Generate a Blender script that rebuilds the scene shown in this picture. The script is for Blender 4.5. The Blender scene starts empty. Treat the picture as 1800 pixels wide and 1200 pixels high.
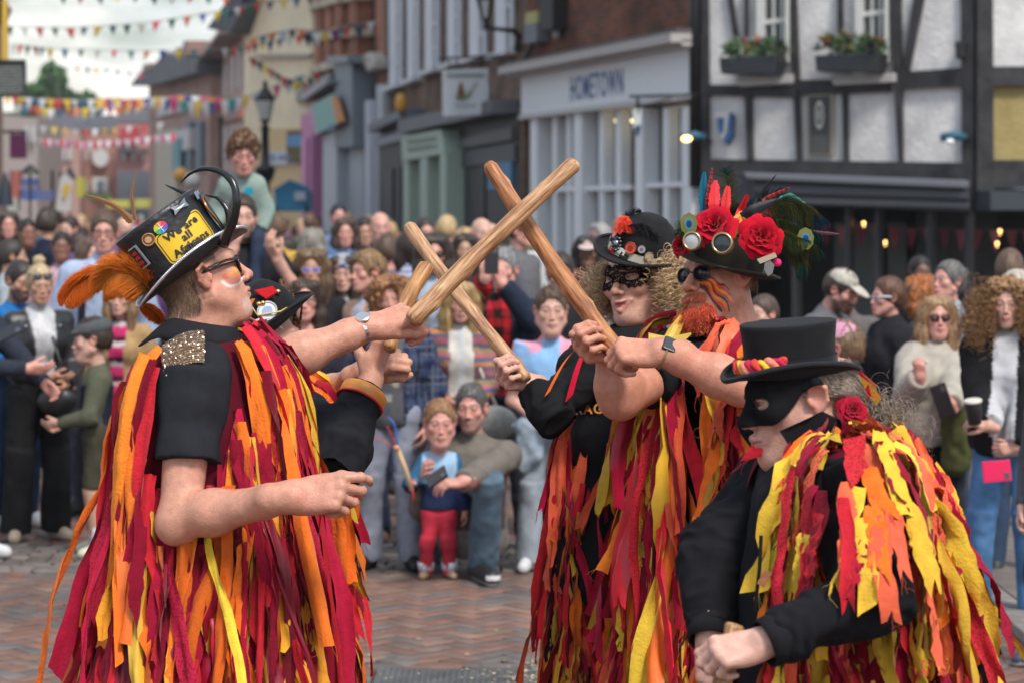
import bpy,bmesh,math,random
import numpy as np
from mathutils import Vector,Matrix
PI=math.pi
SC=bpy.context.scene
COL=SC.collection
F=4250.0;YH=378.0;HC=1.8
def W(px,py,Y):
	return np.array([(px-900)/F*Y,Y,HC-(py-YH)/F*Y])
cam_d=bpy.data.cameras.new('camera');cam=bpy.data.objects.new('camera',cam_d);COL.objects.link(cam)
cam_d.lens=85;cam_d.sensor_width=36;cam_d.shift_y=-(600-YH)/1800
cam_d.clip_start=.1;cam_d.clip_end=2500
cam.location=(0,0,HC);cam.rotation_euler=(PI/2,0,0)
cam_d.dof.use_dof=True;cam_d.dof.focus_distance=6.0;cam_d.dof.aperture_fstop=4.6;cam_d.dof.aperture_blades=9
SC.camera=cam
SUN_EL,SUN_AZ=math.radians(52),math.radians(150)
world=bpy.data.worlds.new('World');SC.world=world;world.use_nodes=True
nt=world.node_tree;nt.nodes.clear()
def wn(t,**k):
	n=nt.nodes.new(t)
	for a,b in k.items():setattr(n,a,b)
	return n
out=wn('ShaderNodeOutputWorld');bg=wn('ShaderNodeBackground');sky=wn('ShaderNodeTexSky',sky_type='NISHITA',sun_disc=False)
sky.sun_elevation=SUN_EL;sky.sun_rotation=SUN_AZ;sky.air_density=1.2;sky.dust_density=2.5
tc=wn('ShaderNodeTexCoord');mp=wn('ShaderNodeMapping');mp.inputs['Scale'].default_value=(1.0,1.0,3.2);mp.inputs['Location'].default_value=(.35,.1,.37)
nz=wn('ShaderNodeTexNoise');nz.inputs['Scale'].default_value=6.5;nz.inputs['Detail'].default_value=7;nz.inputs['Roughness'].default_value=.55
cr=wn('ShaderNodeValToRGB');cr.color_ramp.elements[0].position=.40;cr.color_ramp.elements[1].position=.56
nz2=wn('ShaderNodeTexNoise');nz2.inputs['Scale'].default_value=4.1;nz2.inputs['Detail'].default_value=6
cr2=wn('ShaderNodeValToRGB')
cr2.color_ramp.elements[0].position=.42;cr2.color_ramp.elements[0].color=(3.4,4.9,7.0,1)
cr2.color_ramp.elements[1].position=.62;cr2.color_ramp.elements[1].color=(10.5,10.2,9.6,1)
mx=wn('ShaderNodeMix',data_type='RGBA')
L=nt.links.new
L(tc.outputs['Generated'],mp.inputs['Vector']);L(mp.outputs['Vector'],nz.inputs['Vector']);L(mp.outputs['Vector'],nz2.inputs['Vector'])
L(nz.outputs['Fac'],cr.inputs['Fac']);L(nz2.outputs['Fac'],cr2.inputs['Fac'])
L(cr.outputs['Color'],mx.inputs['Factor']);L(sky.outputs['Color'],mx.inputs['A']);L(cr2.outputs['Color'],mx.inputs['B'])
L(mx.outputs['Result'],bg.inputs['Color']);bg.inputs['Strength'].default_value=.100;L(bg.outputs['Background'],out.inputs['Surface'])
sun_d=bpy.data.lights.new('sun','SUN');sun_d.energy=2.3;sun_d.angle=math.radians(14);sun_d.color=(1,.95,.88)
sun=bpy.data.objects.new('sun',sun_d);COL.objects.link(sun)
_d=Vector((math.sin(SUN_AZ)*math.cos(SUN_EL),math.cos(SUN_AZ)*math.cos(SUN_EL),math.sin(SUN_EL)))
sun.rotation_euler=(-_d).to_track_quat('-Z','Y').to_euler()
SC.view_settings.view_transform='Standard';SC.view_settings.look='None';SC.view_settings.exposure=0.5;SC.view_settings.gamma=1
SC.cycles.max_bounces=5;SC.cycles.diffuse_bounces=2;SC.cycles.glossy_bounces=2;SC.cycles.transparent_max_bounces=4
SC.cycles.use_denoising=True
R=np.random.RandomState(7);rnd=random.Random(5)
def V(*a):return np.array(a,float)
def nrm(v):
	v=np.asarray(v,float);return v/(np.linalg.norm(v,axis=-1,keepdims=True)+1e-12)
def rotm(axis,a):return np.array(Matrix.Rotation(a,3,Vector([float(t)for t in axis])))
def RX(a):return rotm((1,0,0),a)
def RY(a):return rotm((0,1,0),a)
def RZ(a):return rotm((0,0,1),a)
def frame(y,z):
	y=nrm(y);x=nrm(np.cross(y,z));z=np.cross(x,y);return np.stack([x,y,z],1)
def _hash(ix,iy,iz):
	h=(ix.astype(np.int64)*374761393+iy.astype(np.int64)*668265263+iz.astype(np.int64)*2147483647)&0xffffffff
	h=((h^(h>>13))*1274126177)&0xffffffff
	return((h^(h>>16))&0xffff)/65535.0
def vnoise(p,s=1.0):
	q=np.asarray(p,float)*s;i=np.floor(q);f=q-i;f=f*f*(3-2*f);o=0
	for dx in(0,1):
		for dy in(0,1):
			for dz in(0,1):
				w=(f[...,0]if dx else 1-f[...,0])*(f[...,1]if dy else 1-f[...,1])*(f[...,2]if dz else 1-f[...,2])
				o=o+w*_hash(i[...,0]+dx,i[...,1]+dy,i[...,2]+dz)
	return o*2-1
def ss(a,b,x):t=np.clip((x-a)/(b-a),0,1);return t*t*(3-2*t)
def mesh_obj(name,verts,faces,mat=None,parent=None,smooth=True,cols=None,mats=None,fmat=None,uvs=None):
	me=bpy.data.meshes.new(name)
	verts=np.asarray(verts,float)
	if isinstance(faces,np.ndarray)and len(faces):
		n,k=faces.shape
		me.vertices.add(len(verts));me.vertices.foreach_set('co',verts.ravel())
		me.loops.add(n*k);me.loops.foreach_set('vertex_index',faces.astype(np.int32).ravel())
		me.polygons.add(n);me.polygons.foreach_set('loop_start',np.arange(0,n*k,k,dtype=np.int32))
		me.update(calc_edges=True);me.validate()
	else:
		me.from_pydata([tuple(v)for v in verts],[],[tuple(int(i)for i in f)for f in faces]);me.update()
	if smooth:me.polygons.foreach_set('use_smooth',[True]*len(me.polygons))
	if fmat is not None:me.polygons.foreach_set('material_index',np.asarray(fmat,np.int32))
	if cols is not None:
		a=me.color_attributes.new('Col','FLOAT_COLOR','POINT')
		c=np.ones((len(verts),4));c[:,:3]=cols;a.data.foreach_set('color',c.ravel())
	for m in(mats or([mat]if mat else[])):me.materials.append(m)
	o=bpy.data.objects.new(name,me);COL.objects.link(o)
	if parent is not None:o.parent=parent;o.matrix_parent_inverse=parent_inv(parent)
	return o
def parent_inv(p):
	M=Matrix.LocRotScale(p.location,p.rotation_euler,p.scale)
	if p.parent:M=(p.parent.matrix_parent_inverse and parent_inv(p.parent).inverted())@p.matrix_parent_inverse@M
	return M.inverted()
def empty(name,loc,label=None,cat=None,group=None,rz=0):
	o=bpy.data.objects.new(name,None);COL.objects.link(o);o.location=[float(t)for t in loc];o.rotation_euler=(0,0,rz)
	o.empty_display_size=.1
	return tag(o,label,cat,group)
def tag(o,label=None,cat=None,group=None,kind=None):
	if label:o['label']=label
	if cat:o['category']=cat
	if group:o['group']=group
	if kind:o['kind']=kind
	return o
class MB:
	def __init__(s):s.v=[];s.f=[];s.m=[];s.c=[];s.n=0;s.mi=0;s.col=(1,1,1)
	def add(s,v,f):
		v=np.asarray(v,float);s.v.append(v);s.c.append(np.tile(s.col,(len(v),1)))
		for q in f:s.f.append(tuple(int(i)+s.n for i in q));s.m.append(s.mi)
		s.n+=len(v);return s
	def box(s,a,b,M=None,o=None):
		x0,y0,z0=a;x1,y1,z1=b
		v=np.array([(x,y,z)for z in(z0,z1)for y in(y0,y1)for x in(x0,x1)],float)
		if M is not None:v=v@np.asarray(M).T
		if o is not None:v=v+o
		return s.add(v,[(0,2,3,1),(4,5,7,6),(0,1,5,4),(2,6,7,3),(0,4,6,2),(1,3,7,5)])
	def poly(s,pts):return s.add(pts,[tuple(range(len(pts)))])
	def prism(s,pts,d):
		pts=np.asarray(pts,float);n=len(pts);v=np.vstack([pts,pts+d])
		f=[tuple(range(n))[::-1],tuple(range(n,2*n))]+[(i,(i+1)%n,n+(i+1)%n,n+i)for i in range(n)]
		return s.add(v,f)
	def tube(s,pts,r,n=8,cap=True,flat=1.0):
		pts=np.asarray(pts,float);m=len(pts);r=np.broadcast_to(np.asarray(r,float),(m,))
		t=nrm(np.gradient(pts,axis=0));u=np.cross(t[0],(0,0,1))
		if np.linalg.norm(u)<.1:u=np.cross(t[0],(1,0,0))
		u=nrm(u);vv=[]
		for i in range(m):
			u=nrm(u-t[i]*np.dot(u,t[i]));w=np.cross(t[i],u)
			for j in range(n):
				a=2*PI*j/n;vv.append(pts[i]+r[i]*(math.cos(a)*u+flat*math.sin(a)*w))
		f=[(i*n+j,i*n+(j+1)%n,(i+1)*n+(j+1)%n,(i+1)*n+j)for i in range(m-1)for j in range(n)]
		if cap:f+=[tuple(range(n))[::-1],tuple(range((m-1)*n,m*n))]
		return s.add(vv,f)
	def lathe(s,prof,o=(0,0,0),M=None,n=24,sx=1,sy=1):
		vv=[]
		for r,z in prof:
			for j in range(n):
				a=2*PI*j/n;vv.append((r*math.cos(a)*sx,r*math.sin(a)*sy,z))
		vv=np.array(vv,float)
		if M is not None:vv=vv@np.asarray(M).T
		k=len(prof)
		f=[(i*n+j,i*n+(j+1)%n,(i+1)*n+(j+1)%n,(i+1)*n+j)for i in range(k-1)for j in range(n)]
		return s.add(vv+np.asarray(o,float),f)
	def ball(s,c,r,M=None,nu=12,nv=8):
		r=np.broadcast_to(np.asarray(r,float),(3,));vv=[]
		for i in range(nv+1):
			th=PI*i/nv
			for j in range(nu):
				a=2*PI*j/nu;vv.append((math.sin(th)*math.cos(a),math.sin(th)*math.sin(a),math.cos(th)))
		vv=np.array(vv)*r
		if M is not None:vv=vv@np.asarray(M).T
		f=[(i*nu+j,(i+1)*nu+j,(i+1)*nu+(j+1)%nu,i*nu+(j+1)%nu)for i in range(nv)for j in range(nu)]
		return s.add(vv+np.asarray(c,float),f)
	def build(s,name,mats,parent=None,smooth=False,bevel=0):
		mats=mats if isinstance(mats,(list,tuple))else[mats]
		v=np.vstack(s.v)
		o=mesh_obj(name,v,s.f,parent=parent,smooth=smooth,mats=mats,fmat=s.m,cols=np.vstack(s.c))
		if bevel:
			m=o.modifiers.new('b','BEVEL');m.width=bevel;m.segments=2;m.limit_method='ANGLE'
		return o
class SDF:
	def __init__(s,T=None,o=(0,0,0),sc=1.0):s.p=[];s.set(T,o,sc)
	def set(s,T=None,o=(0,0,0),sc=1.0):s.T=np.eye(3)if T is None else np.asarray(T,float);s.o=np.asarray(o,float);s.sc=sc;return s
	def X(s,p):return s.T@(np.asarray(p,float)*s.sc)+s.o
	def cap(s,a,b,ra,rb=None,k=.02,op=1):
		s.p.append(('c',s.X(a),s.X(b),ra*s.sc,(ra if rb is None else rb)*s.sc,k*s.sc,op));return s
	def ell(s,c,r,M=None,k=.02,op=1):
		M=np.eye(3)if M is None else np.asarray(M)
		s.p.append(('e',s.X(c),np.broadcast_to(np.asarray(r,float),(3,))*s.sc,s.T@M,0,k*s.sc,op));return s
	def chain(s,pts,rs,k=.02,op=1):
		for i in range(len(pts)-1):s.cap(pts[i],pts[i+1],rs[i],rs[i+1],k,op)
		return s
	@staticmethod
	def dist(pr,q):
		if pr[0]=='c':
			a,b,ra,rb=pr[1:5];ba=b-a;pa=q-a
			h=np.clip(pa@ba/(ba@ba+1e-12),0,1)
			return np.linalg.norm(pa-h[...,None]*ba,axis=-1)-(ra+(rb-ra)*h)
		c,r,M=pr[1],pr[2],pr[3];l=(q-c)@M
		k0=np.linalg.norm(l/r,axis=-1);k1=np.linalg.norm(l/(r*r),axis=-1)
		return k0*(k0-1)/(k1+1e-9)
	@staticmethod
	def bb(pr):
		if pr[0]=='c':
			m=max(pr[3],pr[4]);return np.minimum(pr[1],pr[2])-m,np.maximum(pr[1],pr[2])+m
		m=pr[2].max();return pr[1]-m,pr[1]+m
	@staticmethod
	def comb(D,d,k,op):
		if op==1:
			h=np.maximum(k-np.abs(D-d),0)/k;return np.minimum(D,d)-h*h*k*.25
		h=np.maximum(k-np.abs(D+d),0)/k;return np.maximum(D,-d)+h*h*k*.25
	def ev(s,q):
		q=np.asarray(q,float);D=np.full(q.shape[:-1],10.0)
		for pr in s.p:D=s.comb(D,s.dist(pr,q),pr[5],pr[6])
		return D
	def grad(s,q,e=.004):
		g=[s.ev(q+np.eye(3)[i]*e)-s.ev(q-np.eye(3)[i]*e)for i in range(3)];return nrm(np.stack(g,-1))
	def nets(s,h,clip=None,infl=0.0):
		pos=[pr for pr in s.p if pr[6]==1]
		lo=np.min([s.bb(p)[0]for p in pos],0)-3*h-infl;hi=np.max([s.bb(p)[1]for p in pos],0)+3*h+infl
		if clip is not None:lo=np.maximum(lo,clip[0]);hi=np.minimum(hi,clip[1])
		n=np.maximum(((hi-lo)/h).astype(int)+2,3)
		ax=[lo[i]+h*np.arange(n[i])for i in range(3)]
		D=np.full(n,1.0,np.float32)
		for pr in s.p:
			b0,b1=s.bb(pr);pad=pr[5]+3*h+infl
			i0=np.clip(((b0-pad-lo)/h).astype(int),0,n);i1=np.clip(((b1+pad-lo)/h).astype(int)+2,0,n)
			if(i1<=i0).any():continue
			q=np.stack(np.meshgrid(*[ax[i][i0[i]:i1[i]]for i in range(3)],indexing='ij'),-1)
			sl=tuple(slice(i0[i],i1[i])for i in range(3))
			D[sl]=s.comb(D[sl],s.dist(pr,q),pr[5],pr[6])
		D-=infl
		if clip is not None:
			for i in range(3):
				sl=[slice(None)]*3;sl[i]=0;D[tuple(sl)]=np.maximum(D[tuple(sl)],1e-4);sl[i]=-1;D[tuple(sl)]=np.maximum(D[tuple(sl)],1e-4)
		return nets(D,lo,h)
def nets(D,lo,h):
	S=D<0;c=[slice(0,-1),slice(1,None)]
	cnt=sum(S[c[i],c[j],c[k]].astype(np.int8)for i in(0,1)for j in(0,1)for k in(0,1))
	act=(cnt>0)&(cnt<8);idx=np.argwhere(act);m=len(idx)
	if not m:return np.zeros((0,3)),np.zeros((0,4),int)
	I=-np.ones(act.shape,np.int64);I[act]=np.arange(m)
	acc=np.zeros((m,3));w=np.zeros(m)
	for ax in range(3):
		o1,o2=[a for a in range(3)if a!=ax]
		for u in(0,1):
			for v in(0,1):
				b=np.zeros(3,int);b[o1]=u;b[o2]=v;e=b.copy();e[ax]=1
				p0=idx+b;p1=idx+e;d0=D[tuple(p0.T)];d1=D[tuple(p1.T)]
				x=(d0<0)!=(d1<0);t=np.where(x,d0/(d0-d1+1e-20),0)
				q=p0.astype(float);q[:,ax]+=t;acc[x]+=q[x];w[x]+=1
	V_=lo+h*acc/w[:,None];fs=[]
	for ax in range(3):
		o1,o2=(ax+1)%3,(ax+2)%3
		a=[slice(None)]*3;b=[slice(None)]*3;a[ax]=slice(0,-1);b[ax]=slice(1,None)
		for t in(o1,o2):a[t]=slice(1,-1);b[t]=slice(1,-1)
		s0=S[tuple(a)];s1=S[tuple(b)]
		e=np.argwhere(s0!=s1);off=np.zeros(3,int);off[o1]=1;off[o2]=1;e=e+off
		sg=S[tuple(e.T)]
		def c_(da,db):q=e.copy();q[:,o1]-=da;q[:,o2]-=db;return I[tuple(q.T)]
		Q=np.stack([c_(1,1),c_(0,1),c_(0,0),c_(1,0)],1)
		Q[~sg]=Q[~sg][:,::-1];fs.append(Q)
	Fc=np.vstack(fs);Fc=Fc[(Fc>=0).all(1)]
	return V_,Fc
def vnormals(v,f):
	n=np.cross(v[f[:,2]]-v[f[:,0]],v[f[:,3]]-v[f[:,1]]);o=np.zeros_like(v)
	for i in range(4):np.add.at(o,f[:,i],n)
	return nrm(o)
def join(parts):
	vs,fs,cs,n=[],[],[],0
	for v,f,c in parts:
		if not len(v):continue
		vs.append(v);fs.append(f+n);cs.append(np.broadcast_to(c,v.shape));n+=len(v)
	return np.vstack(vs),np.vstack(fs),np.vstack(cs)
def mat(name,col=(.5,.5,.5),rough=.7,metal=0,vcol=False,noise=0,nscale=20,bump=0,bscale=60,spec=.5,sheen=0,sss=0,emit=0,alpha=1,coat=0,trans=0,bdist=.01):
	m=bpy.data.materials.new(name);m.use_nodes=True;t=m.node_tree;b=t.nodes['Principled BSDF'];lk=t.links.new
	b.inputs['Base Color'].default_value=(*col,1);b.inputs['Roughness'].default_value=rough;b.inputs['Metallic'].default_value=metal
	b.inputs['Specular IOR Level'].default_value=spec;b.inputs['Sheen Weight'].default_value=sheen;b.inputs['Coat Weight'].default_value=coat
	if sss:
		b.inputs['Subsurface Weight'].default_value=sss;b.inputs['Subsurface Radius'].default_value=(1,.35,.2);b.inputs['Subsurface Scale'].default_value=.008
	if emit:b.inputs['Emission Color'].default_value=(*col,1);b.inputs['Emission Strength'].default_value=emit
	if trans:b.inputs['Transmission Weight'].default_value=trans
	tcn=t.nodes.new('ShaderNodeTexCoord');src=None
	if vcol:
		a=t.nodes.new('ShaderNodeVertexColor');a.layer_name='Col';src=a.outputs['Color']
	if noise:
		n=t.nodes.new('ShaderNodeTexNoise');n.inputs['Scale'].default_value=nscale;n.inputs['Detail'].default_value=5
		lk(tcn.outputs['Object'],n.inputs['Vector'])
		mr=t.nodes.new('ShaderNodeMapRange');mr.inputs['From Min'].default_value=.25;mr.inputs['From Max'].default_value=.75
		mr.inputs['To Min'].default_value=1-noise;mr.inputs['To Max'].default_value=1+noise;lk(n.outputs['Fac'],mr.inputs['Value'])
		x=t.nodes.new('ShaderNodeMix');x.data_type='RGBA';x.blend_type='MULTIPLY';x.inputs['Factor'].default_value=1
		if src:lk(src,x.inputs['A'])
		else:x.inputs['A'].default_value=(*col,1)
		lk(mr.outputs['Result'],x.inputs['B']);src=x.outputs['Result']
	if src:lk(src,b.inputs['Base Color'])
	if bump:
		n=t.nodes.new('ShaderNodeTexNoise');n.inputs['Scale'].default_value=bscale;n.inputs['Detail'].default_value=4
		lk(tcn.outputs['Object'],n.inputs['Vector']);bp=t.nodes.new('ShaderNodeBump');bp.inputs['Strength'].default_value=bump;bp.inputs['Distance'].default_value=bdist
		lk(n.outputs['Fac'],bp.inputs['Height']);lk(bp.outputs['Normal'],b.inputs['Normal'])
	return m
M_SKIN=mat('skin',rough=.47,vcol=True,noise=.15,nscale=62,bump=.6,bscale=210,spec=.45,sss=.05,bdist=.002)
M_CLOTH=mat('cloth',rough=.92,vcol=True,noise=.16,nscale=26,bump=.4,bscale=320,spec=.12,sheen=.0,bdist=.002)
M_HAIR=mat('hair',rough=.5,vcol=True,noise=.25,nscale=60,bump=.5,bscale=160,spec=.5,bdist=.004)
M_PLAIN=mat('painted',rough=.55,vcol=True,noise=.06,nscale=25)
M_GLOSS=mat('glossy',rough=.22,vcol=True,spec=.6)
M_RIB=mat('ribbon cotton',rough=.9,vcol=True,noise=.15,nscale=40,bump=.55,bscale=150,spec=.15,sheen=.08,bdist=.004)
M_SATIN=mat('ribbon satin',rough=.38,vcol=True,noise=.08,nscale=35,bump=.2,bscale=80,spec=.5,bdist=.004)
M_FELT=mat('black felt',rough=.85,vcol=True,noise=.2,nscale=30,bump=.4,bscale=350,spec=.2,sheen=.04,bdist=.002)
M_LEATHER=mat('leather',rough=.38,vcol=True,noise=.2,nscale=40,bump=.35,bscale=45,spec=.5,bdist=.01)
M_METAL=mat('metal',rough=.28,metal=1,vcol=True)
M_EYE=mat('eye',rough=.12,vcol=True,spec=.6)
M_PLUME=mat('plume barbs',rough=.6,vcol=True,spec=.2)
def _plm():
	t=M_PLUME.node_tree;b=t.nodes['Principled BSDF'];o=t.nodes['Material Output'];tr=t.nodes.new('ShaderNodeBsdfTranslucent');vc=[n for n in t.nodes if n.type=='VERTEX_COLOR'][0];mx_=t.nodes.new('ShaderNodeMixShader');mx_.inputs[0].default_value=.62
	t.links.new(vc.outputs['Color'],tr.inputs['Color']);t.links.new(b.outputs[0],mx_.inputs[1]);t.links.new(tr.outputs[0],mx_.inputs[2]);t.links.new(mx_.outputs[0],o.inputs['Surface'])
_plm()
M_FEATHER=mat('feather',rough=.55,vcol=True,noise=.12,nscale=60,spec=.35)
_dist0=SDF.dist;_bb0=SDF.bb
def _dist(pr,q):
	if pr[0]=='k':
		a,b,ra,rb=pr[1:5];L_=np.linalg.norm(b-a);d=(b-a)/L_;pa=q-a;ax=pa@d
		rad=np.linalg.norm(pa-ax[...,None]*d,axis=-1);t=np.clip(ax/L_,0,1)
		return np.maximum(rad-(ra+(rb-ra)*t),np.maximum(ax-L_,-ax-ra))
	if pr[0]=='p':return-((q-pr[1])@pr[2])
	return _dist0(pr,q)
def _bb(pr):
	if pr[0]=='k':return _bb0(('c',)+tuple(pr[1:]))
	if pr[0]=='p':return V(-99,-99,-99),V(99,99,99)
	return _bb0(pr)
SDF.dist=staticmethod(_dist);SDF.bb=staticmethod(_bb)
def _kone(s,a,b,ra,rb,k=.02):s.p.append(('k',s.X(a),s.X(b),ra*s.sc,rb*s.sc,k*s.sc,1));return s
def _cut(s,p,n,k=.006):s.p.append(('p',s.X(p),s.T@nrm(V(*n)),0,0,k,-1));return s
SDF.kone=_kone;SDF.cut=_cut
def head_prims(S,fem=0,smile=0,opn=0,nose=1.0,jaw=1.0,fat=0,ears=1,low=0):
	S.ell((0,-.018,.035),(.074,.094,.086),k=.02)
	S.ell((0,.030,-.028),(.058+.006*fat,.056,.088),k=.03)
	if low:
		S.ell((0,.03,-.07),(.045,.05,.05),k=.03);S.cap((0,.085,.005),(0,.108,-.036),.008,.012,.012)
		S.cap((0,-.022,-.05),(0,-.035,-.19),.05,.055,.03);return S
	for s in(-1,1):
		S.cap((s*(.054+.006*fat)*jaw,-.002,-.055),(s*.018,.066,-.104),.019+.006*fat,.018,.03)
		S.ell((s*.040,.058,-.022),(.024,.022,.02),k=.022)
		S.cap((s*.012,.083,.021),(s*.044,.068,.020),.011 if not fem else .007,.008,.016)
	S.ell((0,.073,-.106),(.021*jaw,.017,.017),k=.02)
	S.ell((0,.070,-.068),(.031,.024,.030),k=.02)
	if fat:S.ell((0,.035,-.118),(.045,.045,.026),k=.03)
	for s in(-1,1):S.ell((s*.032,.094,.001),(.017,.013,.0125),k=.012,op=-1)
	for s in(-1,1):
		S.ell((s*.0315,.0725,.0),(.0135,.012,.0125),k=.004)
		S.chain([(s*.017,.0795,.001),(s*.026,.0858,.0075),(s*.038,.0835,.0070),(s*.047,.074,.0)],[.003,.0035,.0035,.003],.004)
		S.chain([(s*.018,.080,-.003),(s*.030,.0845,-.0085),(s*.045,.075,-.004)],[.0028,.003,.0028],.004)
	n=nose
	S.cap((0,.082,.010),(0,.082+.024*n,-.030),.0075,.0100*n,.012)
	S.ell((0,.086+.024*n,-.036),(.0115*n,.011,.0105),k=.008)
	for s in(-1,1):
		S.ell((s*.0135*n,.098,-.041),(.0078,.0100,.0075),k=.006)
	for s in(-1,1):S.ell((s*.0068,.104,-.0475),(.0038,.0055,.0045),k=.003,op=-1)
	zc=.005*smile;xw=.023+.005*smile
	if smile:
		for s in(-1,1):S.ell((s*.041,.062,-.032),(.021,.020,.018),k=.02)
	lip=.0062 if fem else .0048
	S.chain([(-xw,.083,-.071+zc),(-.007,.0975,-.0665),(0,.0975,-.0680),(.007,.0975,-.0665),(xw,.083,-.071+zc)],[.003,lip,lip,lip,.003],.006)
	S.chain([(-xw,.083,-.073+zc),(0,.0955,-.0800-.010*opn),(xw,.083,-.073+zc)],[.003,lip+.0015,.003],.006)
	if opn:
		S.chain([(-xw*.86,.090,-.0715+zc*.85),(-xw*.45,.098,-.0735),(0,.100,-.0745),(xw*.45,.098,-.0735),(xw*.86,.090,-.0715+zc*.85)],[.0022,.0050,.0058,.0050,.0022],.003,op=-1)
	else:
		S.chain([(-xw,.089,-.0722+zc),(0,.1025,-.0735),(xw,.089,-.0722+zc)],[.0012,.0016,.0012],.002,op=-1)
	if ears:
		for s in(-1,1):
			M=RZ(s*.35)
			S.ell((s*.078,-.012,-.004),(.0085,.0185,.031),M,k=.008)
			S.ell((s*.087,-.010,.000),(.0065,.0115,.020),M,k=.004,op=-1)
			S.chain([(s*.080,.002,.012),(s*.089,-.010,.0245),(s*.092,-.026,.014),(s*.088,-.027,-.010),(s*.080,-.010,-.030)],[.0035,.0042,.0042,.004,.0055],.004)
			S.cap((s*.078,.004,-.006),(s*.079,.002,-.014),.005,.005,.004)
	S.cap((0,-.022,-.05),(0,-.040,-.20),.052 if not fem else .045,.060 if not fem else .050,.03)
	return S
SK=(.56,.30,.215)
def skin_col(l,n=None,base=SK,fem=0,brow=(.10,.055,.03),stub=None,stubk=0,eye=(.10,.07,.05),lips=None,closed=0,low=0):
	c=np.tile(np.array(base,float),(len(l),1));x,y,z=np.abs(l[:,0]),l[:,1],l[:,2]
	def mixm(m,col,k=1.0):
		nonlocal c;m=(np.clip(m,0,1)*k)[:,None];c=c*(1-m)+np.array(col)*m
	red=np.array(base)*V(1.08,.72,.70)
	mixm(ss(.03,.008,np.hypot(x-.042,z+.03))*(y>.02),red,.28)
	mixm(ss(.020,.006,np.hypot(x,z+.036))*(y>.085),red,.3)
	mixm(ss(.068,.08,x)*(y<.02)*(y>-.05)*(np.abs(z)<.045),red,.6)
	mixm(vnoise(l,45)*.5+.1,np.array(base)*.86,.5)
	if stubk:mixm(ss(-.035,-.06,z)*ss(-.03,.02,y)*ss(-.16,-.11,z),stub or(.12,.08,.06),stubk*1.0)
	if stubk:mixm((np.abs(z+.054)<.008)*(x<.028)*(y>.07),stub or(.12,.08,.06),stubk)
	zb=.0265-.004*((x-.028)/.02)**2
	mixm(ss(.0058,.0030,np.abs(z-zb))*(x>.012)*(x<.050)*(y>.045),brow,.85)
	e=np.hypot((x-.0315)/.0135,z/.0058);m=(y>.05)*ss(1.12,.9,e)
	mixm(m,(.36,.33,.31));mixm((y>.05)*ss(.0074,.0060,np.hypot(x-.0315,z))*ss(1.2,.9,e),eye);mixm((y>.05)*ss(.0032,.0024,np.hypot(x-.0315,z)),(.01,.01,.01))
	mixm((y>.05)*ss(.0030,.001,np.abs(np.hypot((x-.0315)/1.35,(z))-.0092))*(z>.001),(.05,.03,.025),.6);mixm((y>.05)*ss(.0030,.0012,np.abs(np.hypot((x-.0315)/1.3,z)-.0088))*(z<0),np.array(base)*.6,.25);mixm((y>.04)*ss(.020,.010,np.hypot(x-.031,(z-.001)*1.3)),np.array(base)*V(.80,.70,.68),.5)  # upper lash line; socket and lower-lid shade is painted into the skin colour
	lc=lips or((.50,.13,.12)if fem else(.46,.19,.15))
	mixm(ss(1.15,.8,np.hypot(x/.026,(z+.0735)/.0105))*(y>.072),lc,.8)
	mixm(ss(1.1,.7,np.hypot(x/.019,(z+.074)/.0035))*(y<.0925)*(y>.06),(.10,.02,.02),.9)
	return c
def hand_prims(S,side=1,curl=(.3,.3,.3,.3),thumb=(.5,.3),spread=.06,sc=1.0,low=0):
	s=side
	kx=[.027,.0085,-.0095,-.0265];ky=[.088,.092,.087,.078];ln=[(.042,.026,.021),(.046,.030,.022),(.042,.028,.021),(.033,.021,.019)]
	rr=[.0092,.0094,.0089,.0078]
	S.cap((0,-.045,0),(0,0,0),.027,.0245,.02);S.ell((0,.006,0),(.028,.030,.018),k=.02)
	for i in range(4):
		S.cap((s*kx[i]*.55,.008,0),(s*kx[i],ky[i],0),.0135,.0115,.010)
	S.ell((0,.05,-.006),(.034,.042,.013),k=.012);S.ell((s*.022,.030,-.011),(.016,.030,.014),M=RZ(-s*.35),k=.012)
	S.ell((-s*.024,.032,-.009),(.012,.032,.013),k=.012)
	for i in range(4):
		cu=curl[i];cu=cu if isinstance(cu,(tuple,list))else(cu*.9,cu*1.1,cu*.7)
		a=0;p=V(s*kx[i],ky[i],0);pts=[p];sp=(1.5-i)*spread*s
		for j in range(3):
			a+=cu[j];d=V(math.sin(sp)*math.cos(a*.6),math.cos(a),-math.sin(a));p=p+nrm(d)*ln[i][j];pts.append(p)
		r=rr[i];S.chain(pts,[r*1.08,r,r*.92,r*.78],.0028)
		if not low:S.ell(pts[1],(r*1.08,)*3,k=.004)
		if not low:S.ell(pts[0]+V(0,0,.002),(r*1.1,)*3,k=.006)
	t0=V(s*.020,.018,-.010);a,b=thumb
	d1=nrm(V(s*math.sin(a)*math.cos(b),math.cos(a),-math.sin(b)*math.sin(a)-.25*math.sin(b)));t1=t0+d1*.042
	d2=nrm(d1+V(-s*.25*b,.12,-.25*b));t2=t1+d2*.034;d3=nrm(d2+V(-s*.5*b,.05,-.25*b));t3=t2+d3*.024
	S.chain([t0,t1,t2,t3],[.0155,.0125,.0115,.0092],.006)
	if not low:S.ell(t2,(.0118,)*3,k=.004)
	return S
def ik(a,t,l1,l2,pole):
	a,t,pole=map(lambda q:np.asarray(q,float),(a,t,pole));d=t-a;L_=np.linalg.norm(d);L_=min(L_,(l1+l2)*.999);d=nrm(d);t=a+d*L_
	x=(l1*l1-l2*l2+L_*L_)/(2*L_);y=math.sqrt(max(l1*l1-x*x,0));p=pole-a;p=nrm(p-d*(p@d))
	return a+d*x+p*y,t
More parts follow.
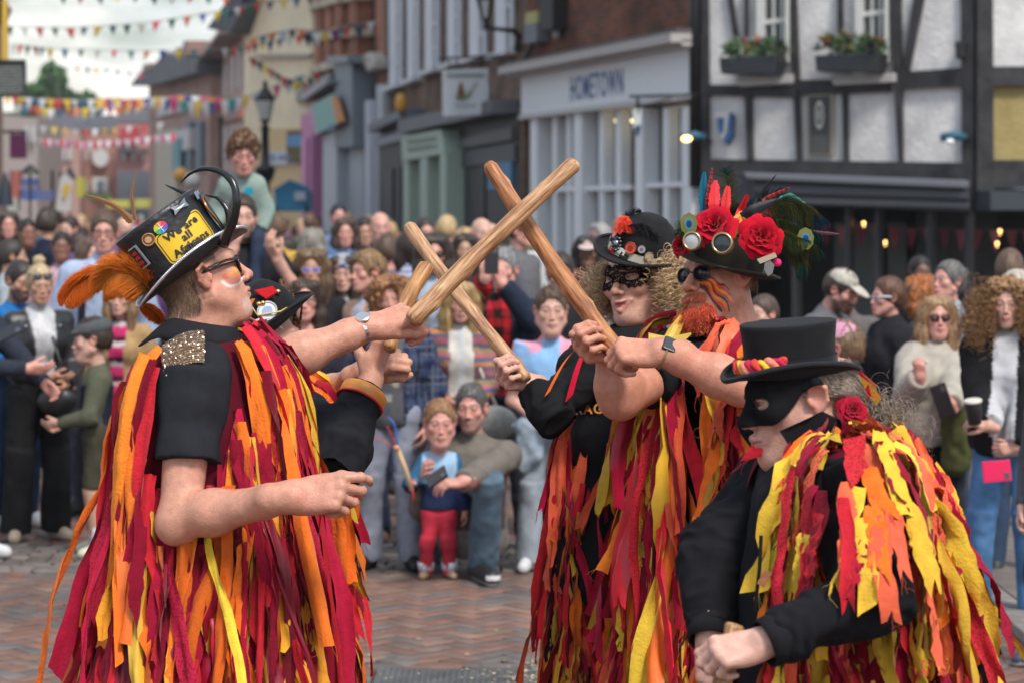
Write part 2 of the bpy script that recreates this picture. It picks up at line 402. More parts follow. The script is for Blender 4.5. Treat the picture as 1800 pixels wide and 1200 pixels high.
def fold(v,n,amp,f=14.0,seed=0,dirv=(0,0,1)):
	w=v+seed*7.3;a=vnoise(w,f*.5);b=vnoise(w*V(1,1,.55)+.4*a[:,None]*.1,f)
	r=1-np.abs(b)*2;return v+n*(amp*(r*.6+.5*vnoise(w,f*2.3)+.6*a))[:,None]
def hair_prims(S,kind='short',t=.012):
	T=t
	if kind=='bald':return S
	S.ell((0,-.020,.038),(.074+T*(.55 if kind=='short' else 1),.094+T,.086+T),k=.01)
	S.ell((0,-.045,.0),(.070+T,.072+T,.085),k=.03)
	if kind in('long','bob','curlylong'):
		z1={'long':-.30,'bob':-.13,'curlylong':-.30}[kind];w={'long':.0,'bob':.0,'curlylong':.05}[kind]
		for s in(-1,1):
			S.chain([(s*.052,.035,.088),(s*.082,.010,.02),(s*(.090+w),.005,-.09),(s*(.085+w),.03,z1)],[.026+T,.028+T,.032+T+w*.5,.022+w*.3],.03)
			S.chain([(s*.05,-.06,.04),(s*(.06+w),-.06,-.08),(s*(.05+w),-.06,z1+.02)],[.045,.05+w*.4,.03],.04)
	fy=.112;S.ell((0,fy,-.022),(.068 if kind in('long','bob','curlylong')else .086,.082,.104+.006*(kind!='short')),k=.012,op=-1)
	if kind=='short':
		S.cut((0,-.02,-.052),(0,.15,-1),k=.02)
		for s in(-1,1):S.ell((s*.095,.01,-.02),(.03,.036,.042),k=.01,op=-1)
	if kind=='bun':S.cut((0,-.02,-.06),(0,.4,-1),k=.02);S.ell((0,-.045,.155),(.042,.042,.036),k=.008)
	if kind=='up':S.cut((0,-.02,-.06),(0,.4,-1),k=.02);S.ell((0,-.125,.06),(.035,.032,.035),k=.01)
	if kind=='pony':S.cut((0,-.02,-.06),(0,.4,-1),k=.02);S.chain([(0,-.11,.04),(0,-.14,-.02),(0,-.12,-.14)],[.024,.028,.012],.01)
	return S
def hair_cols(l,col,col2=None,f=1.0):
	col=np.array(col,float);c2=np.array(col2 if col2 is not None else col*.45)
	ang=np.stack([np.arctan2(l[:,0],l[:,1]+.02)*12*f,l[:,2]*12*f,l[:,1]*5*f],1)
	m=ss(-.5,.5,vnoise(ang,1.6)+.4*vnoise(ang,5))[:,None];return c2*(1-m)+col*m
def hair_mesh(hs,T,o,sc,kind,col,h=.006,t=.012,rough=.004,col2=None,curl=0,seed=0):
	S=SDF(T,o,sc);hair_prims(S,kind,t);v,f=S.nets(h);n=vnormals(v,f);l=((v-o)@T)/sc
	ang=np.stack([np.arctan2(l[:,0],l[:,1]+.02)*9,l[:,2]*(6 if not curl else 30),l[:,1]*10],1)+seed
	a=vnoise(ang,1.5)*.6+vnoise(ang,4)*.4
	if curl:a=np.abs(vnoise(l+seed,60))*2-.6+.6*vnoise(l+seed,26)
	v=v+n*(a*rough*sc)[:,None]
	return v,f,hair_cols(l,col,col2)
def strands(roots,dirs,length,n=10,curl=0,curlr=.006,turns=5,r=.0009,grav=.5,jit=.15,seed=0,S=None,off=.004,ns=3,taper=.4,lenj=.3):
	rs=np.random.RandomState(seed);N=len(roots);p=roots.copy();d=nrm(dirs+rs.randn(N,3)*jit)
	ln=np.asarray(length)*(1-lenj*rs.rand(N));C=[p.copy()]
	for i in range(n):
		d=nrm(d+V(0,0,-1)*grav/n*2+rs.randn(N,3)*jit*.25);p=p+d*(ln/n)[:,None]
		if S is not None:
			e=S.ev(p);m=e<off
			if m.any():p[m]+=S.grad(p[m])*(off-e[m])[:,None]
		C.append(p.copy())
	C=np.stack(C,1)
	if curl:
		k=n*curl;t=np.linspace(0,n,k+1);i0=np.minimum(t.astype(int),n-1);fr=(t-i0)[None,:,None]
		C=C[:,i0]*(1-fr)+C[:,i0+1]*fr;T=nrm(np.gradient(C,axis=1));u=nrm(np.cross(T,V(.3,.5,.2)));w=np.cross(T,u)
		ph=rs.rand(N,1)*6.28+np.linspace(0,1,k+1)[None]*turns*6.28*(ln/ln.mean())[:,None]*rs.choice([-1,1],(N,1))
		am=(curlr*(.6+.8*rs.rand(N,1))*np.clip(np.linspace(0,4,k+1),0,1)[None])
		C=C+u*(np.cos(ph)*am)[...,None]+w*(np.sin(ph)*am)[...,None]
	return tubes(C,r,ns,taper)
def tubes(C,r,ns=3,taper=.4):
	N,K=C.shape[:2];T=nrm(np.gradient(C,axis=1));u=nrm(np.cross(T,V(.31,.52,.79)));w=np.cross(T,u)
	rr=(np.asarray(r).reshape(-1,1)*np.linspace(1,taper,K)[None])[...,None]
	ring=np.stack([C+rr*(math.cos(a)*u+math.sin(a)*w)for a in np.arange(ns)*2*PI/ns],2)
	v=ring.reshape(-1,3);b=(np.arange(N)*K*ns)[:,None,None]+(np.arange(K-1)*ns)[None,:,None]
	j=np.arange(ns)[None,None];j2=(j+1)%ns
	f=np.stack([b+j,b+j2,b+ns+j2,b+ns+j],-1).reshape(-1,4);return v,f
def tube_cols(N,K,ns,base,var=.3,seed=0,alt=None):
	rs=np.random.RandomState(seed);c=np.array(base)[None]*(1+var*rs.randn(N,1));c=np.clip(c,.005,1)
	if alt is not None:m=rs.rand(N,1);c=c*(1-m)+np.array(alt)[None]*m
	return np.repeat(c,K*ns,0)
def hair_locks(v,f,T,o,sc,kind,col,col2,seed,curl=0,child=0):
	rs=np.random.RandomState(seed);n=vnormals(v,f);N=520;i=rs.randint(0,len(v),N);l=((v[i]-o)@T)/sc;nl=n[i]@T
	if kind in('short','bald'):d=V(.5*(1 if seed%2 else-1),.55,-.1)*ss(.02,.08,l[:,2:3])+V(0,-.25,-1)*(1-ss(.02,.08,l[:,2:3]));L_=.036
	elif kind in('bun','up'):d=nrm(V(0,-.12,.06)-l)*.8;L_=.05
	else:d=V(0,-.05,-1)+np.stack([np.sign(l[:,0])*.9,0*l[:,0],0*l[:,0]],1)*ss(.05,.1,l[:,2:3]);L_=.12
	d=nrm(d-nl*(d*nl).sum(1,keepdims=True)*.8+nl*(.22 if kind=='short' else .06)+rs.randn(N,3)*.12);v2,f2=strands(v[i]-n[i]*.002,d@T.T,L_*sc,n=6,curl=3 if curl else 0,curlr=.007,turns=3,r=.0023*sc,grav=.25,jit=.16,seed=seed,taper=.3,lenj=.5)
	K=len(v2)//N;c=np.clip(np.array(col)[None]*(1+.3*rs.randn(N,1)),.008,1);b=np.array(col2 if col2 is not None else np.array(col)*.5);m=rs.rand(N,1);return v2,f2,np.repeat(c*(1-m)+b*m,K,0)
def person(x,y,H=1.7,yaw=0,label='',group=None,skin=SK,fem=0,top=(.05,.05,.06),topcol=None,bot=(.03,.035,.05),shoe=(.03,.03,.03),hair='short',hairc=(.08,.045,.025),hairc2=None,hyaw=0,hpitch=0,hroll=0,rh=None,lh=None,rcurl=.5,lcurl=.5,lean=0,sleeve=1.0,h=.011,hh=.0055,loose=.018,legs='stand',botlen=1.0,wide=0,seated=0,z0=0,child=0,hdir=None,stub=0,brow=None,inner=None,jacket=False,name='person',lips=None,ht=.012,hrough=.004,shoesole=None,curl=0,legpts=None,eyes=(.10,.07,.05),topmat=None,foldamp=.006,build_hand=True,face=None,beardcap=None,fat=0,lk=1.0):
	u=H/1.75;hs=(.945 if not fem else .905)*(u**.35 if child else u**.6)
	if child:hs=.90+.05*(H>1.2)
	fw=V(math.sin(yaw),-math.cos(yaw),0);B=frame(fw,(0,0,1));base=V(x,y,z0)
	Lean=RX(-lean)
	def zm(z):return z*lk if z<.92 else .92*lk+(z-.92)*(1.75-.92*lk)/.83
	def bp(p,l=1):
		p=np.array(p,float);p[2]=zm(p[2]);p=p*u
		if l and lean:c=V(0,0,.92*u);p=Lean@(p-c)+c
		return B@p+base
	sw=.178 if not fem else .155
	if child:sw=.15+.02*(H>1.3)
	headT=B@RZ(-hyaw)@RX(hpitch)@RY(hroll);fx=Lean@(V(0,-.015,zm(1.47))*u-V(0,0,.92*u))+V(0,0,.92*u)
	ho=B@(fx+RZ(-hyaw)@RX(hpitch)@V(0,.035,.165*hs*1.0+.0))+base
	root=empty(name,base,label,'person',group)
	bc=brow or tuple(np.array(hairc)*.7)
	parts=[]
	S=SDF(headT,ho,hs);head_prims(S,fem=fem or child,ears=1,fat=1.1 if child else fat,nose=.62 if child else(.70 if fem else .84))
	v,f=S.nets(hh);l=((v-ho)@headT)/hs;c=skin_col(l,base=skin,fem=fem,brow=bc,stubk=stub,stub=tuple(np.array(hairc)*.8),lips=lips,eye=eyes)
	if face is not None:c=face(l,c)
	parts.append((v,f,c))
	SR,SL=bp((sw,-.01,1.375)),bp((-sw,-.01,1.375));U1,U2=.295*u,.255*u
	rh=rh if rh is not None else(sw+.06,.05,.86);lh=lh if lh is not None else(-sw-.06,.05,.86)
	res={}
	for side,sh,hd,cu in((1,SR,rh,rcurl),(-1,SL,lh,lcurl)):
		if isinstance(hd,dict):tgt=np.asarray(hd['w'],float);pole=hd.get('pole',bp((side*.5,-.4,.9)));hy=hd.get('dir');hz=hd.get('up')
		else:tgt=bp(hd,0);pole=bp((side*.55,-.35,.85));hy=hz=None
		el,wr=ik(sh,tgt,U1,U2,pole);fd=nrm(wr-el)if hy is None else nrm(V(*hy));up=nrm(V(*hz))if hz is not None else nrm(np.cross(fd,B@V(0,1,0))*side+B@V(side*.8,.1,.1))
		res[side]=(sh,el,wr,fd,up)
		Hs=SDF(frame(fd,up),wr,.95*(u if not child else u*1.05)*(.92 if fem else 1));hand_prims(Hs,-side,curl=(cu,)*4,thumb=(.6,.5),low=1)
		Hs.p.append(('c',el+(wr-el)*(.0 if sleeve<.7 else .55),wr,.040*u,.025*u,.02,1))
		if sleeve<.7:Hs.p.append(('c',sh+(el-sh)*.3,el,.052*u,.042*u,.03,1))
		v,f=Hs.nets(.0055 if hh<.007 else .008);parts.append((v,f,np.array(skin)*V(1,.95,.93)))
	Cb=SDF();
	for a,b,r in(((0,-.01,1.3),(0,0,1.1),.11),((0,0,1.1),(0,0,.95),.11),((0,-.01,1.35),(0,-.015,1.5),.05)):Cb.p.append(('c',bp(a),bp(b),r*u,r*.95*u,.03,1))
	for s in(1,-1):
		sh,el,wr,_,_=res[s];Cb.p.append(('c',sh,el,.04*u,.034*u,.02,1));Cb.p.append(('c',el,wr,.033*u,.022*u,.02,1));Cb.p.append(('c',bp((0,-.01,1.36)),sh,.05*u,.04*u,.02,1))
	lp={}
	for s in(1,-1):
		if legpts:pts=[np.asarray(q,float)for q in legpts[s]]
		else:
			hip=bp((s*.085,0,.92),0);sp=.10+.03*(s>0);kn=bp((s*sp,.035,.50),0);an=bp((s*(sp+.015),-.01,.09),0);pts=[hip,kn,an,an+(B@V(s*.05,.16,-.055))*u]
		lp[s]=pts;Cb.p.append(('c',pts[0],pts[1],.07*u,.045*u,.03,1));Cb.p.append(('c',pts[1],pts[2],.048*u,.032*u,.02,1))
	v,f=Cb.nets(.018);parts.append((v,f,np.array(skin)))
	v,f,c=join(parts);mesh_obj('body',v,f,M_SKIN,root,cols=c)
	Tp=SDF();Tp.T=B;a=loose
	def tp(p):return bp(p)
	def E(c_,r,k=.05):Tp.p.append(('e',tp(c_),(np.array(r)+a)*u,B@(Lean if lean else np.eye(3)),0,k,1))
	E((0,0,1.27),(.150 if fem else .163,.100+.02*fat,.17));E((0,.004+.02*fat,1.09),(.128 if fem else .150,.096+.04*fat,.17));E((0,-.005,.95),(.158,.108,.12))
	if fem and not child:
		for s in(1,-1):E((s*.07,.085,1.26),(.055,.045,.055))
	Tp.p.append(('c',tp((-sw+.03,-.015,1.38)),tp((sw-.03,-.015,1.38)),(.042+a)*u,(.042+a)*u,.07,1))
	Tp.p.append(('c',tp((0,-.02,1.38)),tp((0,-.02,1.465)),(.062+a*.4)*u,(.058+a*.2)*u,.04,1))
	hemz=.86 if not child else(.84 if lk==1 else .97)
	Tp.p.append(('p',tp((0,0,hemz)),B@(Lean@V(0,0,-1)),0,0,.006,-1))
	for s in(1,-1):
		sh,el,wr,_,_=res[s]
		if sleeve>=.7:
			Tp.p.append(('c',sh,el,(.055+a)*u,(.042+a)*u,.03,1));e=el+(wr-el)*min(sleeve,1.0)*.97;Tp.p.append(('k',el,e,(.042+a)*u,(.030+a*.8)*u,.02,1))
		else:
			e=sh+(el-sh)*sleeve*1.3;Tp.p.append(('k',sh,e,(.058+a)*u,(.055+a*1.2)*u,.03,1))
	v,f=Tp.nets(h);n=vnormals(v,f);v=fold(v,n,foldamp*u**.5,11,seed=x*3+y);l=(v-base)@B/u
	c=np.tile(np.array(top,float),(len(v),1))
	if topcol is not None:c=topcol(l,c)
	mesh_obj('jacket' if jacket else 'top',v,f,topmat or M_CLOTH,root,cols=c)
	Tr=SDF();w=wide
	for s in(1,-1):
		pts=lp[s];kn,an=pts[1],pts[2];e=kn+(an-kn)*(botlen-.5)*2 if botlen>.5 else pts[0]+(kn-pts[0])*botlen*2
		if botlen>.5:
			Tr.p.append(('c',pts[0],kn,(.088+w*.3)*u,(.062+w*.5)*u,.03,1));Tr.p.append(('k',kn,e+nrm(an-kn)*.03*u,(.062+w*.5)*u,(.050+w)*u,.02,1))
		else:Tr.p.append(('k',pts[0],e,(.09+w*.3)*u,(.08+w*.5)*u,.03,1))
	Tr.p.append(('c',lp[1][0]+V(0,0,.03*u),lp[-1][0]+V(0,0,.03*u),.10*u,.10*u,.05,1))
	v,f=Tr.nets(h);n=vnormals(v,f);v=fold(v,n,.007*u**.5,12,seed=x+5)
	jean=ss(-.6,.7,vnoise(v,9))[:,None];c=np.array(bot)[None]*(.8+.4*jean)
	mesh_obj('trousers' if botlen>.6 else 'shorts',v,f,M_CLOTH,root,cols=c)
	for s in(1,-1):
		pts=lp[s];an,toe=pts[2],pts[3];d=nrm(V(toe[0]-an[0],toe[1]-an[1],0));g=V(an[0],an[1],z0);gz=min(an[2],toe[2])if legpts else z0+.035*u
		Sh=SDF();zt=(toe[2]if legpts else z0+.035*u)
		Sh.p.append(('c',an-d*.02*u+V(0,0,-.02*u),V(*(an[:2]-d[:2]*.03*u),max(an[2]-.05*u,z0+.036*u)),.040*u,.036*u,.02,1))
		Sh.p.append(('c',V(*(an[:2]-d[:2]*.03*u),max(an[2]-.05*u,z0+.036*u)),V(*(an[:2]+d[:2]*.14*u),zt),.036*u,.034*u,.02,1))
		Sh.p.append(('c',an+d*.01*u,V(*(an[:2]+d[:2]*.12*u),zt+.01*u),.036*u,.028*u,.03,1))
		Sh.p.append(('p',V(0,0,z0+.002),V(0,0,-1),0,0,.004,-1))
		v,f=Sh.nets(.009);c=np.tile(np.array(shoe,float),(len(v),1))
		if shoesole is not None:c[v[:,2]<z0+.028*u]=shoesole
		mesh_obj('shoe',v,f,M_PLAIN,root,cols=c)
	if hair!='bald':
		hk=hair
		v,f,c=hair_mesh(hs,headT,ho,hs,hk,hairc,h=hh+.001,t=ht,rough=hrough,col2=hairc2,curl=curl,seed=x)
		if hh<.0055:
			v2,f2,c2=hair_locks(v,f,headT,ho,hs,hk,hairc,hairc2,int(abs(x*997+y*131))%9999,curl,child);v,f,c=join([(v,f,c),(v2,f2,c2)])
		mesh_obj('hair',v,f,M_HAIR,root,cols=c)
	return dict(root=root,T=headT,o=ho,s=hs,B=B,base=base,u=u,arms=res,bp=bp,legs=lp)
def on_head(p,l):return p['T']@(np.asarray(l,float)*p['s'])+p['o']
def glasses(p,frame_c=(.02,.02,.02),lens=(.02,.02,.025),r=.024,rz=.019,dark=True,up=0,name='sunglasses',y=.092,lensmat=None):
	m=MB();T=p['T']
	def X(a):return on_head(p,V(*a)+V(0,0,up))
	m.col=lens
	for s in(-1,1):
		ring=[X((s*.033+r*math.cos(t)*(1 if abs(math.cos(t))>.0 else 1),y-.010*abs(s*.033+r*math.cos(t))/.05,rz*math.copysign(abs(math.sin(t))**.7,math.sin(t))-.003))for t in np.linspace(0,2*PI,17)[:-1]]
		if dark:
			m.mi=0;m.col=lens;m.prism(ring,T@V(0,-.003,0)*p['s'])
		m.mi=1;m.col=frame_c;m.tube(ring+[ring[0]],.0022,6,cap=False)
		m.tube([X((s*.056,y-.012,.006)),X((s*.078,.04,.008)),X((s*.081,-.02,.004))],[.003,.0025,.002],6)
	m.tube([X((-.010,y,.0)),X((0,y+.003,.003)),X((.010,y,.0))],.002,6)
	return m.build(name,[lensmat or M_GLOSS,M_GLOSS],p['root'],smooth=True)
CRIM=(.36,.008,.035);DKRED=(.20,.004,.018);RED=(.60,.02,.035);ORG=(.85,.17,.02);YEL=(.82,.50,.05);COR=(.80,.13,.06);GOLD=(.80,.33,.03)
def ribbons(S,roots,nors,length,width,off,seed=0,K=15,sway=.12,twist=.5,flare=0.0,wind=(0,0,0),bulge=1.0):
	rs=np.random.RandomState(seed);N=len(roots);p=roots+nors*off[:,None]
	out_=nrm(nors*V(1,1,.1));g=V(0,0,-1)+np.asarray(wind)
	n=nors.copy();d=nrm(g-n*(n@g)[:,None]+out_*.25);ds=(length/K)[:,None]
	tw=rs.randn(N)*twist*.5;tv=rs.randn(N)*twist;C,Wd=[],[]
	lat=rs.randn(N,3)*V(1,1,.2)*sway
	for i in range(K+1):
		w=nrm(np.cross(d,n));w=w*np.cos(tw)[:,None]+np.cross(d,w)*np.sin(tw)[:,None]
		C.append(p.copy());Wd.append(w)
		if i==K:break
		lat=lat*.85+rs.randn(N,3)*V(1,1,.2)*sway*.45
		tgt=g+lat+out_*flare;d=nrm(d*.45+nrm(tgt)*.75);tw=tw*.9+tv*(.5/K)*6+rs.randn(N)*twist*.1
		p=p+d*ds;e=S.ev(p);m=e<off
		if m.any():
			gr=S.grad(p[m]);p[m]+=gr*(off[m]-e[m])[:,None];n[m]=nrm(n[m]*.4+gr*.6)
		m2=e<off+.05
		if m2.any():pass
	C=np.stack(C,1);Wd=np.stack(Wd,1);nn=nrm(np.cross(Wd,nrm(np.gradient(C,axis=1))))
	t=np.linspace(0,1,K+1)[None,:,None];wv=width[:,None,None]*(.72+.28*np.minimum(t*6,1))*(1+.10*np.sin(t*rs.uniform(4,14,(N,1,1))+rs.rand(N,1,1)*6))
	bul=bulge*width[:,None,None]*rs.uniform(-.45,.55,(N,1,1))*(.6+.6*np.sin(t*rs.uniform(2,9,(N,1,1))+rs.rand(N,1,1)*6))
	cols=[]
	for a in(-1,-.5,0,.5,1):cols.append(C+Wd*wv*(.5*a+(.028*rs.randn(N,K+1,1)if abs(a)==1 else 0))+nn*bul*(1-abs(a))+nn*(.0025*rs.randn(N,K+1,1))+nn*width[:,None,None]*.26*bulge*a*np.sin(t*rs.uniform(3,12,(N,1,1))+rs.rand(N,1,1)*6))
	G=np.stack(cols,2)
	dl=nrm(G[:,-1]-G[:,-2]);w_=width[:,None,None]
	kind=rs.rand(N);sl=rs.uniform(-.8,.8,N)
	prof=np.zeros((N,5));prof+=np.array([-1,-.5,0,.5,1])[None]*sl[:,None]*.5
	m=kind<.3;prof[m]=V(.35,0,-.55,0,.35);prof+=rs.randn(N,5)*.08
	G[:,-1]+=dl*(prof[:,:,None]*w_)
	return G
M_PRINT=mat('printed rag',rough=.75,vcol=True,bump=.5,bscale=120,spec=.25,bdist=.004)
def _prt():
	t=M_PRINT.node_tree;b=t.nodes['Principled BSDF'];tcn=[n for n in t.nodes if n.type=='TEX_COORD'][0];vc=[n for n in t.nodes if n.type=='VERTEX_COLOR'][0];v=t.nodes.new('ShaderNodeTexVoronoi');v.inputs['Scale'].default_value=190;t.links.new(tcn.outputs['Object'],v.inputs['Vector'])
	r=t.nodes.new('ShaderNodeValToRGB');r.color_ramp.interpolation='CONSTANT';r.color_ramp.elements[0].color=(.55,.40,.40,1);r.color_ramp.elements[1].position=.38;r.color_ramp.elements[1].color=(1.05,1.05,1.05,1);t.links.new(v.outputs['Distance'],r.inputs['Fac']);x=t.nodes.new('ShaderNodeMix');x.data_type='RGBA';x.blend_type='MULTIPLY';x.inputs['Factor'].default_value=1;t.links.new(vc.outputs['Color'],x.inputs['A']);t.links.new(r.outputs['Color'],x.inputs['B']);t.links.new(x.outputs['Result'],b.inputs['Base Color'])
_prt()
def rib_faces(K1,W_=5):
	return np.array([(i*W_+j,i*W_+j+1,(i+1)*W_+j+1,(i+1)*W_+j)for i in range(K1-1)for j in range(W_-1)])
def put_ribbons(G,pal,prob,parent,seed=0,satin=.12,named=90,pick=None):
	rs=np.random.RandomState(seed);N,K1=G.shape[:2];f0=rib_faces(K1);idx=rs.choice(len(pal),N,p=prob)
	pr_=(rs.rand(N)<.10)&(idx<3);c=np.array(pal)[idx]*(1+.17*rs.randn(N,1))*np.exp(.028*rs.randn(N,3));c=np.clip(c,.003,.9)
	tr=np.where(rs.rand(N)<.35)[0];tc_,th=[],[]
	for i in tr:
		for _ in range(3):
			j=rs.randint(5);e=G[i,-1,j];d=nrm(G[i,-1,j]-G[i,-3,j]);q=[e]
			for k in range(5):d=nrm(d+rs.randn(3)*.35+V(0,0,-.2));q.append(q[-1]+d*.008)
			th.append(q);tc_.append(c[i]*.9)
	v,f=tubes(np.array(th),.0005,3,.8);tag(mesh_obj('loose_threads',v,f,M_RIB,parent,cols=np.clip(np.repeat(np.array(tc_),18,0),0,1)),kind='stuff')
	score=rs.rand(N)+(0 if pick is None else pick);order=np.argsort(-score);first=order[:named];rest=order[named:];sat=rs.rand(N)<satin
	nv=K1*5
	for i in first:
		o=mesh_obj('ribbon',G[i].reshape(-1,3),f0,M_PRINT if pr_[i]else(M_SATIN if sat[i]else M_RIB),parent,cols=np.tile(c[i],(nv,1)));o['group']='ribbons on a tattered coat'
	for flag,mt in((2,M_PRINT),(1,M_SATIN),(0,M_RIB)):
		q=[i for i in rest if(2 if pr_[i]else int(sat[i]))==flag]
		if q:
			v=G[q].reshape(-1,3);f=(f0[None]+(np.arange(len(q))*nv)[:,None,None]).reshape(-1,4)
			tag(mesh_obj('ribbon_layer',v,f,mt,parent,cols=np.repeat(c[q],nv,0)),kind='stuff')
def sample(v,f,n,keep,rs,wz=None):
	c=v[f].mean(1);nr=np.cross(v[f[:,2]]-v[f[:,0]],v[f[:,3]]-v[f[:,1]]);a=np.linalg.norm(nr,axis=1);nr=nrm(nr)
	k=keep(c,nr).astype(float)*a
	i=rs.choice(len(c),n,p=k/k.sum());return c[i]+rs.randn(n,3)*.004,nr[i]
def text2d(s,size=1.0,align='CENTER',bold=0.0,space=1.0):
	cu=bpy.data.curves.new('lettering','FONT');cu.body=s;cu.size=size;cu.align_x=align;cu.align_y='CENTER';cu.offset=bold;cu.space_character=space;cu.resolution_u=3
	o=bpy.data.objects.new('lettering',cu);COL.objects.link(o);bpy.context.view_layer.update()
	me=bpy.data.meshes.new_from_object(o.evaluated_get(bpy.context.evaluated_depsgraph_get()))
	v=np.array([q.co[:]for q in me.vertices]);f=[tuple(p.vertices)for p in me.polygons]
	bpy.data.objects.remove(o);bpy.data.curves.remove(cu);bpy.data.meshes.remove(me);return v,f
def text_on(name,s,size,fn,col,parent,bold=0.0,matl=None,space=1.0):
	v,f=text2d(s,size,bold=bold,space=space)
	w=np.array([fn(a[0],a[1])for a in v]);return mesh_obj(name,w,f,matl or M_PLAIN,parent,smooth=False,cols=np.tile(np.array(col,float),(len(w),1)))
class Hat:
	def __init__(s,T,o,rx=.082,ry=.1,h=.15,flare=1.08,bw=.045,curl=.035,dip=0.0,rnd_=0.0,top=.0):
		s.T,s.o,s.rx,s.ry,s.h,s.fl,s.bw,s.curl,s.dip,s.rnd,s.top=T,V(*o),rx,ry,h,flare,bw,curl,dip,rnd_,top
	def X(s,p):return s.T@V(*p)+s.o
	def side(s,a,z,out_=0.0):
		t=z/s.h;k=1+(s.fl-1)*t*t-.02*math.sin(PI*t)
		if s.rnd and t>.45:k*=math.sqrt(max(1-((t-.45)/.58)**2*s.rnd,.02))
		return s.X((math.sin(a)*(s.rx*k+out_),math.cos(a)*(s.ry*k+out_),z))
	def sidef(s,a0,z0,out_=.002,rot=0):
		r=(s.rx+s.ry)/2
		return lambda u,v:s.side(a0-(u*math.cos(rot)-v*math.sin(rot))/r,z0+u*math.sin(rot)+v*math.cos(rot),out_)
	def brim(s,a,t,up=0):
		b=s.bw*t;cs=abs(math.sin(a))**1.5
		z=s.curl*cs*max(t,0)**2.2-s.dip*math.cos(a)**2*t*(1 if math.cos(a)>0 else .6)+.012*(1-cs)*t*t*0
		return s.X((math.sin(a)*(s.rx+b*(1-.25*t*cs)),math.cos(a)*(s.ry+b),z+up))
	def build(s,parent,col=(.012,.012,.014),matl=None,edge=None,edgemat=None,edger=.004):
		n=64;v=[];f=[]
		rows=[[s.side(2*PI*j/n,s.h*t)for j in range(n)]for t in np.linspace(0,1,15)]
		top=[(.97,1.012),(.90,1.022),(.6,1.02),(.3,1.012),(.02,1.01)]
		last=np.array(rows[-1]);cen=s.X((0,0,s.h))
		for k,z in top:
			rows.append([cen+(q-cen)*k+s.T@V(0,0,s.h*(z-1)+s.top*(1-k*k))for q in last])
		for r in rows:v+=r
		R_=len(rows);f+=[(i*n+j,i*n+(j+1)%n,(i+1)*n+(j+1)%n,(i+1)*n+j)for i in range(R_-1)for j in range(n)]
		b0=len(v);bt=np.linspace(-.06,1,12)
		for t in bt:v+=[s.brim(2*PI*j/n,max(t,-.05),.0015)for j in range(n)]
		for t in bt[::-1]:v+=[s.brim(2*PI*j/n,max(t,-.05),-.0025)for j in range(n)]
		m=24;f+=[(b0+i*n+j,b0+(i+1)*n+j,b0+(i+1)*n+(j+1)%n,b0+i*n+(j+1)%n)for i in range(m-1)for j in range(n)]
		v=np.array(v);v=v+.0012*np.stack([vnoise(v+3*i,30)for i in range(3)],1)
		o=mesh_obj('hat',v,f,matl or M_FELT,parent,cols=np.tile(np.array(col,float),(len(v),1)))
		e=MB();e.col=edge or tuple(np.array(col)*1.6);e.tube([s.brim(a,1.0)for a in np.linspace(0,2*PI,97)],edger,8,cap=False);e.build('brim_edge',edgemat or matl or M_FELT,o,smooth=True)
		s.ob=o;return o
	def band(s,z0,z1,col,name='hat_band',matl=None,out_=.0025):
		n=64;v=[s.side(2*PI*j/n,z,out_)for z in(z0,z1)for j in range(n)];f=[(j,(j+1)%n,n+(j+1)%n,n+j)for j in range(n)]
		return mesh_obj(name,v,f,matl or M_SATIN,s.ob,cols=np.tile(np.array(col,float),(len(v),1)))
	def badge(s,a,z,r,col,rim=None,out_=.004,inner=None,matl=None,oval=1.0):
		fn=s.sidef(a,z,out_);m=MB();nn=20
		def disc(rr,o2,c):
			g=s.sidef(a,z,o2);m.col=c;p=[g(rr*math.cos(t),rr*oval*math.sin(t))for t in np.linspace(0,2*PI,nn+1)[:-1]];m.add([g(0,0)]+p,[(0,1+i,1+(i+1)%nn)for i in range(nn)])
		m.col=rim or col;m.tube([fn(r*math.cos(t),r*oval*math.sin(t))for t in np.linspace(0,2*PI,nn+1)],r*.12,6,cap=False);disc(r,out_,col)
		if inner:disc(r*.55,out_+.0012,inner)
		return m.build('badge',matl or M_GLOSS,s.ob,smooth=True)
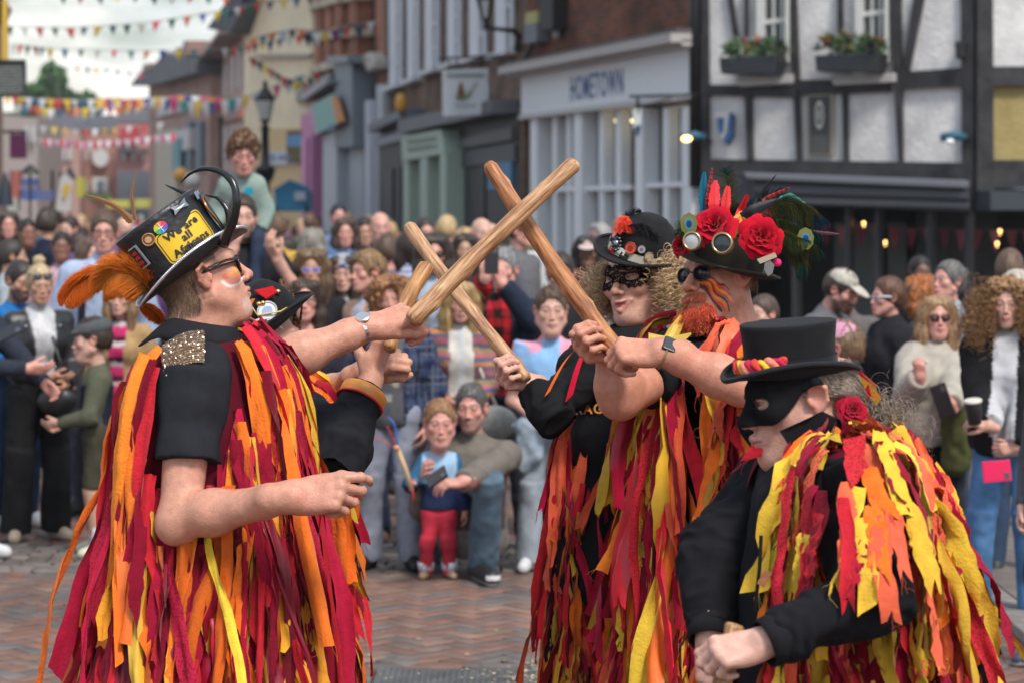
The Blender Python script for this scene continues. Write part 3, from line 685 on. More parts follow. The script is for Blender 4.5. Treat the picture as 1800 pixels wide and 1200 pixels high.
def plume(name,spine,blen,n,col,parent,col2=None,droop=.5,r=.0006,spread=1.0,seed=0,out_=None,tipcol=None,stem=.0016,curl=0.0,flat=.25,ang=.7,K=7,both=True,prof=None,stemcol=None,matl=None):
	rs=np.random.RandomState(seed);spine=np.asarray(spine,float);t=np.linspace(0,1,len(spine));tt=np.linspace(0,1,40)
	for _ in range(2):
		pass
	sp=np.stack([np.interp(tt,t,spine[:,i])for i in range(3)],1)
	for _ in range(6):sp[1:-1]=(sp[:-2]+2*sp[1:-1]+sp[2:])/4
	T=nrm(np.gradient(sp,axis=0));up=nrm(np.cross(T,V(*(out_ if out_ is not None else(0,-1,0)))))
	C=[];cs=[]
	for k in range(n):
		a=rs.rand()*.97+.02;i=min(int(a*39),38);fr=a*39-i;p=sp[i]*(1-fr)+sp[i+1]*fr;sd=(1 if rs.rand()<.5 else-1)if both else 1
		L_=blen*(prof(a)if prof else max(math.sin(PI*min(a*.9+.1,1)),0)**.6)*(.75+.35*rs.rand())
		d=nrm(up[i]*sd*spread+T[i]*ang+rs.randn(3)*.12+V(*(out_ if out_ is not None else(0,-1,0)))*rs.randn()*flat);q=[p]
		for j in range(K):d=nrm(d+V(0,0,-1)*droop/K*2+T[i]*curl/K+rs.randn(3)*.05);q.append(q[-1]+d*L_/K)
		C.append(q);w=rs.rand();base=np.array(col)*(.75+.5*rs.rand())
		if col2 is not None:base=base*(1-w)+np.array(col2)*w
		cs.append(tipcol(a,sd,base)if tipcol else base)
	v,f=tubes(np.array(C),r,3,.35);c=np.repeat(np.array(cs),(K+1)*3,0)
	m=MB();m.tube(sp[::3],np.linspace(stem,stem*.3,len(sp[::3])),6);sv=np.vstack(m.v)
	fs=[tuple(q)for q in f]+[tuple(i+len(v)for i in q)for q in m.f]
	return mesh_obj(name,np.vstack([v,sv]),fs,matl or M_FEATHER,parent,cols=np.vstack([c,np.tile(np.array(stemcol if stemcol is not None else np.array(col)*.5),(len(sv),1))]))
def blade(name,spine,w,col,parent,out_=(0,-1,0),bars=0,col2=None,name_mat=None,prof=None):
	"""A stiff vaned feather: two curved vanes along a spine."""
	spine=np.asarray(spine,float);t=np.linspace(0,1,len(spine));n=36;tt=np.linspace(0,1,n);sp=np.stack([np.interp(tt,t,spine[:,i])for i in range(3)],1)
	for _ in range(5):sp[1:-1]=(sp[:-2]+2*sp[1:-1]+sp[2:])/4
	T=nrm(np.gradient(sp,axis=0));u=nrm(np.cross(T,V(*out_)));nn=np.cross(u,T);wd=np.array([(prof(a)if prof else(max(math.sin(PI*min(a*.85+.12,1)),0)**.6))for a in tt])*w*(1+.15*np.array([rnd.uniform(-1,1)for _ in tt]))
	cols=[-1,-.5,0,.5,1];G=np.stack([sp+u*(wd*a)[:,None]-nn*(abs(a)*wd*.3)[:,None]+T*(abs(a)*wd*.5)[:,None]for a in cols],1)
	c=np.tile(np.array(col,float),(n,5,1))
	if bars:c[(np.sin(tt*bars*6.28)>.2)]=np.array(col2 if col2 is not None else np.array(col)*.3)
	c[:,2]*=.5
	return mesh_obj(name,G.reshape(-1,3),rib_faces(n),M_FEATHER,parent,cols=c.reshape(-1,3))
def rose(c,d,r,col,parent,seed=0,name='rose'):
	rs=np.random.RandomState(seed);z=nrm(V(*d));x=nrm(np.cross(z,V(.2,.1,1)));y=np.cross(z,x);m=MB();N=19
	for i in range(N):
		t=i/(N-1);a0=i*2.4;rad=r*(.10+.80*t);tilt=.12+1.05*t**1.4;hw=.95+.25*t;ht=r*(.75+.25*t);g=[]
		for u in np.linspace(-1,1,9):
			row=[]
			for v in np.linspace(0,1,7):
				a=a0+u*hw*(1-.25*v*v)*(1.25-.5*t);lean=math.sin(tilt*v*1.1);rr=rad*(.35+.65*v**.7)+ht*.45*lean*v;h=ht*(v*math.cos(tilt*v)-.18*u*u*v)-r*.35*t
				rr+=r*.07*math.sin(u*5+i)*v+(r*.12*v**6)
				h-=r*.10*max(v-.8,0)*5*t
				row.append(V(*c)+x*rr*math.cos(a)+y*rr*math.sin(a)+z*(h-r*.25))
			g.append(row)
		g=np.array(g).reshape(-1,3);m.col=np.array(col)*(.75+.35*rs.rand());m.add(g,[(p*7+q,p*7+q+1,(p+1)*7+q+1,(p+1)*7+q)for p in range(8)for q in range(6)])
	return m.build(name,M_RIB,parent,smooth=True)
M_WOOD=bpy.data.materials.new('stripped hazel');M_WOOD.use_nodes=True
def _wood():
	t=M_WOOD.node_tree;b=t.nodes['Principled BSDF'];lk=t.links.new;b.inputs['Roughness'].default_value=.48
	g=t.nodes.new('ShaderNodeAttribute');g.attribute_name='Grain';mp_=t.nodes.new('ShaderNodeMapping');mp_.inputs['Scale'].default_value=(1,1,.10);lk(g.outputs['Vector'],mp_.inputs['Vector'])
	n=t.nodes.new('ShaderNodeTexNoise');n.inputs['Scale'].default_value=110;n.inputs['Detail'].default_value=6;n.inputs['Roughness'].default_value=.65;lk(mp_.outputs['Vector'],n.inputs['Vector'])
	r=t.nodes.new('ShaderNodeValToRGB');e=r.color_ramp.elements;e[0].position=.36;e[0].color=(.34,.20,.12,1);e[1].position=.70;e[1].color=(1.15,1.05,.95,1);lk(n.outputs['Fac'],r.inputs['Fac'])
	vc=t.nodes.new('ShaderNodeVertexColor');vc.layer_name='Col';x=t.nodes.new('ShaderNodeMix');x.data_type='RGBA';x.blend_type='MULTIPLY';x.inputs['Factor'].default_value=1
	lk(vc.outputs['Color'],x.inputs['A']);lk(r.outputs['Color'],x.inputs['B']);lk(x.outputs['Result'],b.inputs['Base Color'])
	bp=t.nodes.new('ShaderNodeBump');bp.inputs['Strength'].default_value=.35;bp.inputs['Distance'].default_value=.003;lk(n.outputs['Fac'],bp.inputs['Height']);lk(bp.outputs['Normal'],b.inputs['Normal'])
_wood()
def stick(a,b,ra,rb,label,base=(.62,.40,.22),bend=.01,seed=0,knots=4,name='dance_stick',red=.0):
	rs=np.random.RandomState(seed);a,b=V(*a),V(*b);L_=np.linalg.norm(b-a);d=(b-a)/L_;u=nrm(np.cross(d,V(.1,1,.2)));w=np.cross(d,u);K,n=60,22
	kp=[(rs.uniform(.08,.92),rs.rand()*6.28)for _ in range(knots)];v,c,gr=[],[],[]
	ks=np.concatenate([np.linspace(0,1,K)])
	for t in ks:
		cen=a+d*t*L_+u*bend*math.sin(PI*t)+w*bend*.5*math.sin(2*PI*t+seed);r=(ra+(rb-ra)*t)*(1+.04*math.sin(t*17+seed))
		e=min(t,1-t)*L_;r*=min(1,.72+.28*math.sqrt(min(e/.006,1)))
		for j in range(n):
			A=2*PI*j/n;rr=r*(1+.035*math.sin(2*A+seed+3*t)+.02*math.sin(3*A+9*t));k_=0
			for kt,ka in kp:
				q=math.exp(-(((t-kt)*L_/.016)**2)-(((A-ka+PI)%(2*PI)-PI)/.5)**2);rr+=.0045*q;k_=max(k_,q)
			v.append(cen+rr*(math.cos(A)*u+math.sin(A)*w));q=.5+.5*vnoise(V(A*1.2+seed,t*7,seed),1.3)
			cc=np.array(base)*(1-red*q*V(.25,.5,.6));cc=cc*(1-k_*.0)+k_*V(.25,.25,.15)*(1 if k_>.3 else 0)
			if e<.006:cc=np.array(base)*V(1.0,1.05,1.1)
			c.append(cc);gr.append((r*math.cos(A),r*math.sin(A),t*L_+seed))
	m0=len(v);v+=[a-d*.001,b+d*.001];c+=[V(.66,.50,.32)]*2;gr+=[(0,0,seed),(0,0,L_+seed)]
	f=[(i*n+j,i*n+(j+1)%n,(i+1)*n+(j+1)%n,(i+1)*n+j)for i in range(K-1)for j in range(n)]
	f+=[(m0,(j+1)%n,j)for j in range(n)]+[(m0+1,(K-1)*n+j,(K-1)*n+(j+1)%n)for j in range(n)]
	o=mesh_obj(name,v,f,M_WOOD,None,cols=np.clip(c,.01,1));at=o.data.attributes.new('Grain','FLOAT_VECTOR','POINT');at.data.foreach_set('vector',np.array(gr).ravel())
	return tag(o,label,'stick','wooden dance sticks')
def face_sheet(S,T,o,sc,az,zz,keep,off=.002,na=120,nz_=60,ctr=(0,-.01)):
	A=np.linspace(az[0],az[1],na);Z=np.linspace(zz[0],zz[1],nz_);a,z=np.meshgrid(A,Z,indexing='ij');a=a.ravel();z=z.ravel()
	dirl=np.stack([np.sin(a),np.cos(a),0*a],1);c0=np.stack([0*a+ctr[0],0*a+ctr[1],z],1);lo=np.full(len(a),.03);hi=np.full(len(a),.17)
	for _ in range(22):
		mid=(lo+hi)/2;q=(c0+dirl*mid[:,None])*sc@T.T+o;ins=S.ev(q)<off;lo=np.where(ins,mid,lo);hi=np.where(ins,hi,mid)
	l=c0+dirl*hi[:,None];q=l*sc@T.T+o;f=[(i*nz_+j,(i+1)*nz_+j,(i+1)*nz_+j+1,i*nz_+j+1)for i in range(na-1)for j in range(nz_-1)]
	f=np.array(f);m=keep(l[f].mean(1));f=f[m];u=np.unique(f);rm=-np.ones(len(q),int);rm[u]=np.arange(len(u));return q[u],rm[f],l[u]
# ================================================================ masonry materials
def tex_mat(name,build,rough=.85,bump=.4,bdist=.01):
	m=bpy.data.materials.new(name);m.use_nodes=True;t=m.node_tree;b=t.nodes['Principled BSDF'];b.inputs['Roughness'].default_value=rough;b.inputs['Specular IOR Level'].default_value=.3
	tcn=t.nodes.new('ShaderNodeTexCoord');col,hgt=build(t,tcn);t.links.new(col,b.inputs['Base Color'])
	if hgt is not None:bp=t.nodes.new('ShaderNodeBump');bp.inputs['Strength'].default_value=bump;bp.inputs['Distance'].default_value=bdist;t.links.new(hgt,bp.inputs['Height']);t.links.new(bp.outputs['Normal'],b.inputs['Normal'])
	return m
def brick_mat(name,c1,c2,mortar,sc=1.0,rot=0):
	def bld(t,tcn):
		a=t.nodes.new('ShaderNodeAttribute');a.attribute_name='Wall';br=t.nodes.new('ShaderNodeTexBrick');br.inputs['Scale'].default_value=sc;br.inputs['Brick Width'].default_value=.225;br.inputs['Row Height'].default_value=.075;br.inputs['Mortar Size'].default_value=.006;br.inputs['Mortar Smooth'].default_value=.2;br.offset=.5
		br.inputs['Color1'].default_value=(*c1,1);br.inputs['Color2'].default_value=(*c2,1);br.inputs['Mortar'].default_value=(*mortar,1);t.links.new(a.outputs['Vector'],br.inputs['Vector'])
		n=t.nodes.new('ShaderNodeTexNoise');n.inputs['Scale'].default_value=1.3;n.inputs['Detail'].default_value=7;t.links.new(a.outputs['Vector'],n.inputs['Vector']);mr=t.nodes.new('ShaderNodeMapRange');mr.inputs['From Min'].default_value=.3;mr.inputs['From Max'].default_value=.7;mr.inputs['To Min'].default_value=.55;mr.inputs['To Max'].default_value=1.3;t.links.new(n.outputs['Fac'],mr.inputs['Value'])
		x=t.nodes.new('ShaderNodeMix');x.data_type='RGBA';x.blend_type='MULTIPLY';x.inputs['Factor'].default_value=1;t.links.new(br.outputs['Color'],x.inputs['A']);t.links.new(mr.outputs['Result'],x.inputs['B']);return x.outputs['Result'],br.outputs['Fac']
	m=tex_mat(name,bld,.9,-.3);return m
def rough_mat(name,c1,c2,sc=9,bump=.6,bs=26,bdist=.02,rough=.9):
	def bld(t,tcn):
		n=t.nodes.new('ShaderNodeTexNoise');n.inputs['Scale'].default_value=sc;n.inputs['Detail'].default_value=9;n.inputs['Roughness'].default_value=.65;t.links.new(tcn.outputs['Object'],n.inputs['Vector']);r=t.nodes.new('ShaderNodeValToRGB');r.color_ramp.elements[0].position=.32;r.color_ramp.elements[0].color=(*c1,1);r.color_ramp.elements[1].position=.66;r.color_ramp.elements[1].color=(*c2,1);t.links.new(n.outputs['Fac'],r.inputs['Fac'])
		h=t.nodes.new('ShaderNodeTexNoise');h.inputs['Scale'].default_value=bs;h.inputs['Detail'].default_value=6;t.links.new(tcn.outputs['Object'],h.inputs['Vector']);return r.outputs['Color'],h.outputs['Fac']
	return tex_mat(name,bld,rough,bump,bdist)
M_BRK=brick_mat('weathered brown brick',(.20,.115,.075),(.13,.085,.06),(.20,.17,.14));M_BRD=brick_mat('dark red brick',(.20,.065,.035),(.10,.045,.03),(.13,.11,.09));M_BRR=brick_mat('orange red brick',(.42,.15,.08),(.33,.11,.06),(.35,.28,.22))
M_RCAST=rough_mat('white roughcast render',(.50,.49,.49),(.74,.73,.72),3.2,.6,22,.025);M_RYEL=rough_mat('yellow ochre roughcast',(.30,.235,.09),(.40,.32,.14),3.2,.6,22,.025);M_TIMB=rough_mat('black tarred timber',(.018,.018,.020),(.05,.048,.052),4,.5,9,.02,.6)
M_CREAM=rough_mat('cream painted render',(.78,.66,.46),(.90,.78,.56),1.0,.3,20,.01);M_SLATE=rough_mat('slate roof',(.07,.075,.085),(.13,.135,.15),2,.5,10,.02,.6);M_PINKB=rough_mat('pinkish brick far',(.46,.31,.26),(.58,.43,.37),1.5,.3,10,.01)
M_WHITE=mat('white paint',(.62,.64,.66),.5,noise=.08,nscale=3);M_DK=mat('dark paint',(.03,.032,.036),.45,noise=.15,nscale=3);M_GLASS=mat('window glass',(.022,.026,.028),.06,spec=.9);M_GLASS2=mat('shop window glass',(.05,.06,.055),.08,noise=.5,nscale=1.4,spec=.9)
M_COL=M_PLAIN;M_IRON=mat('black iron',(.012,.012,.013),.4,metal=.2)
M_LAMP=mat('lit warm lamp',(1.0,.55,.18),emit=5.0);M_LAMP2=mat('lit ceiling lamp',(1.0,.80,.42),emit=3.0)
class Fac:
	def __init__(s,A,B,z0=0.0):
		s.A=V(*A,0);s.B=V(*B,0);s.d=nrm(s.B-s.A);n=np.cross(s.d,V(0,0,1));s.n=n if n@(-(s.A+s.B)/2)>0 else-n;s.L=np.linalg.norm(s.B-s.A)
	def u(s,px):k=(px-900)/F;return(k*s.A[1]-s.A[0])/(s.d[0]-k*s.d[1])
	def uz(s,px,py):u=s.u(px);Y=s.A[1]+u*s.d[1];return u,HC-(py-YH)/F*Y
	def X(s,u,z,n=0):return s.A+s.d*u+V(0,0,z)+s.n*n
	def P(s,px,py,n=0):u,z=s.uz(px,py);return s.X(u,z,n)
	def build(s,name,polys,m,parent,bevel=0):
		if len(polys)>1 and name in('window','green_pilaster','stone_band','window_frame','door_panel','chimney','brick_pier','shop_window','cornice','wall','sign_mark'):return[s.build(name,[q],m,parent,bevel)for q in polys][0]
		v,f,w=[],[],[];k=0
		for pts,n0,n1 in polys:
			q=[s.uz(*p)for p in pts];N=len(q);a=[s.X(u,z,n0)for u,z in q];b=[s.X(u,z,n1)for u,z in q];v+=a+b;w+=[(u,z,n0)for u,z in q]+[(u+(n1-n0),z,n1)for u,z in q]
			f+=[tuple(range(k,k+N)),tuple(range(k+N,k+2*N))[::-1]]+[(k+i,k+N+i,k+N+(i+1)%N,k+(i+1)%N)for i in range(N)];k+=2*N
		o=mesh_obj(name,v,f,m if not isinstance(m,tuple)else M_PLAIN,parent,smooth=False,cols=np.tile(V(*(m if isinstance(m,tuple)else(1,1,1))),(len(v),1)))
		bm=bmesh.new();bm.from_mesh(o.data);bmesh.ops.recalc_face_normals(bm,faces=bm.faces);bm.to_mesh(o.data);bm.free()
		at=o.data.attributes.new('Wall','FLOAT_VECTOR','POINT');at.data.foreach_set('vector',np.array(w,float).ravel())
		if bevel:mo=o.modifiers.new('b','BEVEL');mo.width=bevel;mo.segments=2
		return o
	def rect(s,x0,x1,y0,y1,sl0=None,sl1=None):
		z0=s.uz(x0,y0)[1];z1=s.uz(x0,y1)[1];return[(x0,y0),(x1,s.py(x1,z0)),(x1,s.py(x1,z1)),(x0,y1)]
	def py(s,px,z):u=s.u(px);Y=s.A[1]+u*s.d[1];return YH+(HC-z)*F/Y
	def box(s,u0,u1,z0,z1):
		def p(u,z):q=s.X(u,z);return(900+q[0]/q[1]*F,YH+(HC-q[2])/q[1]*F)
		return[p(u0,z1),p(u1,z1),p(u1,z0),p(u0,z0)]
def bld(name,label,A,cat='building',group=None):return empty(name,(A[0],A[1],0),label,cat,group)
def px_of(X,Y):return(X/Y*F+900)
# ================================================================ F1 half-timbered pub, right
fp=Fac((2.22,28.3),(5.13,26.8))
def pub():
	r=bld('timbered_house','black and white half-timbered house with window boxes and a dark awning',(2.22,28.3))
	W_=fp.build('wall',[([(1237,-900),(1730,-900),(1730,320),(1237,320)],-.5,0)],M_RCAST,r)
	T=lambda*p:(list(p),-.02,.07);q=[]
	for b in([(1237,-20),(1247,-20),(1250,320),(1236,320)],[(1692,-20),(1715,-20),(1715,370),(1694,320)],[(1390,-10),(1402,-10),(1413,290),(1404,290)],[(1566,-10),(1586,-10),(1590,288),(1583,288)],[(1312,150),(1323,150),(1327,290),(1318,290)],[(1483,145),(1492,145),(1494,290),(1486,290)],[(1245,150),(1404,152),(1404,172),(1246,168)],[(1402,142),(1566,138),(1567,162),(1404,168)],[(1586,128),(1694,120),(1696,152),(1586,158)],[(1245,280),(1700,287),(1702,322),(1245,310)],[(1280,-20),(1288,-20),(1300,66),(1292,64)],[(1612,-20),(1630,-20),(1600,128),(1588,126)],[(1312,-20),(1317,-20),(1317,66),(1312,66)],[(1476,-20),(1483,-20),(1484,62),(1476,62)],[(1237,-320),(1730,-330),(1730,-296),(1237,-290)]):q.append(T(*b))
	for i,b in enumerate(q):fp.build('timber',[(b[0],b[1],b[2]+.004*(i%5))],M_TIMB,r)
	for x0,x1 in((1335,1392),(1508,1566)):
		w=fp.build('window',[([(x0,-200),(x1,-200),(x1,78),(x0,78)],.002,.012)],M_GLASS,r)
		fr=[([(x0,-200),(x0+12,-200),(x0+12,92),(x0,92)],.0,.10),([(x1-5,-200),(x1,-200),(x1,110),(x1-5,110)],.0,.13)];fp.build('frame',fr,(.60,.61,.58),w)
		yb=36 if x0<1400 else 22;bars=[([(x0+12,yb),(x1-4,yb-5),(x1-4,yb+3),(x0+12,yb+8)],.012,.05)]+[([(xx,-200),(xx+3.5,-200),(xx+3.5,78),(xx,78)],.012,.04)for xx in(x0+25,x0+40)]+[([(x0+12,-70),(x1-4,-75),(x1-4,-69),(x0+12,-64)],.012,.046)];fp.build('glazing_bar',bars,(.62,.62,.58),w)
	for x0,x1,y0 in((1303,1400,132),(1467,1580,130)):fp.build('window_sill',[([(x0,y0+4),(x1,y0-4+4),(x1,y0+16),(x0+6,y0+22)],0,.16)],(.42,.41,.39),r,.01)
	fp.build('cornice',[([(1322,304),(1708,318),(1708,332),(1330,316)],.02,.30)],(.16,.17,.19),r,.015)
	fp.build('fascia_board',[([(1255,312),(1330,314),(1706,332),(1712,372),(1255,356)],.0,.16)],(.045,.048,.055),r)
	fp.build('fascia_board',[([(1340,326),(1710,338),(1712,350),(1340,338)],.16,.24)],(.06,.065,.075),r);fp.build('fascia_board',[([(1340,346),(1712,356),(1712,366),(1340,356)],.16,.21)],(.07,.075,.085),r)
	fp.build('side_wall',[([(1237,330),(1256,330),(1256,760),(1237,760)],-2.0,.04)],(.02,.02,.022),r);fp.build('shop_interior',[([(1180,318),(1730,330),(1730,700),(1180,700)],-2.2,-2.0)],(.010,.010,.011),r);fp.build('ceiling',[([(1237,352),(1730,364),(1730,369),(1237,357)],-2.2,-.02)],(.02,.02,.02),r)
	for i,xx in enumerate((1252,1385,1478,1530,1622,1690)):fp.build('post',[([(xx,340),(xx+9,340),(xx+9,720),(xx,720)],-.30,-.12)],(.03,.03,.034),r)
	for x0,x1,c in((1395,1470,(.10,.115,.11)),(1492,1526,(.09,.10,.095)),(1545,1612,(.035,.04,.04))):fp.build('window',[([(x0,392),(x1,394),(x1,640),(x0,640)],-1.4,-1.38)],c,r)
	fs=Fac((5.06,26.75),(9.5,27.6));fs.build('wall',[([(1738,-900),(2150,-900),(2150,120),(1738,120)],-.4,-.02)],M_RCAST,r);fs.build('yellow_panel',[([(1742,150),(2100,146),(2100,284),(1742,282)],-.3,-.01)],M_RYEL,r)
	for i,b in enumerate(([(1713,-50),(1740,-50),(1742,374),(1712,374)],[(1738,118),(2140,118),(2140,152),(1738,152)],[(1738,282),(2140,284),(2140,332),(1738,332)])):fs.build('timber',[(b,-.02,.09+.003*i)],M_TIMB,r)
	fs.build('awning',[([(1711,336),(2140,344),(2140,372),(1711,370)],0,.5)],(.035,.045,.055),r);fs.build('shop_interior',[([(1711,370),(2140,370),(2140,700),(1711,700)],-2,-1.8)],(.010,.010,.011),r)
	for(px,py,lit,lab)in((1236,243,1,'small lit spot lamp at the left end of the timbered house'),(1690,243,0,'small blue spot lamp on the corner post of the timbered house')):
		e=bld('wall_lamp',lab,fp.P(px,py)[:2],'wall lamp','spot lamps on the timbered house');m=MB();m.col=(.02,.10,.16);c=fp.P(px,py,.30);m.tube([c+V(.14,0,.0),c+V(.02,0,.02),c+V(-.14,0,-.01)],[.03,.06,.045],10);m.col=(.02,.02,.02);m.tube([c+V(.14,0,0),fp.P(px+14,py+6,0)],.018,6);m.build('housing',M_PLAIN,e,smooth=True)
		m=MB();m.col=(1,1,1);m.ball(c+V(-.08 if lit else-.05,-.06,-.02 if lit else-.05),(.06,.04,.035)if lit else(.05,.04,.03));m.build('bulb',M_LAMP if lit else M_GLOSS,e,smooth=True)
	e=fp.build('plaque',[([(1421,166),(1468,164),(1467,275),(1423,276)],.0,.06)],(.30,.26,.21),None,.01);e.name='wall_plaque';tag(e,'tall dark plaque with an oval crest between two timbers','plaque')
	fp.build('plaque_face',[([(1425,171),(1463,169),(1462,270),(1427,271)],.06,.068)],(.045,.045,.045),e)
	m=MB()
	for sc,c,n in((1,(.55,.52,.46),.072),(.72,(.10,.10,.09),.076),(.42,(.42,.40,.35),.080)):m.col=c;p=[fp.P(1444+8*sc*math.cos(a),203+25*sc*math.sin(a),n)for a in np.linspace(0,2*PI,25)[:-1]];m.add([fp.P(1444,203,n+.001)]+p,[(0,1+i,1+(i+1)%24)for i in range(24)])
	m.col=(.22,.22,.21)
	rs=np.random.RandomState(2)
	for k in range(6):
		x=1431
		while x<1458:w=rs.uniform(2,5);m.prism([fp.P(x,240+k*5,.071),fp.P(min(x+w,1459),240+k*5,.071),fp.P(min(x+w,1459),242+k*5,.071),fp.P(x,242+k*5,.071)],fp.n*.003);x+=w+1.4
	m.build('crest',M_PLAIN,e);fp.build('backing_board',[([(1408,162),(1482,158),(1482,284),(1410,284)],.0,.010)],(.52,.52,.50),r)
	e=bld('shield_sign','blue and white shield-shaped sign on the left roughcast panel',fp.P(1280,230)[:2],'sign');m=MB();m.col=(.62,.62,.60);m.prism([fp.P(*p,.05)for p in((1266,200),(1292,198),(1292,228),(1282,250),(1272,236))],fp.n*.10);m.col=(.03,.09,.22);m.prism([fp.P(*p,.16)for p in((1270,208),(1282,208),(1281,232),(1277,240),(1272,228))],fp.n*.01);m.prism([fp.P(*p,.05)for p in((1292,200),(1296,206),(1295,238),(1287,256),(1280,248),(1288,232))],fp.n*.13);m.build('board',M_PLAIN,e)
	e=fp.build('junction_box',[([(1688,76),(1703,74),(1703,104),(1690,106)],.08,.22)],(.02,.02,.022),None,.01);tag(e,'small black box fixed to the corner post at upper right','electrical box')
	for(x0,x1,y0,lab,s)in((1288,1390,104,'left dark window box with green and orange plants',1),(1454,1568,100,'right dark window box with green and purple plants',2)):
		e=bld('window_box',lab,fp.P((x0+x1)/2,y0)[:2],'window box','window boxes on the timbered house');fp.build('trough',[([(x0,y0+2),(x1,y0-3),(x1-4,y0+31),(x0+3,y0+29)],.12,.42)],(.020,.024,.030),e,.01)
		rs=np.random.RandomState(s);m=MB();cl=[(.06,.13,.05),(.10,.18,.07),(.05,.10,.05),(.30,.10,.03),(.05,.03,.045),(.16,.15,.04),(.12,.16,.10)]
		for k in range(46 if s==2 else 40):
			c=fp.P(x0+4+rs.rand()*(x1-x0-8),y0-2-rs.rand()*26,.12+rs.rand()*.32);base=cl[rs.choice(7,p=[.25,.2,.15,.1 if c[0]<fp.P((x0+x1)/2,y0)[0]else .05,.12 if c[0]<fp.P((x0+x1)/2,y0)[0]else .17,.08,.10])]
			for j in range(16):
				d=nrm(rs.randn(3)+V(0,-.3,.9));L_=rs.uniform(.06,.16);x_=nrm(np.cross(d,rs.randn(3)))*.014;m.col=tuple(np.clip(np.array(base)*rs.uniform(.6,1.5),0,1));m.add([c,c+d*L_*.5+x_,c+d*L_+V(0,0,-.02),c+d*L_*.5-x_],[(0,1,2,3)])
		m.build('plants',M_PLAIN,e)
	rs=np.random.RandomState(6)
	for k,(xa,xb,y_)in enumerate(((1560,1800,402),(1405,1560,396))):
		e=bld('bunting',('dark red and pink bunting in the shade below the awning','string of dim crimson flags left of it, below the cornice')[k],fp.P(xa,y_)[:2],'bunting','bunting strings');n=int((xb-xa)/27)
		mm=MB();mm.col=(.1,.1,.1);P0=fp.P(xa,y_,-.6);P1=fp.P(xb,y_+5,-.6);mm.tube([P0+(P1-P0)*t for t in np.linspace(0,1,9)],.006,4);mm.build('string',M_PLAIN,e)
		for j in range(n):
			a=P0+(P1-P0)*(j+.1)/n;b=P0+(P1-P0)*(j+.8)/n;mf=MB();mf.col=[(.16,.01,.03),(.30,.10,.10),(.12,.01,.03),(.28,.06,.09)][j%4];mf.prism([a,b,(a+b)/2+V(.01*rs.randn(),0,-.26)],V(0,.004,0));mf.build('flag',M_PLAIN,e)
	for i,(px,py)in enumerate(((1740,412),(1735,434),(1536,432),(1498,398))):m=MB();c=fp.P(px,py,-.4);m.lathe([(.0,-.011),(.006,-.007),(.0075,.0),(.0055,.007),(.0,.010)],c,n=10);m.lathe([(.016,.02),(.016,.045),(.0,.05)],c,n=8);o=m.build('string_light',M_LAMP,None,smooth=True);tag(o,('upper glowing bulb at the right under the awning','lower glowing bulb at the right just beneath another','faint warm bulb over the woman in white glasses','faint warm bulb behind the peacock feathers')[i],'light bulb','small bulbs under the awning')
pub()
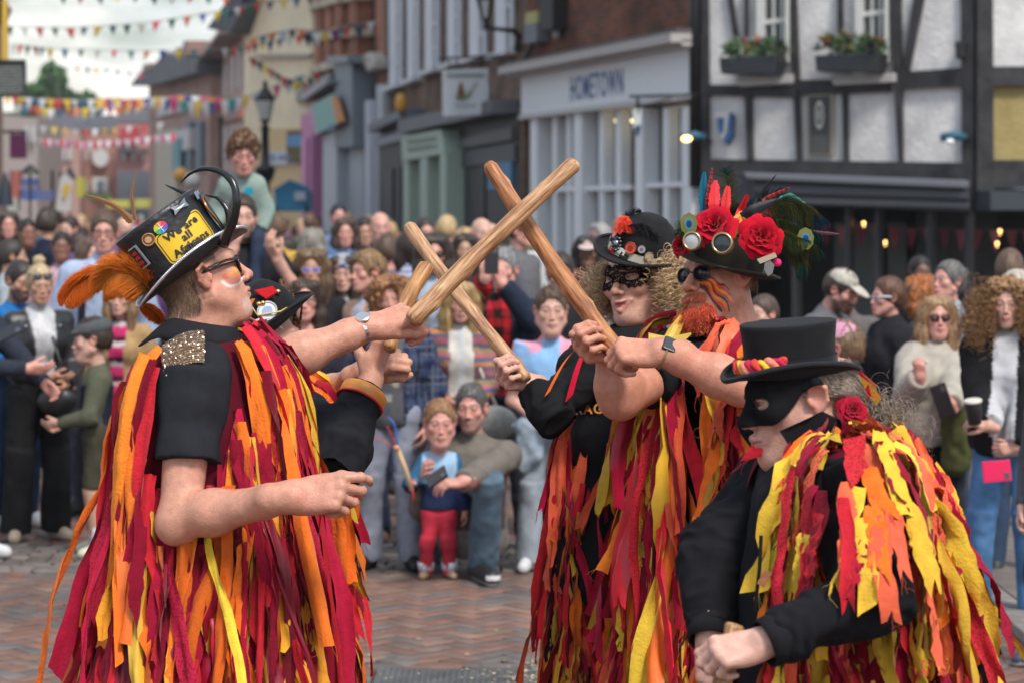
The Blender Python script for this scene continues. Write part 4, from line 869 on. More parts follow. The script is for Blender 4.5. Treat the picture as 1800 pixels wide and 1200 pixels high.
# ================================================================ F2 the white shop front
f2=Fac((.22,34.8),(2.24,28.3))
def shop2():
	r=bld('white_shop','white-fronted shop with HOMETOWN in blue letters below a dark brick wall',(.22,34.8))
	f2.build('wall',[([(925,-1400),(1237,-1900),(1237,90),(925,140)],-.4,0)],M_BRD,r);f2.build('wall',[([(925,205),(938,205),(938,640),(925,640)],-.3,0),([(1114,190),(1130,188),(1130,760),(1114,750)],-.3,0)],M_BRK,r)
	f2.build('fascia',[(f2.rect(930,1237,132,207),-.2,.12)],(.74,.76,.78),r);f2.build('cornice',[(f2.rect(924,1238,120,133),-.1,.42),(f2.rect(924,1238,128,138),-.1,.28)],(.40,.37,.35),r);f2.build('cornice',[(f2.rect(932,1237,203,211),-.1,.18)],(.50,.49,.49),r)
	f2.build('lead_flashing',[(f2.rect(924,1238,113,120),-.1,.34)],(.09,.08,.075),r)
	f2.build('window',[(f2.rect(940,1236,208,600),-.15,-.13)],M_GLASS2,r)
	def gb(l,n1=.05):return[([(x0,190),(x1,190),(x1,720),(x0,720)],-.12,n1)for x0,x1 in l]
	f2.build('window_frame',gb([(944,956),(1021,1035),(1130,1143),(1218,1230)],.10),(.76,.78,.80),r);f2.build('glazing_bar',gb([(973,981),(998,1005),(1055,1064),(1084,1094),(1168,1178),(1200,1212)],.02),(.74,.76,.78),r)
	f2.build('glazing_bar',[(f2.rect(944,1114,331,339),-.12,.05),(f2.rect(1130,1234,323,331),-.12,.045)],(.76,.78,.80),r);f2.build('stallriser',[(f2.rect(940,1236,470,640),-.3,.14)],(.55,.57,.60),r)
	u0,z0=f2.uz(1065,153);v,f=text2d('HOMETOWN',.46,bold=.006,space=1.22);xs=v[:,0].max()-v[:,0].min();u1,_=f2.uz(1018,150);u2,_=f2.uz(1112,150);k=(u2-u1)/xs
	w=np.array([f2.X((u1+u2)/2+a[0]*k,z0+a[1]*1.0,.128)for a in v]);mesh_obj('shop_lettering',w,f,M_PLAIN,r,smooth=False,cols=np.tile(V(.035,.10,.30),(len(w),1)))
	for px,py in((1076,211),(1105,211),(1194,211),(1224,211)):m=MB();m.lathe([(0,.02),(.07,0),(.06,-.03),(0,-.035)],f2.P(px,py,-.10),n=14);o=m.build('ceiling_lamp',M_LAMP2,r,smooth=True)
	o=MB();
	e=bld('hanging_sign','small pale projecting sign on an iron arm in front of the shop windows',f2.P(1115,215)[:2],'sign');m=MB();a=f2.P(1236,163,.1);b=f2.P(1108,168,.9);
	p0,p1=W(1240,166,27.9),W(1106,170,27.9);m.col=(.015,.015,.015);m.tube([p0,p1],.018,6);m.tube([W(1121,170,27.9),W(1121,190,27.9)],.02,6);m.tube([W(1121,200,27.9),W(1123,190,27.9),W(1180,172,27.9)],.010,5);m.build('bracket',M_IRON,e,smooth=True)
	m=MB();m.col=(.50,.55,.52);m.prism([W(*p,27.9)for p in((1112,192),(1127,190),(1126,222),(1121,236),(1113,226))],V(.0,.08,0));m.col=(.02,.04,.10);m.prism([W(*p,27.88)for p in((1116,222),(1127,220),(1124,238),(1120,240))],V(.0,.10,0));m.build('sign_board',M_PLAIN,e)
	e=bld('alarm_box','grey and yellow alarm box high on the dark brick wall',f2.P(956,50)[:2],'alarm box');m=MB();m.col=(.16,.17,.20);m.prism([f2.P(*p,.02)for p in((945,44),(967,40),(967,74),(945,78))],f2.n*.18);m.col=(.40,.36,.12);m.prism([f2.P(*p,.03)for p in((946,24),(966,20),(967,40),(945,44))],f2.n*.16);m.build('box',M_PLAIN,e)
	e=bld('speaker_box','tall black box on the brick wall beside the alarm',f2.P(986,20)[:2],'wall box');m=MB();m.col=(.012,.012,.014);m.prism([f2.P(*p,.02)for p in((975,-10),(998,-16),(998,52),(976,56))],f2.n*.2);m.col=(.3,.3,.32);m.prism([f2.P(*p,.05)for p in((983,54),(991,53),(991,66),(983,67))],f2.n*.05);m.build('box',M_PLAIN,e)
	m=MB();m.col=(.012,.012,.014);a=f2.uz(948,80);m.tube([f2.P(932,132,.08),f2.P(934,100,.08),f2.P(948,82,.1)],.035,8);m.build('drain_pipe',M_IRON,r,smooth=True);m=MB();m.col=(.012,.012,.014);m.tube([f2.P(1236,-300,.1),f2.P(1236,330,.1)],.07,8);o=m.build('drain_pipe',M_IRON,r,smooth=True)
	f2.build('roof',[([(925,-1900),(1237,-2500),(1237,-1900),(925,-1400)],-6,.2)],M_SLATE,r)
shop2()
# ================================================================ F3 brown brick terrace with white sashes
f3=Fac((-2.45,46.5),(.20,35.0))
def terrace3():
	r=bld('brick_terrace','brown brick terrace with tall white sash windows above dark and green shopfronts',(-2.45,46.5))
	f3.build('wall',[([(676,-700),(927,-1400),(927,235),(676,255)],-.4,0)],M_BRK,r)
	for x0,x1,ys in((690,711,158),(722,741,147),(753,776,131),(793,815,118),(832,859,107),(878,907,100)):
		w=f3.build('window',[([(x0,-600),(x1,-640),(x1,ys-10),(x0,ys-4)],.005,.02)],M_GLASS,r);xm=x0+(x1-x0)*.62
		f3.build('frame',[([(x0,-600),(xm,-620),(xm,ys-6),(x0,ys)],.02,.07),([(x1-3,-640),(x1,-640),(x1,ys-12),(x1-3,ys-10)],.02,.07)],(.62,.64,.68),w);f3.build('sill',[([(x0-4,ys-3),(x1+2,ys-13),(x1+2,ys-5),(x0-4,ys+6)],.0,.18)],(.55,.56,.58),w)
		f3.build('glazing_bar',[([(xm,ys-q),(x1,ys-q-5),(x1,ys-q),(xm,ys-q+5)],.02,.06)for q in(48,90,140)],(.55,.57,.6),w)
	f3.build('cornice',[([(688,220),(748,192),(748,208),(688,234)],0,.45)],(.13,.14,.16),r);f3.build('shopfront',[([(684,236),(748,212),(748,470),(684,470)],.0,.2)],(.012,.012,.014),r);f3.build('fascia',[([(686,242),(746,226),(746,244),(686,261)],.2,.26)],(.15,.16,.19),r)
	v,f=text2d('BLUEBIRD',.32,bold=.006)
	m=MB();m.col=(.42,.44,.50);rs=np.random.RandomState(3);x=690
	while x<742:w_=rs.uniform(2.5,5);yy=246-(x-690)*.27;m.prism([f3.P(x,yy,.262),f3.P(x+w_,yy-1,.262),f3.P(x+w_,yy+8,.262),f3.P(x,yy+9,.262)],f3.n*.01);x+=w_+2
	m.build('shop_lettering',M_PLAIN,r)
	f3.build('pilaster',[([(672,150),(684,148),(684,470),(672,470)],0,.12)],(.45,.47,.50),r);f3.build('door_panel',[([(700,300),(712,297),(712,470),(700,470)],.2,.24),([(722,296),(726,294),(726,470),(722,470)],.2,.24)],(.03,.03,.035),r)
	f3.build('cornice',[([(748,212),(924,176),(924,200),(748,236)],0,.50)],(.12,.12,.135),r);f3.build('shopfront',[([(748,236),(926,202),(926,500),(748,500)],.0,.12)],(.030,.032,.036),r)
	f3.build('fascia',[([(828,246),(922,222),(922,246),(828,262)],.12,.2)],(.075,.075,.08),r);f3.build('fascia',[([(830,268),(924,254),(924,284),(830,294)],.12,.17)],(.05,.055,.065),r)
	g=(.36,.45,.37);f3.build('green_fascia',[([(746,240),(820,228),(828,270),(748,284)],.12,.42)],g,r);f3.build('green_pilaster',[([(746,280),(756,279),(756,500),(746,500)],.12,.38),([(779,277),(792,275),(792,500),(779,500)],.12,.40),([(818,270),(829,268),(829,500),(818,500)],.12,.42)],g,r);f3.build('shop_window',[([(756,284),(780,281),(780,480),(756,480)],.13,.16),([(792,279),(818,275),(818,480),(792,480)],.13,.16)],(.10,.13,.09),r)
	m=MB();m.col=(.20,.27,.20)
	for k in range(2):
		x=760
		while x<808:w_=rs.uniform(3,6);yy=247+k*13-(x-760)*.12;m.prism([f3.P(x,yy,.43),f3.P(x+w_,yy-.5,.43),f3.P(x+w_,yy+6.5,.43),f3.P(x,yy+7,.43)],f3.n*.01);x+=w_+2.5
	m.build('shop_lettering',M_PLAIN,r)
	f3.build('blue_poster',[([(876,290),(918,284),(918,334),(876,334)],.13,.17)],(.05,.20,.36),r);f3.build('door_panel',[([(838,300),(868,298),(868,500),(838,500)],.12,.15)],(.015,.015,.018),r);f3.build('brick_pier',[([(924,190),(932,190),(932,600),(924,600)],-.3,.1)],M_BRK,r)
	f3.build('roof',[([(676,-1100),(927,-2000),(927,-1400),(676,-700)],-6,.2)],M_SLATE,r)
	e=bld('hanging_sign','square pale grey hanging sign with a brown and green figure',W(818,165,36)[:2],'sign');m=MB();m.col=(.50,.53,.56);m.prism([W(*p,35.6)for p in((777,124),(858,120),(858,200),(778,205))],V(0,.07,0));m.build('sign_board',M_PLAIN,e)
	m=MB();m.col=(.02,.02,.02);m.tube([W(770,103,35.6),W(880,99,35.6)],.018,6);m.tube([W(790,104,35.6),W(790,124,35.6)],.012,5);m.tube([W(845,101,35.6),W(845,121,35.6)],.012,5);m.build('bracket',M_IRON,e)
	m=MB();m.col=(.18,.06,.03);m.prism([W(*p,35.58)for p in((803,166),(806,152),(809,145),(813,146),(814,156),(818,164),(814,172),(804,172))],V(0,-.01,0));m.col=(.09,.20,.05);m.prism([W(*p,35.58)for p in((799,168),(808,174),(820,168),(828,162),(826,170),(816,176),(804,176))],V(0,-.012,0));m.col=(.22,.26,.18);m.prism([W(*p,35.58)for p in((822,164),(838,143),(839,145),(824,167))],V(0,-.012,0));m.col=(.13,.22,.20)
	x=785
	while x<850:w_=rs.uniform(2,5);m.prism([W(x,129,35.58),W(x+w_,129,35.58),W(x+w_,135,35.58),W(x,135.5,35.58)],V(0,-.01,0));x+=w_+1.5
	m.col=(.35,.37,.38);m.prism([W(*p,35.58)for p in((800,184),(836,183),(836,186),(800,187))],V(0,-.01,0));m.build('sign_picture',M_PLAIN,e)
	for(px,py,c,n,lab)in((760,182,(.65,.33,.05),'hanging_basket','orange round fitting on the cornice left of the square sign'),(876,168,(.60,.54,.46),'alarm_box','pale oval alarm box on brown brick right of the square sign')):
		m=MB();m.col=c;q=f3.P(px,py,.55 if px<800 else .2);m.lathe([(0,-.17),(.07,-.15),(.10,-.05),(.10,.07),(.06,.15),(0,.17)],q,n=16);m.col=(.02,.02,.02);m.lathe([(0,-.20),(.05,-.2),(.05,-.15),(0,-.15)],q,n=10);o=m.build('wall_fitting',M_PLAIN,None,smooth=True);tag(o,lab,'wall fitting')
	e=bld('wall_lantern','black iron lantern on a bracket above the brown brick terrace',f3.P(915,90)[:2],'lantern');m=MB();c=W(853,30,34.6);m.col=(.012,.012,.012);m.tube([f3.P(914,88,.05),W(912,62,34.8),W(900,54,34.7),W(868,51,34.6),W(856,48,34.6)],[.05,.045,.035,.03,.03],8);m.tube([W(856,52,34.6),W(853,36,34.6)],[.06,.03],8);m.build('bracket',M_IRON,e,smooth=True)
	m=MB();m.lathe([(.055,0),(.13,.30),(.14,.32),(.10,.36),(.03,.46),(.0,.52)],W(853,36,34.6),n=6);m.build('frame',M_IRON,e);m=MB();m.col=(.45,.47,.48);m.lathe([(.05,.03),(.118,.28)],W(853,36,34.6)+V(0,-.012,0),n=6);m.build('glass',M_GLOSS,e)
terrace3()
# ================================================================ F4 striped brick building
f4=Fac((-5.0,62),(-2.5,47))
def victorian4():
	r=bld('striped_brick_building','orange brick building with cream stone bands above a pink and grey shopfront',(-5.0,62))
	f4.build('wall',[([(548,-300),(676,-700),(676,300),(548,330)],-.4,0)],M_BRR,r);ps=[];bands=[]
	for i,x in enumerate((556,570,588,606,634)):ps.append(([(x,-300),(x+10+i,-320),(x+10+i,130-i*6),(x,140-i*6)],0,.25))
	f4.build('brick_pier',ps,M_BRR,r)
	for i,x in enumerate((556,570,588,606,634)):
		for y in(10-i*5,62-i*2,122-i*5):bands.append(([(x-2,y),(x+12+i,y-3),(x+12+i,y+10),(x-2,y+13)],.0,.31+.01*i))
	f4.build('stone_band',bands,(.50,.42,.30),r)
	f4.build('window',[([(x,-200),(x+8,-210),(x+8,110),(x,116)],.005,.03)for x in(580,599,620,652)],M_GLASS,r)
	f4.build('cornice',[([(555,168),(628,128),(628,146),(556,184)],0,.6)],(.20,.20,.19),r);f4.build('cornice',[([(580,168),(634,140),(634,148),(580,180)],.6,.72)],(.34,.33,.35),r)
	f4.build('corner_pilaster',[([(628,106),(662,104),(664,260),(630,262)],0,.5)],(.16,.19,.22),r,.02);f4.build('corner_capital',[([(624,100),(666,98),(666,112),(624,114)],0,.62)],(.18,.21,.23),r,.02)
	f4.build('pink_pilaster',[([(556,205),(584,196),(584,480),(556,480)],0,.5)],(.55,.20,.38),r,.03);f4.build('pink_pilaster',[([(572,245),(580,242),(580,480),(572,480)],.5,.6)],(.62,.26,.45),r,.03)
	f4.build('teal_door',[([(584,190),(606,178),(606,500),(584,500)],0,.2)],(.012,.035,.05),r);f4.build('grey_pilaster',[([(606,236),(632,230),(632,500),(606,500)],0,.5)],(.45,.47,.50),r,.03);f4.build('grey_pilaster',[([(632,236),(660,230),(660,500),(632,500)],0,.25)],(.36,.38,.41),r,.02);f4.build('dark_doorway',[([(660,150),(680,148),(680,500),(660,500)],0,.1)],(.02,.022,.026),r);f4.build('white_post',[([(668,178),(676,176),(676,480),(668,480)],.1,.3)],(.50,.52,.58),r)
	e=f4.build('shop_sign',[([(602,186),(642,166),(654,218),(612,236)],.6,.7)],(.16,.40,.34),None);tag(e,'tilted teal green shop sign with orange and blue edges','sign');f4.build('sign_edge',[([(640,168),(648,176),(660,214),(653,220)],.6,.71)],(.62,.25,.08),e);f4.build('sign_edge',[([(598,190),(604,187),(614,236),(606,240)],.6,.712)],(.45,.28,.40),e);f4.build('sign_edge',[([(634,222),(645,218),(648,224),(636,229)],.7,.712)],(.08,.18,.40),e)
	f4.build('bust',[([(664,96),(674,92),(684,104),(684,122),(672,128),(664,112)],.0,.3)],(.42,.40,.34),r,.05)
victorian4()
# ================================================================ F5 cream building and the far terraces
def far_buildings():
	f5=Fac((-9.2,84),(-4.95,60.5));fg=Fac((-6.95,63),(-4.9,60.4))
	r=bld('cream_building','tall cream rendered building with dark roof, painted panel and street name sign',(-6.9,63))
	fg.build('wall',[([(429,48),(470,-30),(480,-300),(556,-300),(556,480),(429,480)],-2,0)],M_CREAM,r);fg.build('roof',[([(398,52),(466,-40),(476,-40),(440,62)],-1.5,.6)],M_SLATE,r);fg.build('string_course',[([(456,96),(552,95),(552,101),(456,102)],0,.15)],(.42,.36,.30),r);fg.build('yellow_band',[([(470,226),(554,225),(554,470),(440,470),(440,300)],0,.04)],(.66,.48,.24),r)
	fg.build('painted_panel',[([(511,231),(554,229),(554,288),(511,288)],.0,.12)],(.16,.05,.03),r);fg.build('panel_sky',[([(514,238),(550,236),(550,258),(514,258)],.12,.14)],(.10,.30,.50),r);fg.build('panel_field',[([(516,258),(550,258),(550,284),(520,284)],.12,.145)],(.13,.10,.03),r)
	e=fg.build('street_name_sign',[([(475,267),(532,266),(532,290),(475,291)],.05,.12)],(.55,.58,.62),None);tag(e,'pale rectangular street name sign on the cream wall','sign');fg.build('sign_mark',[([(483,271),(490,271),(490,284),(483,284)],.12,.13),([(496,274),(524,273),(524,281),(496,282)],.12,.126)],(.18,.22,.32),e)
	e=bld('market_canopy','blue pitched market canopy below the street name sign',W(511,350,50)[:2],'canopy');m=MB();m.col=(.05,.28,.48);m.prism([W(*p,50)for p in((482,338),(486,330),(510,318),(536,328),(541,336),(541,372),(482,372))],V(0,1.2,0));m.build('cover',M_PLAIN,e,bevel=.03)
	m=MB();m.col=(.03,.18,.35);m.prism([W(*p,49.9)for p in((481,334),(510,316),(542,333),(542,337),(510,321),(481,339))],V(0,-.05,0));m.col=(.60,.60,.68);m.prism([W(*p,49.9)for p in((518,338),(537,337),(537,352),(518,353))],V(0,-.03,0));m.build('trim',M_PLAIN,e);m=MB();m.col=(.3,.3,.3)
	for xx in(484,539):q=W(xx,360,50);m.tube([q,V(q[0],q[1],0)],.03,6)
	m.build('frame',M_IRON,e)
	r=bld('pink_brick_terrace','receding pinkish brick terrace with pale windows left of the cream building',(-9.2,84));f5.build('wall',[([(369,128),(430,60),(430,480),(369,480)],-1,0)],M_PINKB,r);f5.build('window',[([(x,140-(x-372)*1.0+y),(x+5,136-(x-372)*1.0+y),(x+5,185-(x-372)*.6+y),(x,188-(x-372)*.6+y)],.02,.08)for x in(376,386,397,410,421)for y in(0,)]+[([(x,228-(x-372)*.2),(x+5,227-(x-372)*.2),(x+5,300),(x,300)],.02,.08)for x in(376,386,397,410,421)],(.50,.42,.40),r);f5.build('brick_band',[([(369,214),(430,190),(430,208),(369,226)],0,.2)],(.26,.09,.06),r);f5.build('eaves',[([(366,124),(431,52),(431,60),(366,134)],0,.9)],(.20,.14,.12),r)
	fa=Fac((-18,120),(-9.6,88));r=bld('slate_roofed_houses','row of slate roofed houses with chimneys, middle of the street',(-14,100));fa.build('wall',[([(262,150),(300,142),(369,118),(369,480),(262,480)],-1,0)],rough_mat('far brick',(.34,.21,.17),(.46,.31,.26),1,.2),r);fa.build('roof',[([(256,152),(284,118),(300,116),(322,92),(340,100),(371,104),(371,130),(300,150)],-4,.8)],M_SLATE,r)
	fa.build('chimney',[([(284,128),(296,124),(296,112),(284,115)],.0,.9),([(360,100),(368,97),(368,72),(360,74)],.0,.9),([(346,100),(353,98),(353,84),(346,86)],.0,.9)],(.26,.15,.12),r)
	fa.build('white_panel',[([(322,230),(345,226),(345,262),(322,268)],.0,.3),([(283,178),(330,166),(330,196),(283,206)],0,.2)],(.55,.54,.52),r);fa.build('window',[([(x,216),(x+9,214),(x+9,300),(x,300)],.0,.2)for x in(334,352)],(.12,.17,.20),r);fa.build('shopfront',[([(284,232),(322,226),(322,400),(284,400)],.0,.3)],(.48,.42,.32),r);fa.build('shop_window',[([(318,246),(332,243),(332,300),(318,302)],.3,.4)],(.10,.30,.33),r)
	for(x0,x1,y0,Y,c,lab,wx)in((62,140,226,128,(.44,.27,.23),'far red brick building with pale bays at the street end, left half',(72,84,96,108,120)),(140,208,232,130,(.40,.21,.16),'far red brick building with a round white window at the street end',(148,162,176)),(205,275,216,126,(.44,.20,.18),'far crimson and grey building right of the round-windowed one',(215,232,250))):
		r=bld('far_building',lab,W((x0+x1)/2,300,Y)[:2]);m=MB();m.col=c;m.prism([W(*p,Y)for p in((x0,y0),(x1,y0),(x1,440),(x0,440))],V(0,6,0));m.build('wall',M_PLAIN,r);m=MB();m.col=(.16,.17,.20);m.prism([W(*p,Y)for p in((x0-3,y0+2),(x0+8,y0-28),(x1-8,y0-30),(x1+3,y0+2))],V(0,5,0));m.build('roof',M_PLAIN,r)
		for w_ in wx:
			for yy in(262,318):m=MB();m.col=(.50,.50,.50);m.prism([W(*p,Y-.1)for p in((w_,yy),(w_+7,yy),(w_+7,yy+20),(w_,yy+20))],V(0,-.15,0));m.build('window',M_PLAIN,r)
		if x0==140:m=MB();m.col=(.62,.62,.62);m.prism([W(178+14*math.cos(a),279+15*math.sin(a),Y-.3)for a in np.linspace(0,2*PI,25)[:-1]],V(0,-.2,0));m.build('round_window',M_PLAIN,r);m=MB();m.col=(.62,.62,.6);m.prism([W(*p,Y-.3)for p in((163,312),(190,312),(190,338),(163,338))],V(0,-.1,0));m.col=(.15,.2,.25);m.prism([W(*p,Y-.45)for p in((171,318),(182,318),(182,338),(171,338))],V(0,-.05,0));m.build('window',M_PLAIN,r)
		if x0==205:m=MB();m.col=(.42,.05,.06);m.prism([W(*p,Y-.3)for p in((212,226),(246,224),(246,246),(212,248))],V(0,-.3,0));m.col=(.12,.13,.15);m.prism([W(*p,Y-.2)for p in((208,300),(275,300),(275,420),(208,420))],V(0,-.2,0));m.col=(.08,.08,.09);m.prism([W(*p,Y-.2)for p in((210,262),(262,262),(262,268),(210,268))],V(0,-.5,0));m.build('shop_sign',M_PLAIN,r)
	r=bld('left_edge_building','sliver of brown building at the left edge behind hanging signs',(-8.6,40));fl=Fac((-13,39.97),(-8.45,39.97));fl.build('brickwork',[(fl.box(0,4.5,0,6.25),0,.03)],M_BRK,r)
	for k,(u0,u1,z0,z1)in enumerate(((.4,1.4,3.6,5.4),(1.9,2.9,3.6,5.4),(3.3,4.2,3.6,5.4),(.3,2.4,.7,2.7),(3.0,4.0,.0,2.4))):
		w=fl.build('window' if k<4 else 'door',[(fl.box(u0,u1,z0,z1),.03,.04)],M_GLASS if k<4 else M_DK,r);fl.build('frame',[(fl.box(u0-.07,u0,z0,z1),.03,.09),(fl.box(u1,u1+.07,z0,z1),.03,.09),(fl.box(u0-.07,u1+.07,z1,z1+.08),.03,.09),(fl.box(u0-.1,u1+.1,z0-.08,z0),.03,.14),(fl.box((u0+u1)/2-.02,(u0+u1)/2+.02,z0,z1),.04,.07)],(.55,.54,.50),w)
	m=MB();m.col=(.15,.10,.085);m.prism([V(-8.42,40,0),V(-9.0,42.6,0),V(-13,42.6,0),V(-13,40,0)],V(0,0,6.6));m.col=(.10,.08,.08);m.prism([V(-8.30,39.9,6.3),V(-8.9,42.7,6.3),V(-13,42.7,6.3),V(-13,39.9,6.3)],V(0,0,.32));m.build('wall',M_PLAIN,r);m=MB();m.col=(.10,.09,.10);m.prism([W(-40,-60,40),W(22,18,40),W(12,44,40),W(-40,50,40)],V(-.6,2.5,0));m.build('roof',M_PLAIN,r)
	for(x0,y0,x1,y1,Y,c,n,lab)in((-12,113,45,171,30,(.035,.045,.045),'hanging_sign','large dark square hanging sign with pale lines of writing, top left'),(17,236,46,279,44,(.11,.02,.08),'hanging_sign','small purple hanging sign under the large dark one'),(3,0,13,110,34,(.60,.38,.05),'banner','narrow yellow banner at the upper left corner')):
		e=bld(n,lab,W((x0+x1)/2,y1,Y)[:2],'sign' if n=='hanging_sign' else 'banner');m=MB();m.col=c;m.prism([W(*p,Y)for p in((x0,y0),(x1,y0),(x1,y1),(x0,y1))],V(0,.06,0));m.build('board',M_PLAIN,e)
		if n=='hanging_sign':
			m=MB();m.col=(.02,.02,.02);m.tube([W(x0-40,y0-4,Y),W(x1,y0-4,Y)],.03,6);m.tube([W(x0+4,y0-4,Y),W(x0+4,y0,Y)],.02,5);m.tube([W(x1-4,y0-4,Y),W(x1-4,y0,Y)],.02,5);m.build('bracket',M_IRON,e)
			if Y==30:
				m=MB();m.col=(.28,.28,.27)
				for k in range(9):
					x=-8+3*(k%2)
					while x<38:w_=rnd.uniform(2,7);m.prism([W(x,118+k*5.4,Y-.012),W(x+w_,118+k*5.4,Y-.012),W(x+w_,120.6+k*5.4,Y-.012),W(x,120.6+k*5.4,Y-.012)],V(0,-.004,0));x+=w_+1.8
				m.build('sign_writing',M_PLAIN,e)
	e=bld('stall_flag','white and yellow feather flag standing in the crowd at left',W(108,360,45)[:2],'flag');m=MB();m.col=(.62,.62,.62);m.prism([W(*p,45)for p in((98,372),(106,312),(116,306),(128,318),(124,372))],V(0,.03,0));m.col=(.75,.50,.05);m.prism([W(*p,44.98)for p in((112,326),(120,322),(124,330),(114,352),(110,346))],V(0,-.02,0));m.build('cloth',M_PLAIN,e);m=MB();m.col=(.02,.02,.02);m.tube([W(107,303,45.1),V(W(104,0,45.1)[0],45.1,0)],.03,6);m.build('pole',M_IRON,e)
	for(x0,y0,x1,y1,Y,c,lab)in((-6,304,24,362,34,(.01,.02,.035),'dark navy gazebo roof at the far left edge'),(36,290,70,306,40,(.015,.015,.02),'small black parasol behind the left crowd'),(112,294,134,316,46,(.015,.02,.03),'black umbrella beside the feather flag')):
		e=bld('parasol',lab,W((x0+x1)/2,y1,Y)[:2],'parasol','parasols over the crowd');m=MB();m.col=c;xm=(x0+x1)/2;c0=W(xm,y0,Y);rr=(x1-x0)/2/F*Y;h_=(y1-y0)/F*Y;m.lathe([(rr,-h_),(rr*.7,-h_*.55),(rr*.3,-h_*.12),(0,0)],c0,n=8);m.build('canopy',M_PLAIN,e);m=MB();m.col=(.05,.05,.05);m.tube([c0,V(c0[0],c0[1],0)],.02,6);m.build('pole',M_IRON,e)
	r=bld('far_building','grey brown far house front at left behind the market stall',W(30,300,90)[:2]);m=MB();m.col=(.34,.29,.27);m.prism([W(*p,90)for p in((-30,200),(66,208),(66,440),(-30,440))],V(0,5,0));m.build('wall',M_PLAIN,r)
	for xx in(44,56):m=MB();m.col=(.5,.5,.5);m.prism([W(*p,89.8)for p in((xx,222),(xx+6,222),(xx+6,250),(xx,250))],V(0,-.1,0));m.build('window',M_PLAIN,r)
	e=bld('stall','market stall with blue and salmon cloths at left behind the crowd',W(45,340,48)[:2],'stall');m=MB()
	for(x0,y0,x1,y1,c)in((20,300,34,348,(.45,.14,.11)),(38,314,64,326,(.10,.14,.35)),(38,334,66,352,(.10,.15,.40)),(66,336,92,352,(.14,.18,.38)),(14,348,30,372,(.5,.5,.46)),(34,326,66,334,(.25,.22,.28))):m.col=c;m.prism([W(*p,48)for p in((x0,y0),(x1,y0),(x1,y1),(x0,y1))],V(0,.3,0))
	m.build('cloth',M_PLAIN,e);m=MB();m.col=(.2,.2,.2)
	for xx in(20,92):q=W(xx,300,48.3);m.tube([q,V(q[0],q[1],0)],.03,6)
	m.build('frame',M_IRON,e)
	e=bld('stall','yellow and green stall roof at the street end behind the quill feathers',W(140,350,60)[:2],'stall');m=MB()
	for(x0,y0,x1,y1,c)in((134,312,146,346,(.45,.42,.05)),(188,352,226,366,(.55,.50,.10)),(150,340,190,352,(.10,.14,.06)),(236,350,262,366,(.5,.48,.12))):m.col=c;m.prism([W(*p,60)for p in((x0,y0),(x1,y0),(x1,y1),(x0,y1))],V(0,.5,0))
	m.build('cloth',M_PLAIN,e)
	for i,(px,py,r_,c)in enumerate(((318,308,13,(.65,.33,.08)),(338,318,15,(.6,.6,.58)))):m=MB();m.col=c;q=W(px,py,55);m.ball(q,r_/F*55,nu=16,nv=12);m.col=(.3,.3,.3);m.tube([q,V(q[0],q[1],1.6)],.01,4);o=m.build('balloon',M_PLAIN,None,smooth=True);tag(o,('orange balloon above the crowd behind the horned hat','white balloon above the crowd beside the orange one')[i],'balloon','balloons above the crowd')
	e=bld('street_lamp','black Victorian street lamp standing before the cream building',W(466,300,48)[:2],'street lamp');q=W(466,318,46);m=MB();s_=46/F;x=q[0]
	def z(py):return HC-(py-YH)*s_
	m.lathe([(.22,0),(.2,.5),(.12,.9),(.10,1.6),(.09,z(320)),(.14,z(318)),(.20,z(300)),(.20,z(296)),(.09,z(290)),(.075,z(262)),(.07,z(230)),(.10,z(226)),(.05,z(220)),(.06,z(214))],(x,46,0),n=12);m.build('post',M_IRON,e,smooth=True)
	m=MB();m.lathe([(.09,z(216)),(.10,z(212)),(.185,z(176)),(.20,z(173)),(.10,z(160)),(.05,z(154)),(.05,z(146)),(.0,z(140))],(x,46,0),n=6);m.build('lantern_frame',M_IRON,e);m=MB();m.col=(.50,.52,.50);m.lathe([(.10,z(211)),(.178,z(178))],(x,45.97,0),n=6);m.build('lantern_glass',M_GLOSS,e)
	m=MB();m.lathe([(.05,0),(.05,z(150))],W(388,0,62)*V(1,1,0),n=8);m.lathe([(.0,z(150)+.1),(.1,z(150)),(.05,z(150)-.1)],W(388,0,62)*V(1,1,0),n=8);o=m.build('thin_pole',M_IRON,None);tag(o,'thin dark pole in front of the pink brick terrace','pole')
	def tree(px,py,w_,h_,Y,seed,lab):
		rs=np.random.RandomState(seed);c=W(px,py,Y);sx,sz=w_/F*Y,h_/F*Y;e=bld('tree',lab,c[:2],'tree','trees on the hill');m=MB();m.col=(.06,.045,.03);g=V(c[0],c[1],0);m.tube([g,g+V(.3,0,c[2]*.6),c],[.5,.35,.15],7)
		for k in range(5):m.tube([g+V(.2,0,c[2]*.7),c+rs.randn(3)*V(sx*.35,1.5,sz*.3)],[.2,.06],5)
		m.build('trunk',M_PLAIN,e,smooth=True);N=3200;cl=rs.randn(16,3);cl=nrm(cl)*rs.uniform(.3,.75,(16,1));p=cl[rs.randint(0,16,N)]+rs.randn(N,3)*.22;k=np.linalg.norm(p,axis=1)<1.05;p=p[k];N=len(p);p=p*V(sx,sx*.8,sz)+c
		a=nrm(rs.randn(N,3));b=nrm(np.cross(a,rs.randn(N,3)));s1=rs.uniform(.15,.42,(N,1));v=np.stack([p-a*s1,p+b*s1*.6,p+a*s1,p-b*s1*.6],1).reshape(-1,3);f=np.arange(N*4).reshape(N,4);cc=V(.075,.16,.05)*rs.uniform(.5,1.6,(N,1))*(1+.3*vnoise(p,.5)[:,None]);mesh_obj('crown',v,f,M_PLAIN,e,smooth=False,cols=np.repeat(cc,4,0))
